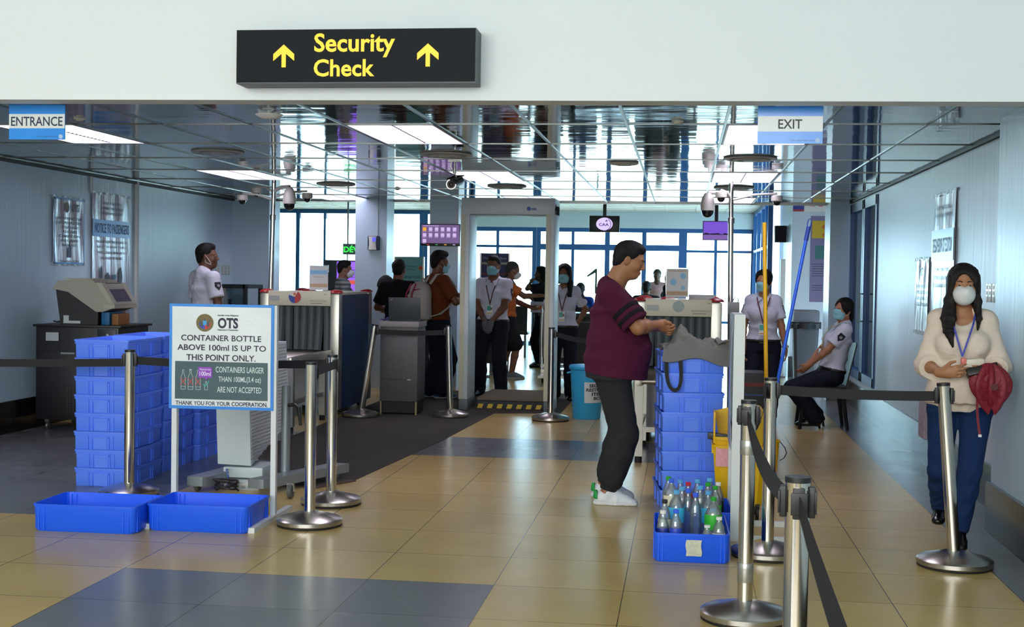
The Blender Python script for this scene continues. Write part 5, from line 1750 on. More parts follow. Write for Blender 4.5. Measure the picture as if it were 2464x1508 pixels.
MB().box((0, 0, 0.965), (0.34, 0.34, 0.17), None, 0.03).build('lid', mat('grey_bin_lid', '6A6C72', 0.5), gb)
for x in (-0.11, 0.11):
    for y in (-0.11, 0.11):
        MB().cyl((x, y, 0), (x, y, 0.11), 0.025).build('caster', M_black, gb)

# ================================================================ SCREENS, PHONE BOX, SPEAKER, NOTICES
M_scrframe = mat('black_screen_frame', '0D0E11', 0.3)
def screen(name, label, x, y, z, w, h, mats, draw, pole):
    t = thing(name, label, 'screen', (x, y, z))
    MB().bx(-w / 2, w / 2, -0.02, 0.03, -h / 2, h / 2, 0.004).build('frame', M_scrframe, t)
    mb = MB()
    draw(mb, w, h)
    mb.build('picture', mats, t, smooth=0)
    if pole:
        MB().bx(-0.03, 0.03, 0.0, 0.03, h / 2 - 0.02, 2.80 - z).build('ceiling_pole', M_scrframe, t)
    else:
        MB().bx(-0.1, 0.1, 0.02, 0.06, -0.06, 0.06).build('wall_bracket', M_scrframe, t)
    return t
def d1(mb, w, h):
    mb.bx(-w / 2 + .01, w / 2 - .01, -0.022, -0.02, -h / 2 + 0.035, h / 2 - .01, m=0)
    for k in range(13):
        cx, cz = -w / 2 + 0.05 + (k % 6) * 0.076, h / 2 - 0.065 - (k // 6) * 0.073
        mb.bx(cx - 0.022, cx + 0.022, -0.0235, -0.022, cz - 0.022, cz + 0.022, m=1 if k == 0 else 2)
        mb.bx(cx - 0.025, cx + 0.02, -0.0235, -0.022, cz - 0.033, cz - 0.029, m=2)
    for k, c in enumerate((3, 4, 1, 2)):
        mb.bx(-w / 2 + .08 + k * .11, -w / 2 + .11 + k * .11, -0.0225, -0.0205, -h / 2 + 0.012, -h / 2 + 0.022, m=c)
    mb.bx(-0.22, -0.02, -0.0235, -0.0215, h / 2 - 0.028, h / 2 - 0.022, m=2)
screen('wall_screen', 'screen of violet icon tiles on the grey column beside the detector arch', -3.015, 16.0, 1.935, 0.50, 0.275,
       [mat('violet_menu_screen', '6B4C86', 0.3, emit='6B4C86', estr=0.55), mat('lit_amber', 'E0A020', 0.4, emit='E0A020', estr=0.8), mat('lit_lilac', 'C0A8D8', 0.4, emit='C0A8D8', estr=0.8), mat('lit_red', 'C03030', 0.4, emit='C03030', estr=.6), mat('lit_green', '30A050', 0.4, emit='30A050', estr=.6)], d1, False)
def d2(mb, w, h):
    mb.lathe([(0.001, 0), (0.5, 0), (0.5, 0.001), (0.001, 0.001)], 36, (0, -0.021, 0), Matrix.Rotation(R(90), 3, 'X') @ Matrix.Diagonal((0.285, 0.22, 1)), m=0)
    text(mb, 'CAA', (-0.01, -0.0235, -0.01), w=0.17, h=0.05, bold=0.02, m=1)
    mb.tube([(-0.02 + 0.13 * math.cos(R(a)), -0.0235, 0.115 * math.sin(R(a)) - 0.005) for a in range(-70, 60, 10)], 0.005, 6, m=1)
    mb.prism([(0.01, 0.05), (0.05, 0.075), (0.03, 0.04)], -0.0235, -0.0225, m=1)
    mb.prism([(0.04, 0.045), (0.02, 0.09), (0.06, 0.04)], -0.0235, -0.0225, m=1)
screen('ceiling_screen', 'black ceiling screen with the oval CAA emblem above the glass doors', -1.365, 22.5, 2.36, 0.52, 0.285,
       [mat('lit_pale_lilac', 'C9B4F4', 0.4, emit='D0B8FA', estr=0.85), mat('dark_violet_emblem', '38305E', 0.5)], d2, True)
def d3(mb, w, h):
    mb.bx(-w / 2 + .012, w / 2 - .012, -0.022, -0.02, -h / 2 + 0.012, h / 2 - .012, m=0)
    mb.bx(-w / 2 + .012, w / 2 - .012, -0.0225, -0.021, -h / 2 + 0.012, -h / 2 + 0.10, m=1)
    rr = random.Random(1)
    pts = [(-w / 2 + .012, -h / 2 + .095)] + [(-w / 2 + .012 + (w - .024) * k / 12, -h / 2 + 0.10 + rr.uniform(0.005, 0.03)) for k in range(13)] + [(w / 2 - .012, -h / 2 + .095)]
    mb.prism(pts, -0.0235, -0.0215, m=2)
screen('ceiling_screen', 'ceiling screen with a violet seaside sunset, right of the emblem screen', 0.545, 22.5, 2.265, 0.46, 0.33,
       [mat('lit_violet_sky', '7A50C8', 0.4, emit='7B50D0', estr=0.6), mat('lit_mauve_sea', '8A66B4', 0.4, emit='8A66B8', estr=0.5), mat('dark_violet_hills', '241A44', 0.5)], d3, True)
t = thing('clock_phone_box', 'white and navy wall box with a small lit display on the grey column', 'wall box', (-3.875, 16.05, 1.825))
MB().bx(-0.075, 0.075, -0.045, 0.0, -0.09, 0.09, 0.01).build('back', M_navy, t)
MB().sheet(lambda u, v: (-0.062 + 0.104 * u + 0.008 * math.cos(PI * (v - .5)) * (1 - 2 * u), -0.052 - 0.01 * math.sin(PI * u), -0.085 + 0.17 * v), 8, 8, 0.008).build('cover', mat('off_white_cover', 'E2E4E0', 0.4), t)
MB().bx(-0.01, 0.032, -0.066, -0.055, 0.02, 0.07).build('display', mat('lit_violet_display', '4A48C8', 0.4, emit='5A58E8', estr=0.8), t)
MB().tube([(0.05, -0.01, 0.09), (0.05, -0.005, 0.56)], 0.004, 6).build('cable', mat('grey_cable', '7A7C7E', 0.5), t)
t = thing('loudspeaker', 'black boxy loudspeaker on the lit wall end at the right', 'loudspeaker', (1.50, 20.8, 2.16))
MB().bx(-0.09, 0.09, -0.09, 0.09, -0.13, 0.13, 0.01).build('cabinet', M_black, t)
MB().bx(-0.08, 0.08, -0.095, -0.088, -0.12, 0.12, 0.005).build('grille', mat('speaker_cloth', '1C1A20', 0.8), t)
MB().bx(0.05, 0.12, -0.02, 0.02, -0.03, 0.03).build('bracket', M_dsteel, t)
t = thing('wall_notice', 'tall lilac notice with a yellow panel on the grey wall end', 'notice', (2.0, 19.8, 1.74))
MB().bx(-0.13, 0.13, -0.012, 0.0, -0.62, 0.66).build('sheet', mat('lilac_notice', '75709A', 0.5), t)
MB().bx(-0.11, 0.13, -0.014, -0.012, 0.33, 0.59).build('yellow_panel', mat('ochre_yellow_print', 'C0A412', 0.5), t)
mb = MB()
mb.bx(-0.06, 0.12, -0.014, -0.012, 0.02, 0.22, m=0)
for k in range(6):
    mb.bx(-0.10, 0.10, -0.014, -0.012, -0.06 - 0.035 * k, -0.05 - 0.035 * k, m=1)
for k in range(3):
    mb.bx(-0.10, 0.06, -0.014, -0.012, -0.38 - 0.035 * k, -0.37 - 0.035 * k, m=1)
mb.lathe([(0.001, 0), (0.035, 0), (0.035, 0.001), (0.001, 0.001)], 16, (0.07, -0.014, 0.50), Matrix.Rotation(R(90), 3, 'X'), m=2)
mb.lathe([(0.001, 0), (0.028, 0), (0.028, 0.001), (0.001, 0.001)], 16, (0.07, -0.014, 0.38), Matrix.Rotation(R(90), 3, 'X'), m=2)
mb.build('print', [mat('teal_notice_print', '2A6E74', 0.5), mat('dark_notice_print', '3E3A60', 0.5), mat('orange_notice_print', 'C0601E', 0.5)], t, smooth=0)
t = thing('shop_sign', 'small blue and crimson shop sign high on the grey wall end', 'sign', (1.735, 19.8, 2.51))
MB().bx(-0.13, 0.40, -0.03, 0.0, -0.05, 0.09).build('board', M_white, t)
MB().bx(-0.13, 0.03, -0.034, -0.03, -0.015, 0.085).build('blue_band', mat('deep_blue_print', '2A3A9A', 0.5), t)
MB().bx(-0.13, 0.03, -0.034, -0.03, -0.045, -0.015).build('crimson_band', mat('crimson_print', 'A02040', 0.5), t)
mb = MB()
text(mb, 'THE', (0.14, -0.032, 0.04), w=0.09, h=0.03, bold=0.02)
mb.bx(0.24, 0.30, -0.033, -0.031, 0.03, 0.05)
mb.build('lettering', mat('red_sign_print', 'C03A34', 0.5), t, smooth=0)
# slim white banner pillar standing by the wall end
t = thing('light_post', 'slim white upright panel before the blue side glazing', 'panel', (1.46, 19.6, 0))
MB().bx(-0.035, 0.035, -0.05, 0.05, 0.0, 1.75, 0.005).build('panel', mat('white_panel', 'E8ECEC', 0.4), t)
MB().bx(-0.06, 0.06, -0.09, 0.09, 0.0, 0.02).build('base', M_dsteel, t)

# ================================================================ CHECK-IN HALL FURNITURE
M_counter = mat('dark_brown_counter', '2E2926', 0.45, var=0.15, vscale=2)
M_ctop = mat('black_counter_top', '15161A', 0.25)
def counter(x0, x1, y0, y1, h, label, panels=5):
    t = thing('counter', label, 'counter', ((x0 + x1) / 2, (y0 + y1) / 2, 0))
    hx, hy = (x1 - x0) / 2, (y1 - y0) / 2
    MB().bx(-hx, hx, -hy, hy, 0.14, h - 0.05).build('front', M_counter, t)
    mb = MB()
    for k in range(panels + 1):
        x = -hx + 2 * hx * k / panels
        mb.bx(x - 0.008, x + 0.008, -hy - 0.006, -hy, 0.14, h - 0.06)
    mb.bx(-hx, hx, -hy - 0.008, -hy, h - 0.14, h - 0.125)
    mb.build('joint_strip', M_dsteel, t)
    MB().bx(-hx - .03, hx + .03, -hy - 0.05, hy + 0.03, h - 0.05, h).build('top', M_ctop, t)
    for s in (-1, 1):
        for yy in (-hy + .1, hy - .1):
            MB().bx(s * (hx - 0.05) - .03, s * (hx - 0.05) + .03, yy - .03, yy + .03, 0, 0.15).build('leg', M_dsteel, t)
    return t
counter(-6.6, -2.75, 19.0, 19.7, 1.04, 'long dark counter behind the backpack and the laptop podium', 6)
counter(-2.1, 0.0, 19.3, 19.95, 0.90, 'dark counter behind the woman guard and the maroon shirt', 4)
# baggage trolley, seen from behind the arch
tr = thing('baggage_trolley', 'upright steel baggage trolley with a pale panel beside the detector arch', 'trolley', (-1.68, 17.4, 0))
mb = MB()
for s in (-1, 1):
    mb.tube([(s * 0.19, 0.0, 0.10), (s * 0.20, 0.03, 0.6), (s * 0.20, 0.06, 1.02)], 0.017)
mb.tube([(-0.20, 0.06, 1.02), (0.20, 0.06, 1.02)], 0.02)
mb.build('frame', M_steel, tr)
MB().bx(-0.175, 0.175, 0.0, 0.02, 0.35, 1.0, 0.01).build('back_panel', mat('trolley_grey_panel', '8B8A88', 0.45), tr)
MB().bx(-0.135, 0.135, -0.008, 0.0, 0.55, 0.92, 0.004).build('advert_panel', mat('beige_advert_panel', 'A39B8E', 0.5), tr)
mb = MB()
for z in (0.17, 0.24):
    mb.bx(-0.20, 0.20, -0.04, 0.0, z - 0.025, z + 0.02)
mb.bx(-0.18, 0.18, -0.55, 0.0, 0.11, 0.14)
mb.build('platform', M_steel, tr)
for x, y in ((-0.17, 0.0), (0.17, 0.0), (0.0, -0.5)):
    MB().lathe([(0.01, -0.015), (0.055, -0.015), (0.06, -0.006), (0.06, 0.006), (0.055, 0.015), (0.01, 0.015)], 20, (x, y, 0.06), Matrix.Rotation(R(90), 3, 'Y')).build('wheel', M_rubber, tr)
MB().bx(-0.11, 0.11, -0.46, -0.3, 0.14, 0.30, 0.03).build('clear_bag', clear_mat('clear_bag', 'D8E0E4', 0.15, 0.1), tr)
# sign stands
def sign_stand(x, y, w, z0, z1, face, label, draw, mats):
    t = thing('sign_stand', label, 'sign stand', (x, y, 0), 0)
    MB().bx(-w / 2, w / 2, 0.0, 0.02, z0, z1).build('panel', face, t)
    mb = MB()
    mb.bx(-w / 2 - .01, -w / 2 + 0.012, -0.005, 0.025, 0.0, z1)
    mb.bx(w / 2 - 0.012, w / 2 + .01, -0.005, 0.025, 0.0, z1)
    mb.bx(-w / 2, w / 2, -0.15, 0.17, 0.0, 0.02)
    mb.build('stand', M_steel, t)
    mb = MB()
    draw(mb, w, z0, z1)
    mb.build('print', mats, t, smooth=0)
    return t
def tail(mb, cx, cz, s, m0, m1):
    mb.prism([(cx - s, cz - s * .5), (cx - s * .2, cz + s * .5), (cx, cz - s * .5)], -0.003, -0.001, m=m0)
    mb.prism([(cx, cz - s * .5), (cx + s * .3, cz + s * .5), (cx + s, cz + s * .6), (cx + s, cz - s * .5)], -0.003, -0.001, m=m1)
def s1(mb, w, z0, z1):
    tail(mb, -0.11, 1.53, 0.05, 2, 1)
    text(mb, 'Philippine', (0.04, -0.003, 1.555), w=0.16, h=0.035, m=0)
    text(mb, 'Airlines', (0.02, -0.003, 1.515), w=0.12, h=0.03, m=0)
    text(mb, 'CHECK BEFORE YOU FLY', (0.0, -0.003, 1.40), w=0.36, h=0.035, bold=.02, m=0)
    mb.lathe([(0.02, 0), (0.033, 0), (0.033, .001), (0.02, .001)], 20, (0.175, -0.001, 1.535), Matrix.Rotation(R(90), 3, 'X'), m=1)
    for k in range(6):
        mb.bx(-0.15 + 0.01 * (k % 3), 0.15 - 0.01 * (k % 2), -0.003, -0.001, 1.337 - 0.04 * k, 1.344 - 0.04 * k, m=0)
sign_stand(-4.03, 19.95 - 1.05, 0.44, 0.80, 1.70, mat('mint_banner', '6FA9A6', 0.45), 'pale mint airline banner reading check before you fly, behind the man in black', s1,
           [mat('slate_print2', '2C4450', 0.5), mat('orange_red_print', 'D0582A', 0.5), mat('yellow_print', 'C8A030', 0.5)])
def s2(mb, w, z0, z1):
    tail(mb, -0.06, 1.61, 0.025, 2, 1)
    text(mb, 'Philippine Airlines', (0.03, -0.003, 1.615), w=0.13, h=0.03, m=0)
    mb.bx(-0.10, 0.10, -0.003, -0.001, 1.555, 1.568, m=1)
    for k in range(6):
        mb.bx(-0.10 + 0.01 * (k % 2), 0.10, -0.003, -0.001, 1.497 - 0.045 * k, 1.504 - 0.045 * k, m=0)
    mb.bx(-0.08, -0.03, -0.003, -0.001, 1.19, 1.28, m=0)
sign_stand(-3.12, 18.5, 0.26, 0.75, 1.66, mat('navy_banner', '231C50', 0.45), 'narrow navy airline banner just left of the detector arch', s2,
           [mat('pale_lilac_print', 'A8A0C8', 0.5), mat('orange_red_print', 'D0582A', 0.5), mat('yellow_print', 'C8A030', 0.5)])
def s3(mb, w, z0, z1):
    text(mb, 'Philippine Airlines', (0.0, -0.003, 1.685), w=0.33, h=0.04, bold=.015, m=0)
    for k, c in ((0, 3), (1, 1), (2, 3)):
        mb.bx(-w / 2 + .02, w / 2 - .02, -0.002, -0.001, 1.60 - 0.15 * k, 1.63 - 0.15 * k, m=c)
sign_stand(-2.68, 18.45, 0.42, 0.9, 1.76, mat('deep_navy_board', '1D2154', 0.45), 'navy airline board with cream stripes behind the guard under the arch', s3,
           [mat('pale_lilac_print', 'A8A0C8', 0.5), mat('maroon_print', '70283C', 0.5), mat('yellow_print', 'C8A030', 0.5), mat('cream_stripe', 'B8AC94', 0.5)])
# lit violet kiosk and green letter sign left of the column
kk = thing('info_kiosk', 'upright kiosk with a lit violet screen behind the man in stripes', 'kiosk', (-5.02, 19.2 - 0.7, 0))
MB().bx(-0.2, 0.33, 0.0, 0.06, 0.30, 1.63).bx(-0.25, 0.36, -0.1, 0.16, 0.0, 0.04).bx(-0.1, 0.2, 0.0, 0.05, 0.03, 0.31).build('body', M_scrframe, kk)
MB().bx(0.0, 0.32, -0.004, 0.0, 1.05, 1.61).build('screen', mat('lit_violet_kiosk', '9A62F0', 0.4, emit='9660F4', estr=0.8), kk)
mb = MB()
mb.bx(0.04, 0.32, -0.006, -0.004, 1.28, 1.34, m=0)
mb.lathe([(0.001, 0), (0.03, 0), (0.03, .001), (0.001, .001)], 18, (0.06, -0.0045, 1.56), Matrix.Rotation(R(90), 3, 'X'), m=1)
for k in range(4):
    mb.bx(0.06, 0.30, -0.006, -0.004, 1.38 + 0.035 * k, 1.387 + 0.035 * k, m=1)
mb.build('screen_print', [mat('lit_orange', 'D85A48', 0.4, emit='D85A48', estr=.7), mat('purple_print', '6A2AA0', 0.5)], kk, smooth=0)
gs = thing('letter_sign', 'grey hanging sign with glowing green letters DÉV, partly behind the grey column', 'sign', (-4.72, 18.6, 1.80))
MB().bx(-0.24, 0.32, 0.0, 0.03, -0.085, 0.075).build('board', mat('grey_sign_board', '6B7476', 0.5), gs)
mb = MB()
text(mb, 'DÉVA', (-0.075, -0.004, 0.0), w=0.30, h=0.105, bold=0.03)
mb.build('lettering', mat('lit_green_letters', '2FE04A', 0.4, emit='38F050', estr=0.9), gs, smooth=0)
mb = MB()
mb.bx(-0.18, -0.16, 0.005, 0.025, 0.075, 1.0).bx(0.2, 0.22, 0.005, 0.025, 0.075, 1.0).bx(-0.18, -0.165, 0.005, 0.025, -0.2, -0.085)
mb.build('hanger', M_dsteel, gs)
# water dispenser bottle
wj = thing('water_jug', 'blue translucent water jug on a cream dispenser behind the left scanner', 'water dispenser', (-4.50, 18.3, 0))
MB().bx(-0.16, 0.16, -0.16, 0.16, 0.0, 1.06, 0.02).build('dispenser', mat('cream_dispenser', 'A8A8A4', 0.5), wj)
MB().lathe([(0.03, 1.05), (0.04, 1.08), (0.13, 1.11), (0.135, 1.20), (0.128, 1.21), (0.128, 1.235), (0.135, 1.245), (0.135, 1.38), (0.11, 1.405), (0.001, 1.41)], 28).build('jug', mat('blue_jug_plastic', '3F66B4', 0.25, alpha=0.88), wj)
# number on the glass door
tag(MB().prism([(-1.81, 1.10), (-1.77, 1.10), (-1.77, 1.62), (-1.80, 1.62), (-1.98, 1.47), (-1.97, 1.44), (-1.81, 1.53)], 26.93, 26.945).build('door_number', mat('dark_green_number', '1C3A32', 0.5), smooth=0), 'dark gate number 1 on the sliding glass doors', 'number')
t = thing('tissue_box', 'small white and violet box on the counter right of the backpack', 'box', (-2.85, 19.15, 1.04))
MB().bx(-0.09, 0.07, -0.05, 0.05, 0.0, 0.11, 0.004).build('carton', mat('violet_carton', '3A2C78', 0.5), t)
MB().ell((-0.02, 0, 0.12), (0.04, 0.03, 0.03)).build('tissue', M_white, t)
t = thing('name_board', 'low airline name board on the trolley-side counter', 'sign', (-2.0, 19.25, 0.90))
MB().bx(-0.25, 0.25, 0.0, 0.02, 0.0, 0.16).build('board', mat('pale_board', 'B8B8C0', 0.5), t)
mb = MB()
text(mb, 'Philippine', (0.09, -0.002, 0.07), w=0.30, h=0.06, bold=.02, m=0)
tail(mb, -0.14, 0.07, 0.06, 2, 1)
mb.build('lettering', [mat('navy_logo_print', '242C78', 0.5), mat('orange_red_print', 'D0582A', 0.5), mat('yellow_print', 'C8A030', 0.5)], t, smooth=0)
# waiting seats by the glass; left three added to block mirrored window light
for k in range(7):
    t = thing('waiting_seat', 'black waiting seat facing the glass doors, %s in its row of seven' % ('first added light block', 'second added light block', 'third added light block', 'in the middle', 'third from the right', 'second from the right', 'last on the right')[k], 'seat', (-3.54 + 0.58 * k, 22.8, 0), 0, 'black waiting seats by the glass doors')
    MB().bx(-0.25, 0.25, 0.0, 0.46, 0.40, 0.46, 0.02).build('seat', M_black, t)
    MB().box((0, -0.04, 0.68), (0.5, 0.05, 0.46), rx3(R(-8)), 0.02).build('backrest', M_black, t)
    for x in (-0.2, 0.2):
        MB().bx(x - 0.02, x + 0.02, 0.05, 0.4, 0.0, 0.40).build('leg', M_dsteel, t)

t = thing('equipment_case', 'dark equipment case with a red and a blue stripe, right of the right scanner', 'case', (0.58, 11.75, 0))
MB().bx(-0.15, 0.15, -0.2, 0.2, 0.0, 0.62, 0.008).build('body', mat('black_case', '141519', 0.5), t)
MB().bx(-0.145, 0.145, -0.2035, -0.2, 0.50, 0.535).build('red_stripe', mat('dull_red_stripe', '7A1A22', 0.5), t)
MB().bx(-0.145, 0.145, -0.2035, -0.2, 0.42, 0.435).build('blue_stripe', mat('dull_blue_stripe', '2A4A8A', 0.5), t)
# ================================================================ PEOPLE: each body grown as one continuous surface
def V3(*a):
    return np.array(a, dtype=float)
def unit(v):
    v = np.asarray(v, float)
    return v / (np.linalg.norm(v) + 1e-12)
class Prim:
    def __init__(self, fn, lo, hi, reg, k=0.02, op='u'):
        self.fn, self.lo, self.hi, self.reg, self.k, self.op = fn, np.asarray(lo, float), np.asarray(hi, float), reg, k, op
def p_cap(a, b, ra, rb, reg, k=0.02, op='u'):
    a, b = np.asarray(a, float), np.asarray(b, float)
    ba = b - a
    bb = float(ba @ ba) + 1e-12
    def fn(P, off=0.0):
        q = P - a
        t = np.clip((q @ ba) / bb, 0, 1)
        return np.linalg.norm(q - t[..., None] * ba, axis=-1) - (ra + (rb - ra) * t) - off
    r = max(ra, rb)
    return Prim(fn, np.minimum(a, b) - r, np.maximum(a, b) + r, reg, k, op)
def p_ell(c, r, reg, k=0.02, rot=None, op='u'):
    c, r = np.asarray(c, float), np.asarray(r, float)
    M = np.eye(3) if rot is None else np.asarray(rot, float)
    def fn(P, off=0.0):
        q = (P - c) @ M
        rr = r + off
        k0 = np.linalg.norm(q / rr, axis=-1)
        k1 = np.linalg.norm(q / rr ** 2, axis=-1) + 1e-9
        return np.where(k0 < 1e-6, -rr.min(), k0 * (k0 - 1) / k1)
    e = np.abs(M) @ r
    return Prim(fn, c - e, c + e, reg, k, op)
def p_ecap(a, b, ra, rb, side, reg, k=0.03, op='u'):
    """tapering limb or trunk piece of elliptical section: ra, rb = (half width along side, half depth)"""
    a, b = np.asarray(a, float), np.asarray(b, float)
    w = unit(b - a)
    L = float(np.linalg.norm(b - a))
    u = unit(np.asarray(side, float) - w * (np.asarray(side, float) @ w))
    v = np.cross(w, u)
    def fn(P, off=0.0):
        q = P - a
        s = q @ w
        t = np.clip(s / L, 0, 1)
        e = np.maximum(np.maximum(-s, s - L), 0)
        ru = ra[0] + (rb[0] - ra[0]) * t + off
        rv = ra[1] + (rb[1] - ra[1]) * t + off
        pu, pv = (q @ u), (q @ v)
        k0 = np.sqrt((pu / ru) ** 2 + (pv / rv) ** 2)
        k1 = np.sqrt((pu / ru ** 2) ** 2 + (pv / rv ** 2) ** 2) + 1e-9
        d = np.where(k0 < 1e-4, -np.minimum(ru, rv), k0 * (k0 - 1) / k1)
        m = np.minimum(ru, rv)
        return np.where(e > 0, np.sqrt(np.maximum(d + 0.0, 0) ** 2 + e ** 2) + np.minimum(d, 0) * 0 - 0.0 + np.where(d < 0, 0, 0), d)
    r = max(max(ra), max(rb))
    return Prim(fn, np.minimum(a, b) - r, np.maximum(a, b) + r, reg, k, op)
def field_mesh(prims, res, off=0.0, cuts=(), ripple=None, pad=0.02):
    """smooth union of prims -> (verts, quads) by surface nets; cuts = half spaces (point, normal) kept on the inner side"""
    us = [p for p in prims if p.op == 'u']
    lo = np.min([p.lo for p in us], 0) - off - pad
    hi = np.max([p.hi for p in us], 0) + off + pad
    n = np.ceil((hi - lo) / res).astype(int) + 2
    ax = [lo[i] + res * np.arange(n[i]) for i in range(3)]
    D = np.full(n, 0.2, np.float32)
    for p in prims:
        m = p.k * 1.2 + pad + max(off, 0)
        i0 = np.maximum(((p.lo - m - lo) / res).astype(int), 0)
        i1 = np.minimum(((p.hi + m - lo) / res).astype(int) + 2, n)
        if np.any(i1 <= i0):
            continue
        sl = tuple(slice(a, b) for a, b in zip(i0, i1))
        P = np.stack(np.meshgrid(ax[0][sl[0]], ax[1][sl[1]], ax[2][sl[2]], indexing='ij'), -1)
        d = p.fn(P, off if p.op == 'u' else -off)
        c = D[sl]
        k = p.k
        if p.op == 'u':
            h = np.maximum(k - np.abs(c - d), 0) / k
            D[sl] = np.minimum(c, d) - h * h * k * 0.25
        else:
            h = np.maximum(k - np.abs(c + d), 0) / k
            D[sl] = np.maximum(c, -d) + h * h * k * 0.25
    if cuts or ripple:
        P = np.stack(np.meshgrid(*ax, indexing='ij'), -1)
        if ripple:
            D = D + ripple(P).astype(np.float32)
        for cpt, cn in cuts:
            D = np.maximum(D, ((P - np.asarray(cpt, float)) @ unit(cn)).astype(np.float32))
    D[0] = D[-1] = 0.1
    D[:, 0] = D[:, -1] = 0.1
    D[:, :, 0] = D[:, :, -1] = 0.1
    S = D < 0
    nx, ny, nz = n
    def cs(A, i, j, k):
        return A[i:nx - 1 + i, j:ny - 1 + j, k:nz - 1 + k]
    cnt = sum(cs(S, i, j, k).astype(np.int8) for i in (0, 1) for j in (0, 1) for k in (0, 1))
    I = np.argwhere((cnt > 0) & (cnt < 8))
    idx = -np.ones((nx - 1, ny - 1, nz - 1), np.int64)
    idx[I[:, 0], I[:, 1], I[:, 2]] = np.arange(len(I))
    cor = [(i, j, k) for i in (0, 1) for j in (0, 1) for k in (0, 1)]
    val = {c: D[I[:, 0] + c[0], I[:, 1] + c[1], I[:, 2] + c[2]] for c in cor}
    acc = np.zeros((len(I), 3))
    num = np.zeros(len(I))
    for c in cor:
        for axn in range(3):
            if c[axn] == 0:
                d = list(c)
                d[axn] = 1
                d = tuple(d)
                va, vb = val[c], val[d]
                m = (va < 0) != (vb < 0)
                t = va / (va - vb + 1e-20)
                pos = np.array(c, float)[None, :].repeat(len(I), 0)
                pos[:, axn] += t
                acc[m] += pos[m]
                num[m] += 1
    verts = lo + (I + acc / num[:, None]) * res
    quads = []
    for axn in range(3):
        o = [1, 1, 1]
        o[axn] = 0
        sl0 = [slice(1, -1)] * 3
        sl0[axn] = slice(0, -1)
        sl1 = [slice(1, -1)] * 3
        sl1[axn] = slice(1, None)
        a, b = S[tuple(sl0)], S[tuple(sl1)]
        e = np.argwhere(a != b)
        off_ = np.array([1, 1, 1])
        off_[axn] = 0
        e = e + off_
        ins = S[e[:, 0], e[:, 1], e[:, 2]]
        u, v = [(1, 2), (2, 0), (0, 1)][axn]
        def at(du, dv):
            q = e.copy()
            q[:, u] -= du
            q[:, v] -= dv
            return idx[q[:, 0], q[:, 1], q[:, 2]]
        q = np.stack([at(1, 1), at(0, 1), at(0, 0), at(1, 0)], 1)
        q[~ins] = q[~ins][:, ::-1]
        quads.append(q)
    Q = np.concatenate(quads)
    Q = Q[(Q >= 0).all(1)]
    return verts, Q
def mesh_obj(name, vq, m, parent, smooth=True):
    v, q = vq
    me = bpy.data.meshes.new(name)
    me.vertices.add(len(v))
    me.vertices.foreach_set('co', np.asarray(v, np.float32).ravel())
    me.loops.add(len(q) * 4)
    me.loops.foreach_set('vertex_index', np.asarray(q, np.int32).ravel())
    me.polygons.add(len(q))
    me.polygons.foreach_set('loop_start', np.arange(0, len(q) * 4, 4, dtype=np.int32))
    me.polygons.foreach_set('use_smooth', np.ones(len(q), bool))
    me.materials.append(m)
    me.update(calc_edges=True)
    me.validate()
    o = bpy.data.objects.new(name, me)
    C.objects.link(o)
    o.parent = parent
    return o
def ik(a, c, l1, l2, hint):
    """middle joint between a and c"""
    a, c = np.asarray(a, float), np.asarray(c, float)
    d = c - a
    L = np.linalg.norm(d)
    L = min(L, (l1 + l2) * 0.999)
    w = unit(d)
    x = (l1 * l1 - l2 * l2 + L * L) / (2 * L)
    h = math.sqrt(max(l1 * l1 - x * x, 0))
    hv = np.asarray(hint, float)
    hv = unit(hv - w * (hv @ w))
    return a + w * x + hv * h, a + w * L
def rotm(yaw=0, pitch=0, roll=0):
    """head turn: yaw to the person's left, pitch up, roll"""
    y, p, r = R(yaw), R(pitch), R(roll)
    Mz = np.array([[math.cos(y), -math.sin(y), 0], [math.sin(y), math.cos(y), 0], [0, 0, 1]])
    Mx = np.array([[1, 0, 0], [0, math.cos(p), -math.sin(p)], [0, math.sin(p), math.cos(p)]])
    My = np.array([[math.cos(r), 0, math.sin(r)], [0, 1, 0], [-math.sin(r), 0, math.cos(r)]])
    return Mz @ Mx @ My
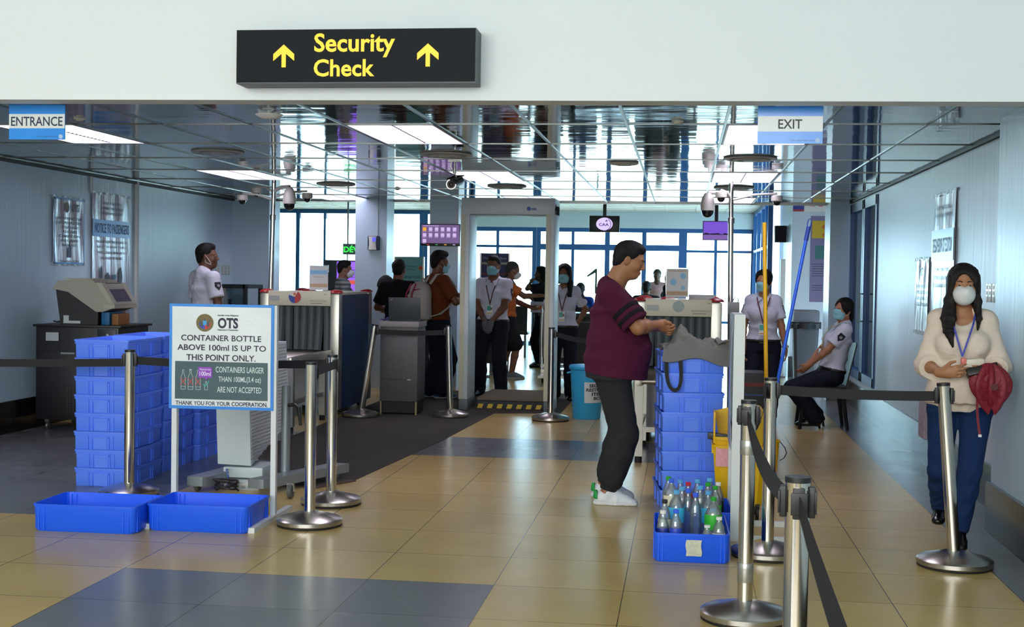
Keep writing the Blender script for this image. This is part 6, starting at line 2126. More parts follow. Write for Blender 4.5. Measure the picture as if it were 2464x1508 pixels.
def hand_prims(w, d, n, side, s=1.0, curl=(25, 30, 35, 40), thumb=(35, 20), spread=4):
    """w wrist, d pointing along the hand, n out of the BACK of the hand, side towards the thumb"""
    d, n = unit(d), unit(n)
    side = unit(np.asarray(side, float) - d * (np.asarray(side, float) @ d))
    n = np.cross(d, side) if np.cross(d, side) @ n > 0 else -np.cross(d, side)
    out = []
    pc = w + d * 0.045 * s
    M = np.stack([side, d, n], 1)
    out.append(p_ell(pc, (0.040 * s, 0.056 * s, 0.0165 * s), 'hand', 0.012, M))
    out.append(p_cap(w - d * 0.02, w + d * 0.03 * s, 0.026 * s, 0.024 * s, 'hand', 0.02))
    for k in range(4):
        off = (0.029 - 0.0195 * k) * s
        base = w + d * (0.086 - 0.004 * abs(k - 1)) * s + side * off
        ln = (0.040, 0.045, 0.042, 0.033)[k] * s
        a = R(spread * (1.5 - k))
        f = d * math.cos(a) + side * math.sin(a)
        p = base
        ang = 0.0
        r0 = (0.0088, 0.009, 0.0086, 0.0078)[k] * s
        for j, (fr, cm) in enumerate(((1.0, 0.7), (0.62, 1.0), (0.5, 0.8))):
            ang += R(curl[k] * cm)
            dr = f * math.cos(ang) - n * math.sin(ang)
            q = p + dr * ln * fr
            out.append(p_cap(p, q, r0 * (1 - .07 * j), r0 * (0.94 - 0.07 * j), 'hand', 0.004))
            p = q
    b = w + d * 0.028 * s + side * 0.030 * s - n * 0.006 * s
    a1, a2 = R(thumb[0]), R(thumb[1])
    d1 = unit(d * math.cos(a1) + side * math.sin(a1) - n * 0.35)
    q = b + d1 * 0.040 * s
    out.append(p_cap(b, q, 0.0135 * s, 0.0105 * s, 'hand', 0.010))
    d2 = unit(d * math.cos(a2) + side * math.sin(a2) * 0.6 - n * 0.45)
    out.append(p_cap(q, q + d2 * 0.030 * s, 0.0102 * s, 0.0082 * s, 'hand', 0.004))
    return out
def head_prims(c, M, s=1.0, jaw=1.0, ears=True):
    M = np.asarray(M)
    def T(x, y, z):
        return c + M @ (np.array([x, y, z]) * s)
    o = []
    o.append(p_ell(T(0, -0.014, 0.034), np.array((0.0755, 0.096, 0.086)) * s, 'head', 0.03, M))
    o.append(p_ell(T(0, 0.026, -0.035), np.array((0.0625 * jaw, 0.066, 0.080)) * s, 'head', 0.035, M))
    o.append(p_ell(T(0, 0.058, -0.092), np.array((0.034 * jaw, 0.030, 0.024)) * s, 'head', 0.03, M))
    for x in (-1, 1):
        o.append(p_ell(T(x * 0.046, 0.050, -0.030), np.array((0.022, 0.030, 0.026)) * s, 'head', 0.02, M))
        o.append(p_ell(T(x * 0.032, 0.096, 0.008), np.array((0.019, 0.014, 0.011)) * s, 'head', 0.014, M, op='s'))
        o.append(p_cap(T(x * 0.012, 0.086, 0.026), T(x * 0.046, 0.074, 0.027), 0.0075 * s, 0.006 * s, 'head', 0.014))
        o.append(p_ell(T(x * 0.032, 0.079, 0.008), np.array((0.0135, 0.0125, 0.0115)) * s, 'head', 0.004, M))
        o.append(p_ell(T(x * 0.012, 0.096, -0.034), np.array((0.0085, 0.010, 0.0075)) * s, 'head', 0.006, M))
        if ears:
            Me = M @ rotm(0, -8, 0) @ rotm(x * 18, 0, 0)
            o.append(p_ell(T(x * 0.0815, -0.012, -0.008), np.array((0.0095, 0.021, 0.034)) * s, 'head', 0.006, Me))
            o.append(p_ell(T(x * 0.091, -0.006, -0.004), np.array((0.006, 0.011, 0.019)) * s, 'head', 0.006, Me, op='s'))
    o.append(p_cap(T(0, 0.088, 0.012), T(0, 0.107, -0.026), 0.0085 * s, 0.0115 * s, 'head', 0.010))
    o.append(p_ell(T(0, 0.088, -0.062), np.array((0.024, 0.013, 0.0075)) * s, 'head', 0.008, M))
    o.append(p_ell(T(0, 0.086, -0.074), np.array((0.020, 0.013, 0.0085)) * s, 'head', 0.006, M))
    o.append(p_cap(T(-0.02, 0.1015, -0.0675), T(0.02, 0.1015, -0.0675), 0.0018 * s, 0.0018 * s, 'head', 0.004, op='s'))
    return o
SKIN = {}
def skin(c):
    if c not in SKIN:
        SKIN[c] = mat('skin_' + str(len(SKIN)), c, 0.55, var=0.08, vscale=30)
        b = SKIN[c].node_tree.nodes['Principled BSDF']
        b.inputs['Subsurface Weight'].default_value = 0.08
        b.inputs['Subsurface Radius'].default_value = (0.02, 0.008, 0.004)
    return SKIN[c]
def cloth(name, c, rough=0.85, bump=0.25, bscale=26, stretch=(1, 1, 2)):
    return mat(name, c, rough, bump=bump, bscale=bscale, bstretch=stretch, spec=0.25)
class Person:
    """a standing or seated figure in its own frame: x to its right, y forward, z up; loc = point on the floor"""
    def __init__(self, label, loc, face, H=1.68, group=None, res=0.011, tone='8A5F45', build=1.0, belly=0.0, sex='m',
                 lean=0.0, head=(0, 0, 0), hip=None, feet=None, toe=(0, 0), wrists=None, hints=((.5, -.7, -.2), (-.5, -.7, -.2)), knee=((0.1, 1, 0), (-0.1, 1, 0)),
                 hands=None, seat_z=None, jaw=1.0, ears=True, shoulders=1.0, head_fwd=0.0):
        # facing: angle in degrees, 0 = away from the camera (+y of the room), 180 = towards it, -90 = to the right
        self.t = thing('person', label, 'person', loc, R(face), group)
        self.res, self.H, self.tone, self.sex = res, H, tone, sex
        f = H / 1.70
        self.f = f
        pz = 0.515 * H if hip is None else hip[2]
        px = V3(0, 0, pz) if hip is None else np.array(hip, float)
        ln = R(lean)
        up = V3(0, math.sin(ln), math.cos(ln))
        fw = V3(0, math.cos(ln), -math.sin(ln))
        X = V3(1, 0, 0)
        self.up, self.fw, self.px = up, fw, px
        W = build
        female = sex == 'f'
        sw = (0.158 if female else 0.180) * f * shoulders
        hw = (0.098 if female else 0.090) * f
        def S(h, y=0):
            return px + up * h * f + fw * y * f
        self.S = S
        P = []
        hipr = (0.165 if female else 0.160) * W * f
        P.append(p_ecap(S(-0.06), S(0.06), (hipr * 1.0, 0.110 * W * f + belly * .3), (hipr * 0.97, 0.108 * W * f + belly * .6), X, 'pelvis', 0.05))
        wr = (0.125 if female else 0.143) * W * f
        P.append(p_ecap(S(0.06), S(0.20, 0.005 + belly * .35), (hipr * 0.95, 0.104 * W * f + belly * .7), (wr, 0.098 * W * f + belly * .7), X, 'torso', 0.06))
        ch = (0.142 if female else 0.163) * (0.4 + 0.6 * W) * f
        P.append(p_ecap(S(0.20, 0.005 + belly * .35), S(0.39, 0.0), (wr, 0.098 * W * f + belly * .7), (ch, 0.108 * (0.5 + 0.5 * W) * f + belly * .15), X, 'torso', 0.06))
        P.append(p_ecap(S(0.39), S(0.495, -0.012), (ch, 0.106 * (0.5 + 0.5 * W) * f), (ch * 0.80, 0.070 * f), X, 'torso', 0.06))
        sh = [S(0.490, -0.01) + X * sw, S(0.490, -0.01) - X * sw]
        P.append(p_cap(S(0.515, -0.02) + X * 0.05 * f, sh[0] + up * 0.005, 0.050 * f, 0.056 * f, 'torso', 0.05))
        P.append(p_cap(S(0.515, -0.02) - X * 0.05 * f, sh[1] + up * 0.005, 0.050 * f, 0.056 * f, 'torso', 0.05))
        if female:
            for s in (-1, 1):
                P.append(p_ell(S(0.345, 0.085) + X * s * 0.072 * f, np.array((0.066, 0.058, 0.062)) * f, 'torso', 0.05))
        if belly > 0:
            P.append(p_ell(S(0.15, 0.07 + belly * .5), np.array((0.150, 0.09 + belly, 0.155)) * f, 'torso', 0.07))
        nb = S(0.50, -0.018)
        hs = 0.97 * f if f < 1 else f ** 0.5
        Mh = rotm(*head)
        ht = H if hip is None else None
        hc = S(0.695, 0.025 + head_fwd) if lean or hip is not None else V3(0, 0.022 + head_fwd, H - 0.12 * hs)
        self.hc, self.Mh, self.hs = hc, Mh, hs
        neckr = (0.048 if female else 0.058) * (0.65 + 0.35 * W)
        self.nr = neckr
        P.append(p_cap(nb, hc + Mh @ (V3(0, -0.022, -0.045) * hs), neckr * 1.12, neckr, 'neck', 0.04))
        P += head_prims(hc, Mh, hs, jaw, ears)
        self.sh = sh
        # arms
        l1, l2 = 0.285 * f, 0.250 * f
        if wrists is None:
            wrists = [sh[0] + V3(0.07, 0.04, -0.52 * f), sh[1] + V3(-0.07, 0.04, -0.52 * f)]
        self.el, self.wr = [], []
        ar = (0.040 if female else 0.046) * (0.55 + 0.45 * W) * f
        for i in range(2):
            e, w_ = ik(sh[i], wrists[i], l1, l2, hints[i])
            self.el.append(e)
            self.wr.append(w_)
            P.append(p_cap(sh[i], e, ar * 1.12, ar * 0.86, 'armU', 0.03))
            m_ = e + (w_ - e) * 0.3
            P.append(p_cap(e, m_, ar * 0.86, ar * 0.84, 'armF', 0.02))
            P.append(p_cap(m_, w_, ar * 0.84, ar * 0.56, 'armF', 0.02))
            d = unit(w_ - e)
            if hands and hands[i]:
                h = dict(hands[i])
                P += hand_prims(w_, h.pop('d', d), h.pop('n', (1 - 2 * i, 0, 0)), h.pop('side', (0, 1, 0)), f * .98, **h)
            else:
                P += hand_prims(w_, d, (1 - 2 * i, 0, 0), (0, 1, 0), f * .98)
        self.ar = ar
        # legs
        th, kn, an = 0.086 * (0.35 + 0.65 * W) * f, 0.058 * (0.5 + 0.5 * W) * f, 0.040 * f
        if feet is None:
            feet = [(0.10 * f, 0, 0), (-0.10 * f, 0, 0)]
        self.hj = [px + X * hw - V3(0, 0, 0.02), px - X * hw - V3(0, 0, 0.02)]
        self.kn, self.an, self.feet, self.toe = [], [], feet, toe
        a1 = 0.245 * H
        for i in range(2):
            fo = np.array(feet[i], float)
            ta = R(toe[i])
            ank = fo + V3(0, -0.0, 0.075 * f)
            k_, ank = ik(self.hj[i], ank, 0.242 * H, 0.232 * H, knee[i])
            self.kn.append(k_)
            self.an.append(ank)
            P.append(p_cap(self.hj[i], k_, th, kn * 1.02, 'thigh', 0.04))
            cm = k_ + (ank - k_) * 0.33
            P.append(p_cap(k_, cm, kn, kn * 0.98, 'calf', 0.02))
            P.append(p_cap(cm, ank, kn * 0.98, an, 'calf', 0.02))
            td = V3(-math.sin(ta), math.cos(ta), 0)
            tz = V3(0, 0, ank[2] - 0.075 * f)
            b0 = V3(ank[0], ank[1], 0) + tz
            P.append(p_cap(ank, b0 + td * 0.13 * f + V3(0, 0, 0.03), 0.034 * f, 0.024 * f, 'foot', 0.02))
            P.append(p_cap(ank - td * 0.01, b0 - td * 0.045 * f + V3(0, 0, 0.032), 0.034 * f, 0.026 * f, 'foot', 0.02))
        self.P, self.th, self.knr, self.anr = P, th, kn, an
        self.skinm = skin(tone)
    def body(self, regs=None):
        P = self.P if regs is None else [p for p in self.P if p.reg in regs]
        self.bo = mesh_obj('body', field_mesh(P, self.res), self.skinm, self.t)
        return self
    def reg(self, *rs):
        return [p for p in self.P if p.reg in rs]
    def shirt(self, m, sleeve=0.62, hem=0.02, off=0.012, flare=0.012, extra=(), name='shirt', hemtilt=0.0, ripple=True, nk=0.530):
        """sleeve: fraction along the upper arm (above 1 runs down the forearm); hem: height over the hip point"""
        pr = self.reg('torso', 'pelvis')
        out = list(pr)
        for i in range(2):
            s, e, w_ = self.sh[i], self.el[i], self.wr[i]
            if sleeve <= 1:
                b = s + (e - s) * sleeve
                cp = p_cap(s, b + (e - s) * 0.04, self.ar * 1.14, self.ar * 0.98 + flare, 'sl', 0.03)
                f0, dn, pt = cp.fn, unit(e - s), b
                def fn(P, off=0.0, f0=f0, dn=dn, pt=pt):
                    return np.maximum(f0(P, off), (P - pt) @ dn)
                cp.fn = fn
                out.append(cp)
            else:
                b = e + (w_ - e) * (sleeve - 1)
                out.append(p_cap(s, e, self.ar * 1.14, self.ar * 0.95 + flare * .6, 'sl', 0.03))
                cp = p_cap(e, b, self.ar * 0.95 + flare * .6, self.ar * 0.85 + flare, 'sl', 0.02)
                f0, dn, pt = cp.fn, unit(w_ - e), b
                def fn2(P, off=0.0, f0=f0, dn=dn, pt=pt):
                    return np.maximum(f0(P, off), (P - pt) @ dn)
                cp.fn = fn2
                out.append(cp)
        out.append(p_cap(self.S(0.45, -0.035), self.S(nk, -0.030), self.nr * 1.02, self.nr * 0.98, 'x', 0.03))
        out += list(extra)
        cuts = [(self.S(hem), -self.up + V3(0, hemtilt, 0))]
        rp = None
        if ripple:
            def rp(P):
                return 0.0022 * np.sin(P[..., 2] * 52 + 9 * np.sin(P[..., 0] * 11) + 7 * P[..., 1]) * (0.4 + 0.6 * np.sin(P[..., 0] * 17 + P[..., 2] * 6) ** 2)
        return mesh_obj(name, field_mesh(out, self.res, off, cuts, rp), m, self.t)
    def trousers(self, m, top=0.045, length=0.93, off=0.012, wide=0.0, name='trousers', ripple=0.0025):
        out = self.reg('pelvis')
        for i in range(2):
            h, k, a = self.hj[i], self.kn[i], self.an[i]
            out.append(p_cap(h, k, self.th, self.knr * 1.03 + wide * .5, 'tr', 0.04))
            if length > 0.5:
                t = (length - 0.5) * 2
                b = k + (a - k) * t
                cm = k + (a - k) * 0.33
                out.append(p_cap(k, cm, self.knr * 1.03 + wide * .5, self.knr * 1.01 + wide * .7, 'tr', 0.02))
                out.append(p_cap(cm, b, self.knr * 1.01 + wide * .7, self.anr * 1.12 + (1 - t) * 0.04 + wide, 'tr', 0.02))
            else:
                out[-1] = p_cap(h, h + (k - h) * length * 2, self.th, self.knr * 1.15 + wide, 'tr', 0.04)
        def rp(P):
            return ripple * np.sin(P[..., 2] * 60 + 8 * np.sin(P[..., 0] * 13 + P[..., 1] * 9)) * np.clip((0.75 - P[..., 2]) * 2.2, 0.15, 1)
        return mesh_obj(name, field_mesh(out, self.res, off, [(self.S(top), self.up)], rp), m, self.t)
    def shoes(self, m, sole=None, heel=0.0, name='shoe', big=1.0):
        f = self.f
        obs = []
        for i in range(2):
            ta = R(self.toe[i])
            td = V3(-math.sin(ta), math.cos(ta), 0)
            a = self.an[i]
            g = V3(a[0], a[1], a[2] - 0.075 * f)
            sd = V3(td[1], -td[0], 0)
            P = [p_ecap(g - td * 0.05 * f + V3(0, 0, 0.034), g + td * 0.06 * f + V3(0, 0, 0.030), (0.036 * f * big, 0.033), (0.044 * f * big, 0.031), sd, 's', 0.02),
                 p_ecap(g + td * 0.06 * f + V3(0, 0, 0.028), g + td * 0.155 * f * big + V3(0, 0, 0.024), (0.045 * f * big, 0.030), (0.034 * f, 0.022), sd, 's', 0.02),
                 p_ell(g + td * 0.158 * f * big + V3(0, 0, 0.022), (0.034 * f, 0.034 * f, 0.022), 's', 0.02),
                 p_ell(g - td * 0.052 * f + V3(0, 0, 0.036), (0.034 * f, 0.034 * f, 0.034), 's', 0.02),
                 p_cap(g - td * 0.025 * f + V3(0, 0, 0.05), g + td * 0.005 * f + V3(0, 0, 0.085), 0.042 * f, 0.041 * f, 's', 0.02),
                 p_cap(g + td * 0.015 * f + V3(0, 0, 0.072), g + td * 0.115 * f + V3(0, 0, 0.040), 0.041 * f, 0.030 * f, 's', 0.02)]
            cuts = [(g + V3(0, 0, 0.003 + heel), V3(0, 0, -1)), (g + V3(0, 0, 0.092), V3(0, 0, 1))]
            o = mesh_obj(name, field_mesh(P, min(self.res, 0.007), 0.0, cuts), m, self.t)
            obs.append(o)
            if sole is not None:
                P2 = [p_ecap(g - td * 0.062 * f + V3(0, 0, 0.010), g + td * 0.06 * f + V3(0, 0, 0.010), (0.038 * f * big, 0.05), (0.047 * f * big, 0.05), sd, 's', 0.01),
                      p_ecap(g + td * 0.05 * f + V3(0, 0, 0.010), g + td * 0.165 * f * big + V3(0, 0, 0.010), (0.048 * f * big, 0.05), (0.034 * f, 0.05), sd, 's', 0.01),
                      p_ell(g + td * 0.168 * f * big + V3(0, 0, 0.01), (0.034 * f, 0.03, 0.05), 's', 0.01), p_ell(g - td * 0.062 * f + V3(0, 0, 0.01), (0.037 * f, 0.03, 0.05), 's', 0.01)]
                mesh_obj('sole', field_mesh(P2, min(self.res, 0.007), 0.0, [(g + V3(0, 0, 0.001), V3(0, 0, -1)), (g + V3(0, 0, 0.024), V3(0, 0, 1))]), sole, o)
        return obs
    def T(self, x, y, z):
        return self.hc + self.Mh @ (V3(x, y, z) * self.hs)
    def hair(self, m, style='short', drape=(), vol=0.0, line=0.0, name='hair', res=None):
        """hair grows out of the scalp: ellipsoids that surface above the hairline, with longer locks added"""
        hs, M = self.hs, self.Mh
        def E(c, r, k=0.03):
            return p_ell(self.T(*c), np.array(r) * hs, 'h', k, M)
        out = [E((0, -0.027, 0.047 - line), (0.0805 + vol * .3, 0.0985 + vol * .3, 0.0885 + vol)), E((0, -0.058, -0.018), (0.064, 0.054, 0.070))]
        if style == 'short':
            out += [E((0, 0.012, 0.100 - line), (0.056, 0.066, 0.034 + vol)), E((0.050, -0.022, 0.052), (0.030, 0.048, 0.040)), E((-0.050, -0.022, 0.052), (0.030, 0.048, 0.040))]
        elif style == 'quiff':
            out += [E((0, 0.040, 0.108), (0.054, 0.052, 0.036)), E((0, -0.02, 0.10), (0.06, 0.07, 0.045))]
        elif style == 'long':
            out += [E((0.0, -0.012, 0.060), (0.084, 0.092, 0.082)), E((0.060, 0.012, 0.030), (0.030, 0.055, 0.075)), E((-0.060, 0.012, 0.030), (0.030, 0.055, 0.075))]
        out += list(drape)
        if style == 'long':
            out.append(p_ell(self.T(0.004, 0.098, -0.020), np.array((0.0555, 0.062, 0.112)) * hs, 'h', 0.012, M, op='s'))
            out.append(p_cap(self.T(0.014, 0.075, 0.125), self.T(0.012, -0.02, 0.152), 0.007 * hs, 0.005 * hs, 'h', 0.012, op='s'))
        def rp(Q):
            q = (Q - self.hc) @ M
            a = np.arctan2(q[..., 0], q[..., 1])
            if style == 'long':
                return 0.0012 * np.sin(q[..., 0] * 420 + 5 * np.sin(q[..., 2] * 9)) + 0.0010 * np.sin(q[..., 1] * 360 + 4 * np.sin(q[..., 2] * 7))
            return 0.0010 * np.sin(a * 26 + 6 * np.sin(q[..., 2] * 22)) + 0.0010 * np.sin(a * 61 + q[..., 2] * 30)
        return mesh_obj(name, field_mesh(out, res or min(self.res, 0.0065), 0.0, (), rp), m, self.t)
    def eyes(self, brows=True, open_=1.0):
        hs, M = self.hs, Matrix([list(r) for r in self.Mh])
        mb = MB()
        for x in (-1, 1):
            mb.ell(self.T(x * 0.032, 0.0815, 0.008), (0.0112 * hs, 0.0112 * hs, 0.0075 * hs * open_), M, 14, m=0)
            mb.ell(self.T(x * 0.032, 0.0885, 0.008), (0.0066 * hs, 0.0050 * hs, 0.0066 * hs * open_), M, 12, m=1)
        mb.build('eyes', [mat('eye_white', '9C938A', 0.3), mat('eye_dark', '1A1210', 0.2)], self.t, smooth=80)
        if brows:
            mb = MB()
            for x in (-1, 1):
                mb.tube([self.T(x * 0.014, 0.094, 0.029), self.T(x * 0.030, 0.090, 0.0345), self.T(x * 0.048, 0.076, 0.029)], [0.0030 * hs, 0.0034 * hs, 0.0016 * hs], 8)
            mb.build('eyebrows', mat('brow_hair', '1C1512', 0.8), self.t, smooth=80)
    def mask(self, kind='surgical'):
        hs, M = self.hs, self.Mh
        if kind == 'surgical':
            P = [p_ell(self.T(0, 0.030, -0.045), np.array((0.0665, 0.074, 0.070)) * hs, 'm', 0.02, M),
                 p_cap(self.T(0, 0.085, -0.005), self.T(0, 0.108, -0.030), 0.012 * hs, 0.016 * hs, 'm', 0.03),
                 p_ell(self.T(0, 0.062, -0.092), np.array((0.042, 0.034, 0.028)) * hs, 'm', 0.03, M)]
            cuts = [(self.T(0, 0, -0.012), M @ V3(0, -0.12, 1)), (self.T(0, 0, -0.112), M @ V3(0, 0, -1)), (self.T(0, 0.03, 0), M @ V3(0, -1, 0))]
            def rp(P_):
                z = (P_ - self.hc) @ M[:, 2]
                return 0.0012 * np.sin(z * 330)
            o = mesh_obj('face_mask', field_mesh(P, min(self.res, 0.006), 0.006, cuts, rp), mat('pale_blue_mask', '7FB9C6', 0.75), self.t)
        else:
            P = [p_ell(self.T(0, 0.060, -0.050), np.array((0.066, 0.068, 0.066)) * hs, 'm', 0.02, M),
                 p_cap(self.T(0, 0.092, 0.0), self.T(0, 0.115, -0.03), 0.012 * hs, 0.018 * hs, 'm', 0.03)]
            cuts = [(self.T(0, 0.042, 0), M @ V3(0, -1, 0)), (self.T(0, 0.09, 0.004), M @ V3(0, 0.3, 1))]
            o = mesh_obj('face_mask', field_mesh(P, min(self.res, 0.006), 0.003, cuts), mat('white_cup_mask', 'DADDDD', 0.7), self.t)
        mb = MB()
        for x in (-1, 1):
            mb.tube([self.T(x * 0.062, 0.045, -0.025), self.T(x * 0.080, 0.0, 0.008), self.T(x * 0.083, -0.022, 0.008)], 0.0016, 6)
            mb.tube([self.T(x * 0.060, 0.045, -0.085), self.T(x * 0.078, 0.0, -0.05), self.T(x * 0.083, -0.022, -0.03)], 0.0016, 6)
        mb.build('ear_loop', mat('white_elastic', 'D8DADA', 0.7), o, smooth=80)
        return o
    def lanyard(self, m, drop=0.30, badge=None, y=None, w=0.012):
        f = self.f
        S = self.S
        fy = (0.160 if self.sex == 'f' else 0.137) if y is None else y
        mb = MB()
        pts = {}
        for s in (-1, 1):
            L = [S(0.565, -0.055) + V3(s * 0.045, 0, 0) * f, S(0.567, 0.0) + V3(s * 0.072, 0, 0) * f, S(0.545, 0.05) + V3(s * 0.074, 0, 0) * f, S(0.475, fy * .82) + V3(s * 0.058, 0, 0) * f, S(0.42, fy) + V3(s * 0.040, 0, 0) * f, S(0.5 - drop, fy + .004)]
            for a, b in zip(L, L[1:]):
                mb.bar(a, b, w, 0.0022, up=tuple(self.fw))
        mb.build('lanyard', m, self.t)
        if badge:
            c = S(0.5 - drop - 0.075, fy + 0.012)
            mb = MB()
            rot = Matrix([list(np.stack([V3(1, 0, 0), -self.fw, self.up], 1)[i]) for i in range(3)])
            mb.box(c, (0.072, 0.002, 0.112), rot, m=0)
            mb.box(c + self.fw * 0.0015 + self.up * 0.02 + V3(0.010, 0, 0), (0.045, 0.001, 0.055), rot, m=1)
            mb.box(c + self.fw * 0.0015 - self.up * 0.04, (0.06, 0.001, 0.012), rot, m=2)
            mb.box(c + self.fw * 0.0015 + self.up * 0.015 - V3(0.02, 0, 0), (0.02, 0.001, 0.03), rot, m=3)
            mb.cyl(c + self.up * 0.055, c + self.up * 0.082, 0.006, n=8, m=3)
            mb.build('id_badge', [M_white, mat('teal_badge_print', '2C9A94', 0.4), mat('ochre_badge_print', 'C89A20', 0.4), mat('brown_badge_print', '6A4A3A', 0.4)], self.t)
    def collar(self, m, open_=True):
        S = self.S
        r = 0.073 * self.f
        mb = MB()
        def f(u, v):
            a = PI * (0.60 + 1.8 * u) if open_ else PI * (0.5 + 2 * u)
            rr = r + 0.014 * (1 - v) * self.f
            fr = 0.5 + 0.5 * math.sin(a)
            return tuple(S(0.552 + 0.032 * v - 0.050 * fr, -0.012) + V3(rr * math.cos(a), 0, 0) + self.fw * rr * 1.05 * math.sin(a))
        mb.sheet(f, 28, 4, 0.004)
        for s in (-1, 1):
            a, b, c = S(0.525, 0.075) + V3(s * 0.010, 0, 0), S(0.560, 0.03) + V3(s * 0.075, 0, 0), S(0.468, 0.125) + V3(s * 0.062, 0, 0)
            mb.raw([a, b, c, a + self.fw * .006, b + self.fw * .006, c + self.fw * .006], [(0, 1, 2), (5, 4, 3), (0, 3, 4, 1), (1, 4, 5, 2), (2, 5, 3, 0)])
        mb.build('collar', m, self.t)
    def epaulettes(self, m):
        for i, s in enumerate((1, -1)):
            mb = MB()
            a = self.S(0.552, -0.012) + V3(s * 0.085, 0, 0) * self.f
            b = self.sh[i] + self.up * 0.072 * self.f + V3(s * 0.02, 0, 0)
            mb.bar(a, b, 0.05 * self.f, 0.008, up=tuple(self.up), bev=0.002)
            mb.build('epaulette', m, self.t)
    def patch(self, i, m, t=0.35):
        """shield patch on the outside of the sleeve of arm i (0 right, 1 left)"""
        s, e = self.sh[i], self.el[i]
        d = unit(e - s)
        out = unit(V3(1 - 2 * i, 0, 0) - d * ((V3(1 - 2 * i, 0, 0)) @ d))
        fwd = unit(np.cross(out, d))
        c = s + d * 0.285 * self.f * t + out * (self.ar * 1.05 + 0.029)
        pts = [(-0.030, -0.038), (0.030, -0.038), (0.034, 0.005), (0.0, 0.048), (-0.034, 0.005)]
        mb = MB()
        vs = [c + fwd * a + d * b - out * 6.0 * a * a for a, b in pts] + [c + fwd * a + d * b - out * (0.008 + 6 * a * a) for a, b in pts]
        mb.raw(vs, [(0, 1, 2, 3, 4), (9, 8, 7, 6, 5)] + [(k, (k + 1) % 5, (k + 1) % 5 + 5, k + 5) for k in range(5)])
        o = mb.build('sleeve_patch', m, self.t)
        mb = MB().lathe([(0.010, 0), (0.015, 0), (0.015, 0.002), (0.010, 0.002)], 16, tuple(c + out * 0.0005), Matrix([list(np.stack([fwd, d, out], 1)[k]) for k in range(3)]))
        mb.build('emblem', mat('grey_patch_thread', '8A8C90', 0.7), o)
    def name_tag(self, side=1):
        c = self.S(0.405, 0.112) + V3(side * 0.07, 0, 0) * self.f
        MB().box(c, (0.065, 0.012, 0.014)).build('name_tag', M_black, self.t)
    def belt(self, m, z=0.05, buckle=True, off=0.017):
        P = self.reg('pelvis', 'torso')
        o = mesh_obj('belt', field_mesh(P, self.res, off, [(self.S(z + 0.02), self.up), (self.S(z - 0.018), -self.up)]), m, self.t)
        return o
M_hair = mat('black_hair', '070607', 0.55, spec=0.25, bump=0.4, bscale=90, bstretch=(4, 4, 0.6))
M_hairb = mat('dark_brown_hair', '0F0807', 0.5, spec=0.3, bump=0.4, bscale=70, bstretch=(5, 5, 0.4))
M_grayhair = mat('grey_cropped_hair', '3A3634', 0.7)
M_unif = cloth('white_uniform_shirt', 'C3C6D6', 0.8)
M_unipants = cloth('navy_uniform_trousers', '0C1322', 0.8)
M_blackshoe = mat('black_leather_shoe', '0B0B0C', 0.25)
M_lany = mat('maroon_lanyard', '4A1626', 0.6)
M_epau = mat('black_epaulette', '0E1014', 0.7)
M_patch = mat('black_shield_patch', '1B1D22', 0.8)

# ---------------------------------------------------------------- man in the maroon shirt
p = Person('person in maroon T-shirt and white sneakers at the right crate stack',
           (-0.440, 8.33, 0), -90, H=1.665, res=0.0056, tone='9A6A48', build=1.30, belly=0.045, head=(0, -18, 0), jaw=1.10,
           feet=[(0.12, -0.01, 0), (-0.17, -0.045, 0)], wrists=[(0.010, 0.285, 1.140), (-0.035, 0.290, 1.128)], hints=((0.5, 0.5, -0.8), (-0.5, 0.5, -0.8)),
           knee=((0.1, 1, 0), (-0.1, 1, 0)), head_fwd=0.078,
           hands=[dict(d=(-0.45, 0.80, -0.10), n=(0.85, 0.35, 0.35), side=(-0.3, 0.1, 0.9), curl=(55, 62, 66, 70), thumb=(20, 0)),
                  dict(d=(0.30, 0.93, -0.10), n=(-0.8, 0.3, 0.5), side=(0.3, 0.1, 0.9), curl=(50, 58, 62, 66), thumb=(20, 0))])
maroon = p
p.hc = p.hc + V3(0, 0, -0.01)
p.body()
M_maroon = cloth('maroon_cotton', '4A1230', 0.9, 0.3, 22)
p.shirt(M_maroon, sleeve=0.88, hem=-0.045, off=0.014, flare=0.024, hemtilt=-0.12, extra=[p_ecap(p.S(-0.16, 0.035), p.S(0.16, 0.055), (0.205, 0.165), (0.195, 0.170), (1, 0, 0), 'x', 0.06)])
def sleeve_band(p, i, t0, t1, m, off):
    s, e = p.sh[i], p.el[i]
    d = unit(e - s)
    b = s + (e - s) * 0.92
    q = p_cap(s, b, p.ar * 1.14, p.ar * 0.98 + 0.024, 'b', 0.02)
    return mesh_obj('sleeve_stripe', field_mesh([q], 0.0065, off, [(s + (e - s) * t0, -d), (s + (e - s) * t1, d)]), m, p.t)
M_stripe = cloth('black_sleeve_band', '15101A', 0.9)
for i in (0, 1):
    sleeve_band(p, i, 0.46, 0.57, M_stripe, 0.019)
    sleeve_band(p, i, 0.66, 0.77, M_stripe, 0.019)
M_djean = cloth('charcoal_denim', '26282B', 0.85, 0.35, 24)
p.trousers(M_djean, top=0.05, length=0.875, off=0.014, wide=0.012, ripple=0.004)
mb = MB()
for i in (0, 1):
    a, k = p.an[i], p.kn[i]
    d = unit(k - a)
    mb.tube([a + d * (0.02 + 0.009 * j) for j in range(7)], [0.054, 0.058, 0.054, 0.058, 0.055, 0.060, 0.058], 18)
mb.build('cuff', M_djean, p.t, smooth=80)
mb = MB()
for z, y in ((0.02, 0.03), (-0.035, 0.015)):
    mb.ell(p.S(z, y) + V3(0.222, 0, 0), (0.004, 0.006, 0.006), n=10)
mb.build('pocket_studs', mat('brass_stud', 'B89A50', 0.3, 0.8), p.t)
M_sneak = mat('white_sneaker_leather', 'DADFE6', 0.45)
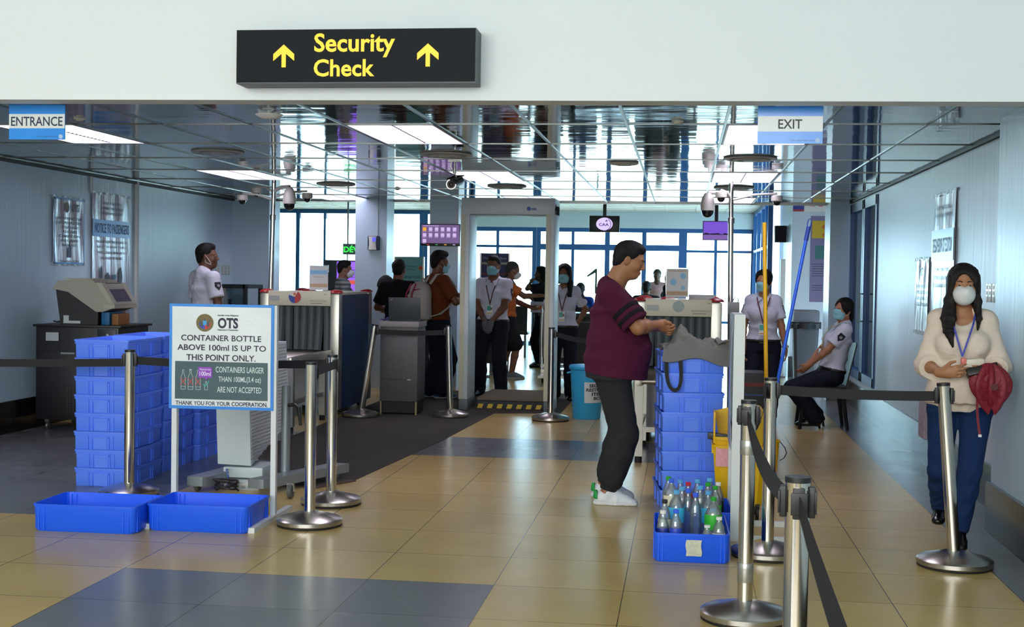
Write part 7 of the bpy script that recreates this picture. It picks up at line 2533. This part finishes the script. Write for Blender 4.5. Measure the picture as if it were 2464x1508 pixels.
sh = p.shoes(M_sneak, sole=mat('white_rubber_sole', 'D2D6DA', 0.6))
for i, so in enumerate(sh):
    g = V3(p.an[i][0], p.an[i][1], 0)
    mesh_obj('heel_tab', field_mesh([p_ell(g + V3(0, -0.050, 0.050), (0.040, 0.040, 0.075), 's', 0.01)], 0.005, 0.0,
                                    [(g + V3(0, -0.052, 0), V3(0, 1, 0.15)), (g + V3(0, 0, 0.036), V3(0, 0, -1)), (g + V3(0, 0, 0.090), V3(0, 0, 1))]), mat('green_heel_tab', '1E9A46', 0.5), so)
    mb = MB()
    for k in range(5):
        y, z = 0.042 + 0.017 * k, 0.106 - 0.0090 * k
        mb.tube([g + V3(-0.022, y, z - 0.008), g + V3(0, y + 0.004, z + 0.002), g + V3(0.022, y, z - 0.008)], 0.0032, 6)
    mb.build('laces', mat('white_laces', 'D8DCE2', 0.7), so, smooth=80)
p.hair(M_hair, 'short', vol=0.002)
p.eyes(open_=0.35)

# ---------------------------------------------------------------- woman in cream with the umbrella
p = Person('person in cream blouse and jeans walking towards us with a maroon umbrella',
           (1.530, 7.42, 0), 170, H=1.525, res=0.006, tone='A4714F', build=1.03, sex='f', head=(4, -3, 0), jaw=1.05, shoulders=0.84,
           feet=[(0.085, -0.26, 0.07), (-0.005, 0.10, 0)], toe=(-6, 4), wrists=[(0.105, 0.235, 0.955), (-0.125, 0.215, 0.955)], hints=((0.45, -0.5, -0.7), (-0.45, -0.5, -0.7)),
           hands=[dict(d=(-0.86, 0.45, 0.12), n=(0.3, 0.5, -0.8), side=(0.1, 0.1, 1), curl=(28, 34, 38, 42), thumb=(40, 10)),
                  dict(d=(0.75, 0.6, -0.1), n=(-0.3, 0.6, -0.7), side=(-0.1, 0.1, 1), curl=(55, 60, 62, 65), thumb=(35, 10))])
lady = p
p.body()
M_cream = None
M_blouse = cloth('cream_blouse', 'DCCDBE', 0.85, 0.3, 16)
p.shirt(M_blouse, sleeve=1.30, hem=-0.055, off=0.015, flare=0.018, extra=[p_ecap(p.S(0.0, 0.01), p.S(0.2, 0.01), (0.170, 0.135), (0.135, 0.122), (1, 0, 0), 'x', 0.05), p_ell(p.S(0.535, 0.075), (0.078, 0.085, 0.075), 'x', 0.015, op='s')])
M_jean = cloth('blue_denim', '16305C', 0.85, 0.3, 24)
p.trousers(M_jean, top=0.03, length=0.94, off=0.008, wide=0.0, ripple=0.002)
p.shoes(M_blackshoe)
p.hair(M_hairb, 'long', 
       drape=[p_ell(p.T(0, -0.045, 0.0), np.array((0.080, 0.070, 0.105)), 'h', 0.03),
              p_ecap(p.T(0.068, 0.0, 0.05), p.T(0.080, 0.030, -0.09), (0.018, 0.05), (0.028, 0.042), (1, 0, 0), 'h', 0.03),
              p_ecap(p.T(0.080, 0.030, -0.09), p.T(0.094, 0.105, -0.20), (0.030, 0.040), (0.042, 0.024), (1, 0, 0), 'h', 0.03),
              p_ecap(p.T(0.094, 0.105, -0.20), p.T(0.092, 0.150, -0.275), (0.040, 0.022), (0.030, 0.016), (1, 0, 0), 'h', 0.02),
              p_ecap(p.T(0.092, 0.150, -0.275), p.T(0.066, 0.162, -0.375), (0.029, 0.014), (0.006, 0.006), (1, 0, 0), 'h', 0.02),
              p_ecap(p.T(-0.068, -0.005, 0.05), p.T(-0.082, 0.0, -0.10), (0.018, 0.05), (0.024, 0.042), (1, 0, 0), 'h', 0.03),
              p_ecap(p.T(-0.082, 0.0, -0.10), p.T(-0.092, 0.070, -0.20), (0.024, 0.042), (0.016, 0.020), (1, 0, 0), 'h', 0.03),
              p_ecap(p.T(-0.092, 0.070, -0.20), p.T(-0.080, 0.125, -0.27), (0.015, 0.016), (0.005, 0.006), (1, 0, 0), 'h', 0.02),
              p_ecap(p.T(0, -0.075, -0.05), p.T(0, -0.10, -0.28), (0.085, 0.035), (0.07, 0.02), (1, 0, 0), 'h', 0.03)])
p.eyes(open_=0.75)
p.mask('cup')
p.lanyard(mat('blue_lanyard', '3A45A8', 0.6), drop=0.215, y=0.185, w=0.010)
t = thing('umbrella', 'folded maroon umbrella hanging open-fluted from the left hand of the woman in cream', 'umbrella', (1.620, 7.15, 0.895))
t.scale = (0.84, 0.84, 0.84)
M_umb = mat('maroon_umbrella_cloth', '7A1226', 0.6, bump=0.3, bscale=30)
def ub(u, v):
    a = 2 * PI * u
    rr = 0.028 + 0.115 * math.sin(PI * min(1, v * 1.02)) ** 0.7 * (0.70 + 0.30 * math.cos(8 * a + 2.5 * v)) * (1 - 0.25 * v)
    return (rr * math.cos(a) + 0.02 * v, 0.75 * rr * math.sin(a), 0.14 - 0.30 * v + 0.02 * math.cos(4 * a + 1) * v)
MB().sheet(ub, 96, 18, 0.003).build('canopy_folds', M_umb, t, smooth=60)
mb = MB()
for k in range(9):
    a = 2 * PI * k / 9 + 0.2
    rr = 0.055
    mb.prism([(0, 0), (0.045, 0.012), (0.05, -0.06), (0.02, -0.085), (0.0, -0.06)], -0.0015, 0.0015)
    n0 = len(mb.v) - 10
    M_ = Matrix.Rotation(a, 3, 'Y') @ Matrix.Rotation(0.5, 3, 'Z')
    for q in range(n0, len(mb.v)):
        w_ = M_ @ Vector(mb.v[q])
        mb.v[q] = (w_.x * 1.2 + 0.015, w_.y - 0.075, w_.z * 1.1 - 0.01)
mb.build('petal_folds', M_umb, t)
MB().cyl((0.01, -0.10, 0.0), (0.01, -0.03, 0.0), 0.022, n=16).build('ferrule', mat('dark_maroon_cap', '4C0C18', 0.5), t)
mb = MB()
mb.sheet(lambda u, v: (-0.075 + 0.016 * (v - .5) + 0.02 * u * u, -0.03 + 0.01 * math.sin(3 * u), -0.07 - 0.24 * u), 12, 1, 0.003)
mb.build('strap', M_umb, t)
MB().box((-0.055, -0.03, -0.315), (0.02, 0.008, 0.016)).build('strap_tip', M_white, t)
t = thing('wallet', 'long dark wallet in the hands of the woman in cream', 'wallet', (1.585, 7.16, 0.975))
MB().box((0, 0, 0), (0.165, 0.055, 0.045), ry3(R(-14)) @ rx3(R(-25)), 0.008).build('leather', mat('dark_leather', '1A1412', 0.4), t)
t = thing('tissue_pack', 'white and pink pack on top of the wallet held by the woman in cream', 'packet', (1.54, 7.19, 1.012))
MB().box((0, 0, 0), (0.12, 0.06, 0.05), ry3(R(-4)), 0.02).build('wrapper', mat('pearly_wrapper', 'D6CFBE', 0.35), t)
MB().box((-0.05, -0.02, 0.01), (0.028, 0.035, 0.036), ry3(R(-4)), 0.01).build('pink_end', mat('pink_print', 'D8706A', 0.4), t)
t = thing('shoulder_bag', 'small patterned bag hanging at the hip behind the woman in cream', 'bag', (1.40, 7.62, 0.70))
MB().box((0, 0, -0.02), (0.09, 0.16, 0.26), None, 0.02).build('pouch', mat('mottled_lilac_cloth', '8C8090', 0.8, var=0.5, vscale=60), t)

# ---------------------------------------------------------------- guards
def guard(label, loc, face, H, sex='m', pose=None, mask=True, hairstyle='short', badge=True, skirtless=True, res=0.0115, tone='7A5038', drape=None, build=1.0, lany=M_lany, gloves=False, tag_side=1, patches=(0, 1), **kw):
    g = Person(label, loc, face, H=H, sex=sex, res=res, tone=tone, build=build, **(pose or {}), **kw)
    g.body()
    g.shirt(M_unif, sleeve=0.72, hem=0.035, off=0.012, flare=0.018, nk=0.552)
    g.trousers(M_unipants, top=0.055, length=0.985, off=0.014, wide=0.016)
    g.belt(M_black, 0.05)
    g.shoes(M_blackshoe)
    g.collar(M_unif)
    g.epaulettes(M_epau)
    for i in patches:
        g.patch(i, M_patch)
    if badge:
        g.lanyard(lany, drop=0.245, badge=True)
        g.name_tag(tag_side)
    if mask:
        g.mask('surgical')
    g.hair(M_hair, hairstyle, drape=drape(g) if drape else (), vol=0.0)
    g.eyes(brows=False)
    return g
gc = guard('guard in white shirt, blue mask and grey gloves inside the detector arch', (-2.235, 15.30, 0), 172, 1.665,
           pose=dict(wrists=[(0.045, 0.20, 0.905), (-0.045, 0.215, 0.905)], hints=((0.9, -0.5, 0), (-0.9, -0.5, 0)), feet=[(0.17, -0.05, 0), (-0.13, 0.05, 0)], toe=(-14, 14), shoulders=0.93,
                     hands=[dict(d=(-0.25, 0.25, -0.95), n=(0.2, 0.95, 0.2), side=(-0.9, 0, 0.2)), dict(d=(0.25, 0.25, -0.95), n=(-0.2, 0.95, 0.2), side=(0.9, 0, 0.2))]), build=1.12, tone='6E4733')
mesh_obj('gloves', field_mesh(gc.reg('hand'), 0.009, 0.004), mat('grey_glove', '5A6068', 0.8), gc.t)
gw = guard('long-haired guard in white shirt and blue mask right of the detector arch', (-1.375, 15.15, 0), 176, 1.575, 'f',
           pose=dict(wrists=[(0.12, -0.16, 0.86), (-0.12, -0.16, 0.86)], hints=((0.9, -0.4, 0), (-0.9, -0.4, 0)), toe=(-8, 8), shoulders=0.88), hairstyle='long',
           drape=lambda g: [p_ell(g.T(0, -0.05, 0.0), np.array((0.080, 0.065, 0.10)), 'h', 0.03),
                            p_ecap(g.T(-0.070, 0.0, 0.02), g.T(-0.080, 0.0, -0.11), (0.022, 0.045), (0.030, 0.04), (1, 0, 0), 'h', 0.03),
                            p_ecap(g.T(-0.080, 0.0, -0.11), g.T(-0.085, 0.085, -0.30), (0.034, 0.04), (0.026, 0.022), (1, 0, 0), 'h', 0.03),
                            p_ecap(g.T(0.070, 0.0, 0.02), g.T(0.078, -0.02, -0.12), (0.022, 0.045), (0.020, 0.03), (1, 0, 0), 'h', 0.03)])
gr = guard('guard in white shirt and blue mask standing behind the yellow mop handle', (0.80, 13.2, 0), 176, 1.525, 'f',
           pose=dict(head=(-26, -2, 0), wrists=[(0.19, 0.06, 0.76), (-0.225, 0.05, 0.74)], hints=((0.9, -0.5, 0), (-0.9, -0.5, 0)), feet=[(0.085, 0, 0), (-0.085, -0.03, 0)], shoulders=0.86), hairstyle='long', build=1.06,
           drape=lambda g: [p_ell(g.T(0, -0.105, 0.01), (0.04, 0.035, 0.04), 'h', 0.02)], tone='9A6A4C')
MB().box(gr.S(0.05, 0.128), (0.05, 0.008, 0.034)).build('buckle', mat('brass_buckle', 'B8A878', 0.3, 0.8), gr.t)
mb = MB().lathe([(0.033, -0.012), (0.036, 0), (0.033, 0.012)], 18, tuple(gr.wr[1] + V3(0, 0, 0.02)), cap=False)
mb.build('wrist_watch', mat('pale_watch', 'C8C4BC', 0.3, 0.5), gr.t)
gb_ = guard('guard in white shirt seen from behind by the left wall', (-4.76, 12.55, 0), -42, 1.705, 'm',
            pose=dict(head=(-38, 0, 0), wrists=[(0.30, 0.08, 0.86), (-0.27, 0.05, 0.84)]), mask=False, badge=False, build=1.12, tone='5A3828', patches=(0,))
mb = MB()
mb.tube([gb_.T(0.083, -0.015, 0.02), gb_.T(0.088, 0.02, -0.02), gb_.T(0.075, 0.05, -0.07)], 0.002, 6)
mb.tube([gb_.T(0.083, -0.015, -0.02), gb_.T(0.090, 0.0, -0.06), gb_.T(0.075, 0.05, -0.08)], 0.002, 6)
mb.build('mask_loop', M_white, gb_.t, smooth=80)
gs_ = guard('guard in white shirt and blue mask sitting on the black plastic chair', (1.44, 13.0, 0), 96, 1.56, 'f',
            pose=dict(hip=(0, -0.01, 0.525), lean=-12, head=(28, 8, 0), wrists=[(0.03, 0.215, 0.605), (-0.10, 0.225, 0.615)], hints=((0.9, -0.4, -0.2), (-0.9, -0.4, -0.2)),
                      feet=[(0.06, 0.10, 0.045), (-0.10, 0.17, 0.02)], toe=(0, 0), knee=((0.05, 1, 0.5), (-0.1, 1, 0.5))), hairstyle='long', build=1.12, tone='9A6648', lany=mat('ochre_lanyard', '9A8428', 0.6),
            drape=lambda g: [p_ell(g.T(0, -0.085, -0.03), (0.05, 0.045, 0.06), 'h', 0.03), p_ecap(g.T(0, -0.10, -0.06), g.T(0.01, -0.12, -0.26), (0.045, 0.035), (0.02, 0.018), (1, 0, 0), 'h', 0.03)])
for i in (0, 1):
    a = gs_.an[i]
    MB().cyl(a + V3(0, -0.055, -0.06), a + V3(0, -0.065, -0.11 if i == 0 else -0.088), 0.014, 0.010, n=10).build('shoe_heel', M_blackshoe, gs_.t)

# ---------------------------------------------------------------- travellers
# backpack man
p = Person('person in rust orange T-shirt wearing a grey backpack', (-2.84, 14.95, 0), -56, H=1.70, res=0.0115, tone='6A412C', build=1.08, head=(-8, -6, 0),
           wrists=[(0.10, 0.26, 1.16), (-0.05, 0.27, 1.12)], hints=((0.8, -0.3, -0.5), (-0.8, -0.3, -0.5)), feet=[(0.10, 0.02, 0), (-0.10, -0.06, 0)])
p.body()
p.shirt(cloth('rust_orange_cotton', '5E2A0F', 0.9), sleeve=0.80, hem=-0.03, off=0.014, flare=0.018)
p.trousers(cloth('navy_cotton', '0D1626', 0.85), top=0.05, length=0.97, off=0.018, wide=0.03)
p.shoes(mat('blue_running_shoe', '123A78', 0.6), sole=mat('grey_white_sole', '8C949C', 0.6))
p.hair(M_hair, 'quiff')
p.mask('surgical')
t = thing('backpack', 'grey and white backpack with crimson piping on the back of the man in rust orange', 'backpack', (-2.84, 14.95, 0), R(-56))
t.scale = (1.12, 1.12, 1.0)
M_bp = cloth('pale_grey_nylon', 'A8A29C', 0.7)
M_bpd = cloth('mid_grey_nylon', '5A5856', 0.7)
M_crim = mat('crimson_piping', '8E1038', 0.5)
bpP = [p_ecap(V3(0, -0.20, 0.93), V3(0, -0.205, 1.20), (0.165, 0.125), (0.155, 0.12), (1, 0, 0), 'b', 0.05), p_ell((0, -0.195, 1.24), (0.150, 0.11, 0.12), 'b', 0.05), p_ell((0, -0.21, 0.95), (0.15, 0.10, 0.09), 'b', 0.05)]
mesh_obj('main_pouch', field_mesh(bpP, 0.011, 0.0, [((0, -0.113, 0), (0, 1, 0))]), M_bp, t)
mesh_obj('front_pocket', field_mesh([p_ecap(V3(0, -0.285, 0.95), V3(0, -0.28, 1.10), (0.115, 0.05), (0.10, 0.045), (1, 0, 0), 'b', 0.03)], 0.01, 0.0), M_bpd, t)
mb = MB()
for x in (-0.075, 0.075):
    mb.tube([(x * 0.8, -0.275, 1.33), (x, -0.322, 1.22), (x, -0.338, 1.08), (x * 1.05, -0.342, 0.92)], 0.009, 8)
mb.tube([(-0.12, -0.25, 1.27), (-0.08, -0.29, 1.26), (0.08, -0.29, 1.26), (0.12, -0.25, 1.27)], 0.007, 8)
mb.build('piping', M_crim, t, smooth=80)
mb = MB()
mb.tube([(-0.04, -0.16, 1.345), (-0.03, -0.17, 1.39), (0.03, -0.17, 1.39), (0.04, -0.16, 1.345)], 0.010, 8)
mb.build('top_handle', M_bp, t, smooth=80)
for s in (-1, 1):
    mb = MB()
    q = [V3(s * 0.07, -0.12, 1.33), V3(s * 0.085, -0.05, 1.445), V3(s * 0.10, 0.06, 1.43), V3(s * 0.115, 0.145, 1.30), V3(s * 0.15, 0.11, 1.12), V3(s * 0.16, -0.05, 0.98), V3(s * 0.12, -0.14, 0.95)]
    for a, b in zip(q, q[1:]):
        mb.bar(a, b, 0.05, 0.012, up=(0, 0.3, 1), bev=0.003)
    mb.build('shoulder_strap', M_bp, t)
t = thing('bun_packet', 'pale pink packet in the hands of the man with the backpack', 'packet', (-2.86 + 0.25, 14.95 + 0.15, 1.18))
MB().ell((0, 0, 0), (0.055, 0.04, 0.05)).build('packet', mat('pale_pink_wrapper', 'B88A84', 0.5), t)

# man in black, back to us
p = Person('person in black T-shirt, back towards us, behind the laptop', (-3.335, 15.05, 0), -6, H=1.60, res=0.0115, tone='6A4430', build=1.05,
           wrists=[(0.16, 0.24, 1.02), (-0.16, 0.24, 1.02)])
p.body()
p.shirt(cloth('black_cotton', '0A0D14', 0.9), sleeve=0.78, hem=-0.03, off=0.014, flare=0.018)
p.trousers(cloth('dark_denim', '11161F', 0.85), off=0.014, wide=0.014)
p.shoes(M_blackshoe)
p.hair(M_hair, 'short')
# bending man
p = Person('person bending forward to the left, partly hidden by the man in black', (-3.11, 15.76, 0), 90, H=1.66, res=0.0115, tone='6A4430', lean=48, head=(0, -62, 0),
           wrists=[(0.15, 0.55, 0.98), (-0.16, 0.50, 0.98)], hints=((0.8, -0.2, 0.2), (-0.8, -0.2, 0.2)))
p.body()
p.shirt(cloth('pale_cotton', 'A8A8AC', 0.9), sleeve=0.78, hem=-0.03, off=0.014, flare=0.018)
p.trousers(cloth('dark_denim', '11161F'), off=0.014, wide=0.014)
p.shoes(M_blackshoe)
p.hair(M_hair, 'short')
# striped man
def stripes_mat():
    m = mat('grey_striped_knit', '5C6468', 0.9)
    nt = m.node_tree
    b = nt.nodes['Principled BSDF']
    tc = nt.nodes.new('ShaderNodeTexCoord')
    wv = nt.nodes.new('ShaderNodeTexWave')
    wv.bands_direction = 'Z'
    wv.inputs['Scale'].default_value = 5.6
    nt.links.new(tc.outputs['Object'], wv.inputs['Vector'])
    mx = nt.nodes.new('ShaderNodeMix')
    mx.data_type = 'RGBA'
    mx.inputs[6].default_value = rgb('3E474C')
    mx.inputs[7].default_value = rgb('8A8C8A')
    nt.links.new(wv.outputs['Fac'], mx.inputs[0])
    nt.links.new(mx.outputs[2], b.inputs['Base Color'])
    return m
p = Person('person in a grey striped jersey and white mask, behind the left scanner', (-4.52, 17.0, 0), -64, H=1.60, res=0.012, tone='7A5038', build=1.05, head=(-16, -6, 0))
p.body()
p.shirt(stripes_mat(), sleeve=1.5, hem=-0.04, off=0.016, flare=0.014)
p.trousers(cloth('dark_denim', '11161F'), off=0.014, wide=0.014)
p.shoes(M_blackshoe)
p.hair(M_hair, 'short')
p.mask('cup')
# orange vest man
p = Person('person in orange vest, shorts and white cup mask beside the baggage trolley', (-2.44, 18.1, 0), -78, H=1.625, res=0.0125, tone='7A4E36', build=1.0, head=(0, -18, 0), head_fwd=0.05,
           wrists=[(0.10, 0.44, 1.17), (-0.12, 0.34, 1.0)], hints=((0.6, -0.3, -0.7), (-0.6, -0.3, -0.7)), feet=[(0.10, 0.06, 0), (-0.10, -0.10, 0)])
p.body()
p.shirt(cloth('orange_shirt', 'C2622E', 0.85), sleeve=0.7, hem=-0.02, off=0.014, flare=0.018)
p.trousers(cloth('dark_shorts', '1C1A1E', 0.85), off=0.016, length=0.44, wide=0.03)
p.shoes(mat('grey_trainer', '6A6E72', 0.6), sole=mat('white_trainer_sole', 'A8ACB0', 0.6))
p.hair(M_grayhair, 'crop')
p.mask('cup')
t = thing('sling_bag', 'dark grey sling bag at the back of the man in the orange vest', 'bag', (-2.44, 18.1, 0), R(-78))
mesh_obj('pouch', field_mesh([p_ecap(V3(0.12, -0.13, 0.92), V3(0.12, -0.13, 1.12), (0.10, 0.05), (0.09, 0.045), (1, 0, 0), 'b', 0.03)], 0.012), cloth('dark_grey_nylon', '2A2A2E'), t)
mb = MB()
q = [V3(0.14, -0.13, 1.12), V3(0.12, -0.10, 1.36), V3(0.03, 0.0, 1.47), V3(-0.08, 0.11, 1.32), V3(-0.15, 0.09, 1.1)]
for a, b in zip(q, q[1:]):
    mb.bar(a, b, 0.035, 0.008, up=(0, .3, 1))
mb.build('strap', M_black, t)
# people deep in the hall
def bystander(label, loc, face, H, shirt, tone='5A3C2C', sex='m', hair='short', long=False, res=0.016, **kw):
    b = Person(label, loc, face, H=H, res=res, tone=tone, sex=sex, **kw)
    b.body()
    b.shirt(shirt, sleeve=0.75, hem=-0.03, off=0.014, flare=0.016, ripple=False)
    b.trousers(cloth('dark_denim', '11161F'), off=0.014, wide=0.014)
    b.shoes(M_blackshoe)
    dr = [p_ell(b.T(0, -0.05, 0.0), (0.085, 0.07, 0.11), 'h', 0.03), p_ecap(b.T(0, -0.06, -0.03), b.T(0, -0.10, -0.34), (0.095, 0.05), (0.12, 0.03), (1, 0, 0), 'h', 0.03)] if long else ()
    b.hair(M_hair, hair, drape=dr)
    return b
bystander('person in dark clothes half hidden by the right leg of the detector arch', (-2.22, 20.45, 0), 96, 1.585, cloth('dark_top', '1A1C22'), sex='f', long=True,
          wrists=[(0.1, 0.24, 1.12), (-0.08, 0.16, 1.36)], hints=((0.8, -0.2, -0.6), (-0.8, -0.2, -0.6)))
bystander('person in pale pink shirt standing by the glass doors', (-0.50, 25.4, 0), 178, 1.60, cloth('pale_pink_shirt', 'A88890'), tone='4A3428')
bystander('person with long black hair and black top, just behind the sheet of blue circles', (-0.24, 24.2, 0), 60, 1.56, cloth('black_top', '0C0D10'), sex='f', long=True)
bystander('person in bright blue shirt sitting with back to us before the glass doors', (-1.80, 22.98, 0), 0, 1.62, cloth('bright_blue_shirt', '14409A'),
          hip=(0, 0, 0.55), feet=[(0.1, 0.46, 0), (-0.1, 0.46, 0)], knee=((0, 1, 1), (0, 1, 1)), wrists=[(0.15, 0.3, 0.66), (-0.15, 0.3, 0.66)])
bystander('person sitting behind the right scanner, only the top of the head showing', (-0.64, 22.98, 0), 0, 1.66, cloth('dark_top', '1A1C22'),
          hip=(0, 0, 0.58), feet=[(0.1, 0.46, 0), (-0.1, 0.46, 0)], knee=((0, 1, 1), (0, 1, 1)), wrists=[(0.15, 0.3, 0.66), (-0.15, 0.3, 0.66)])
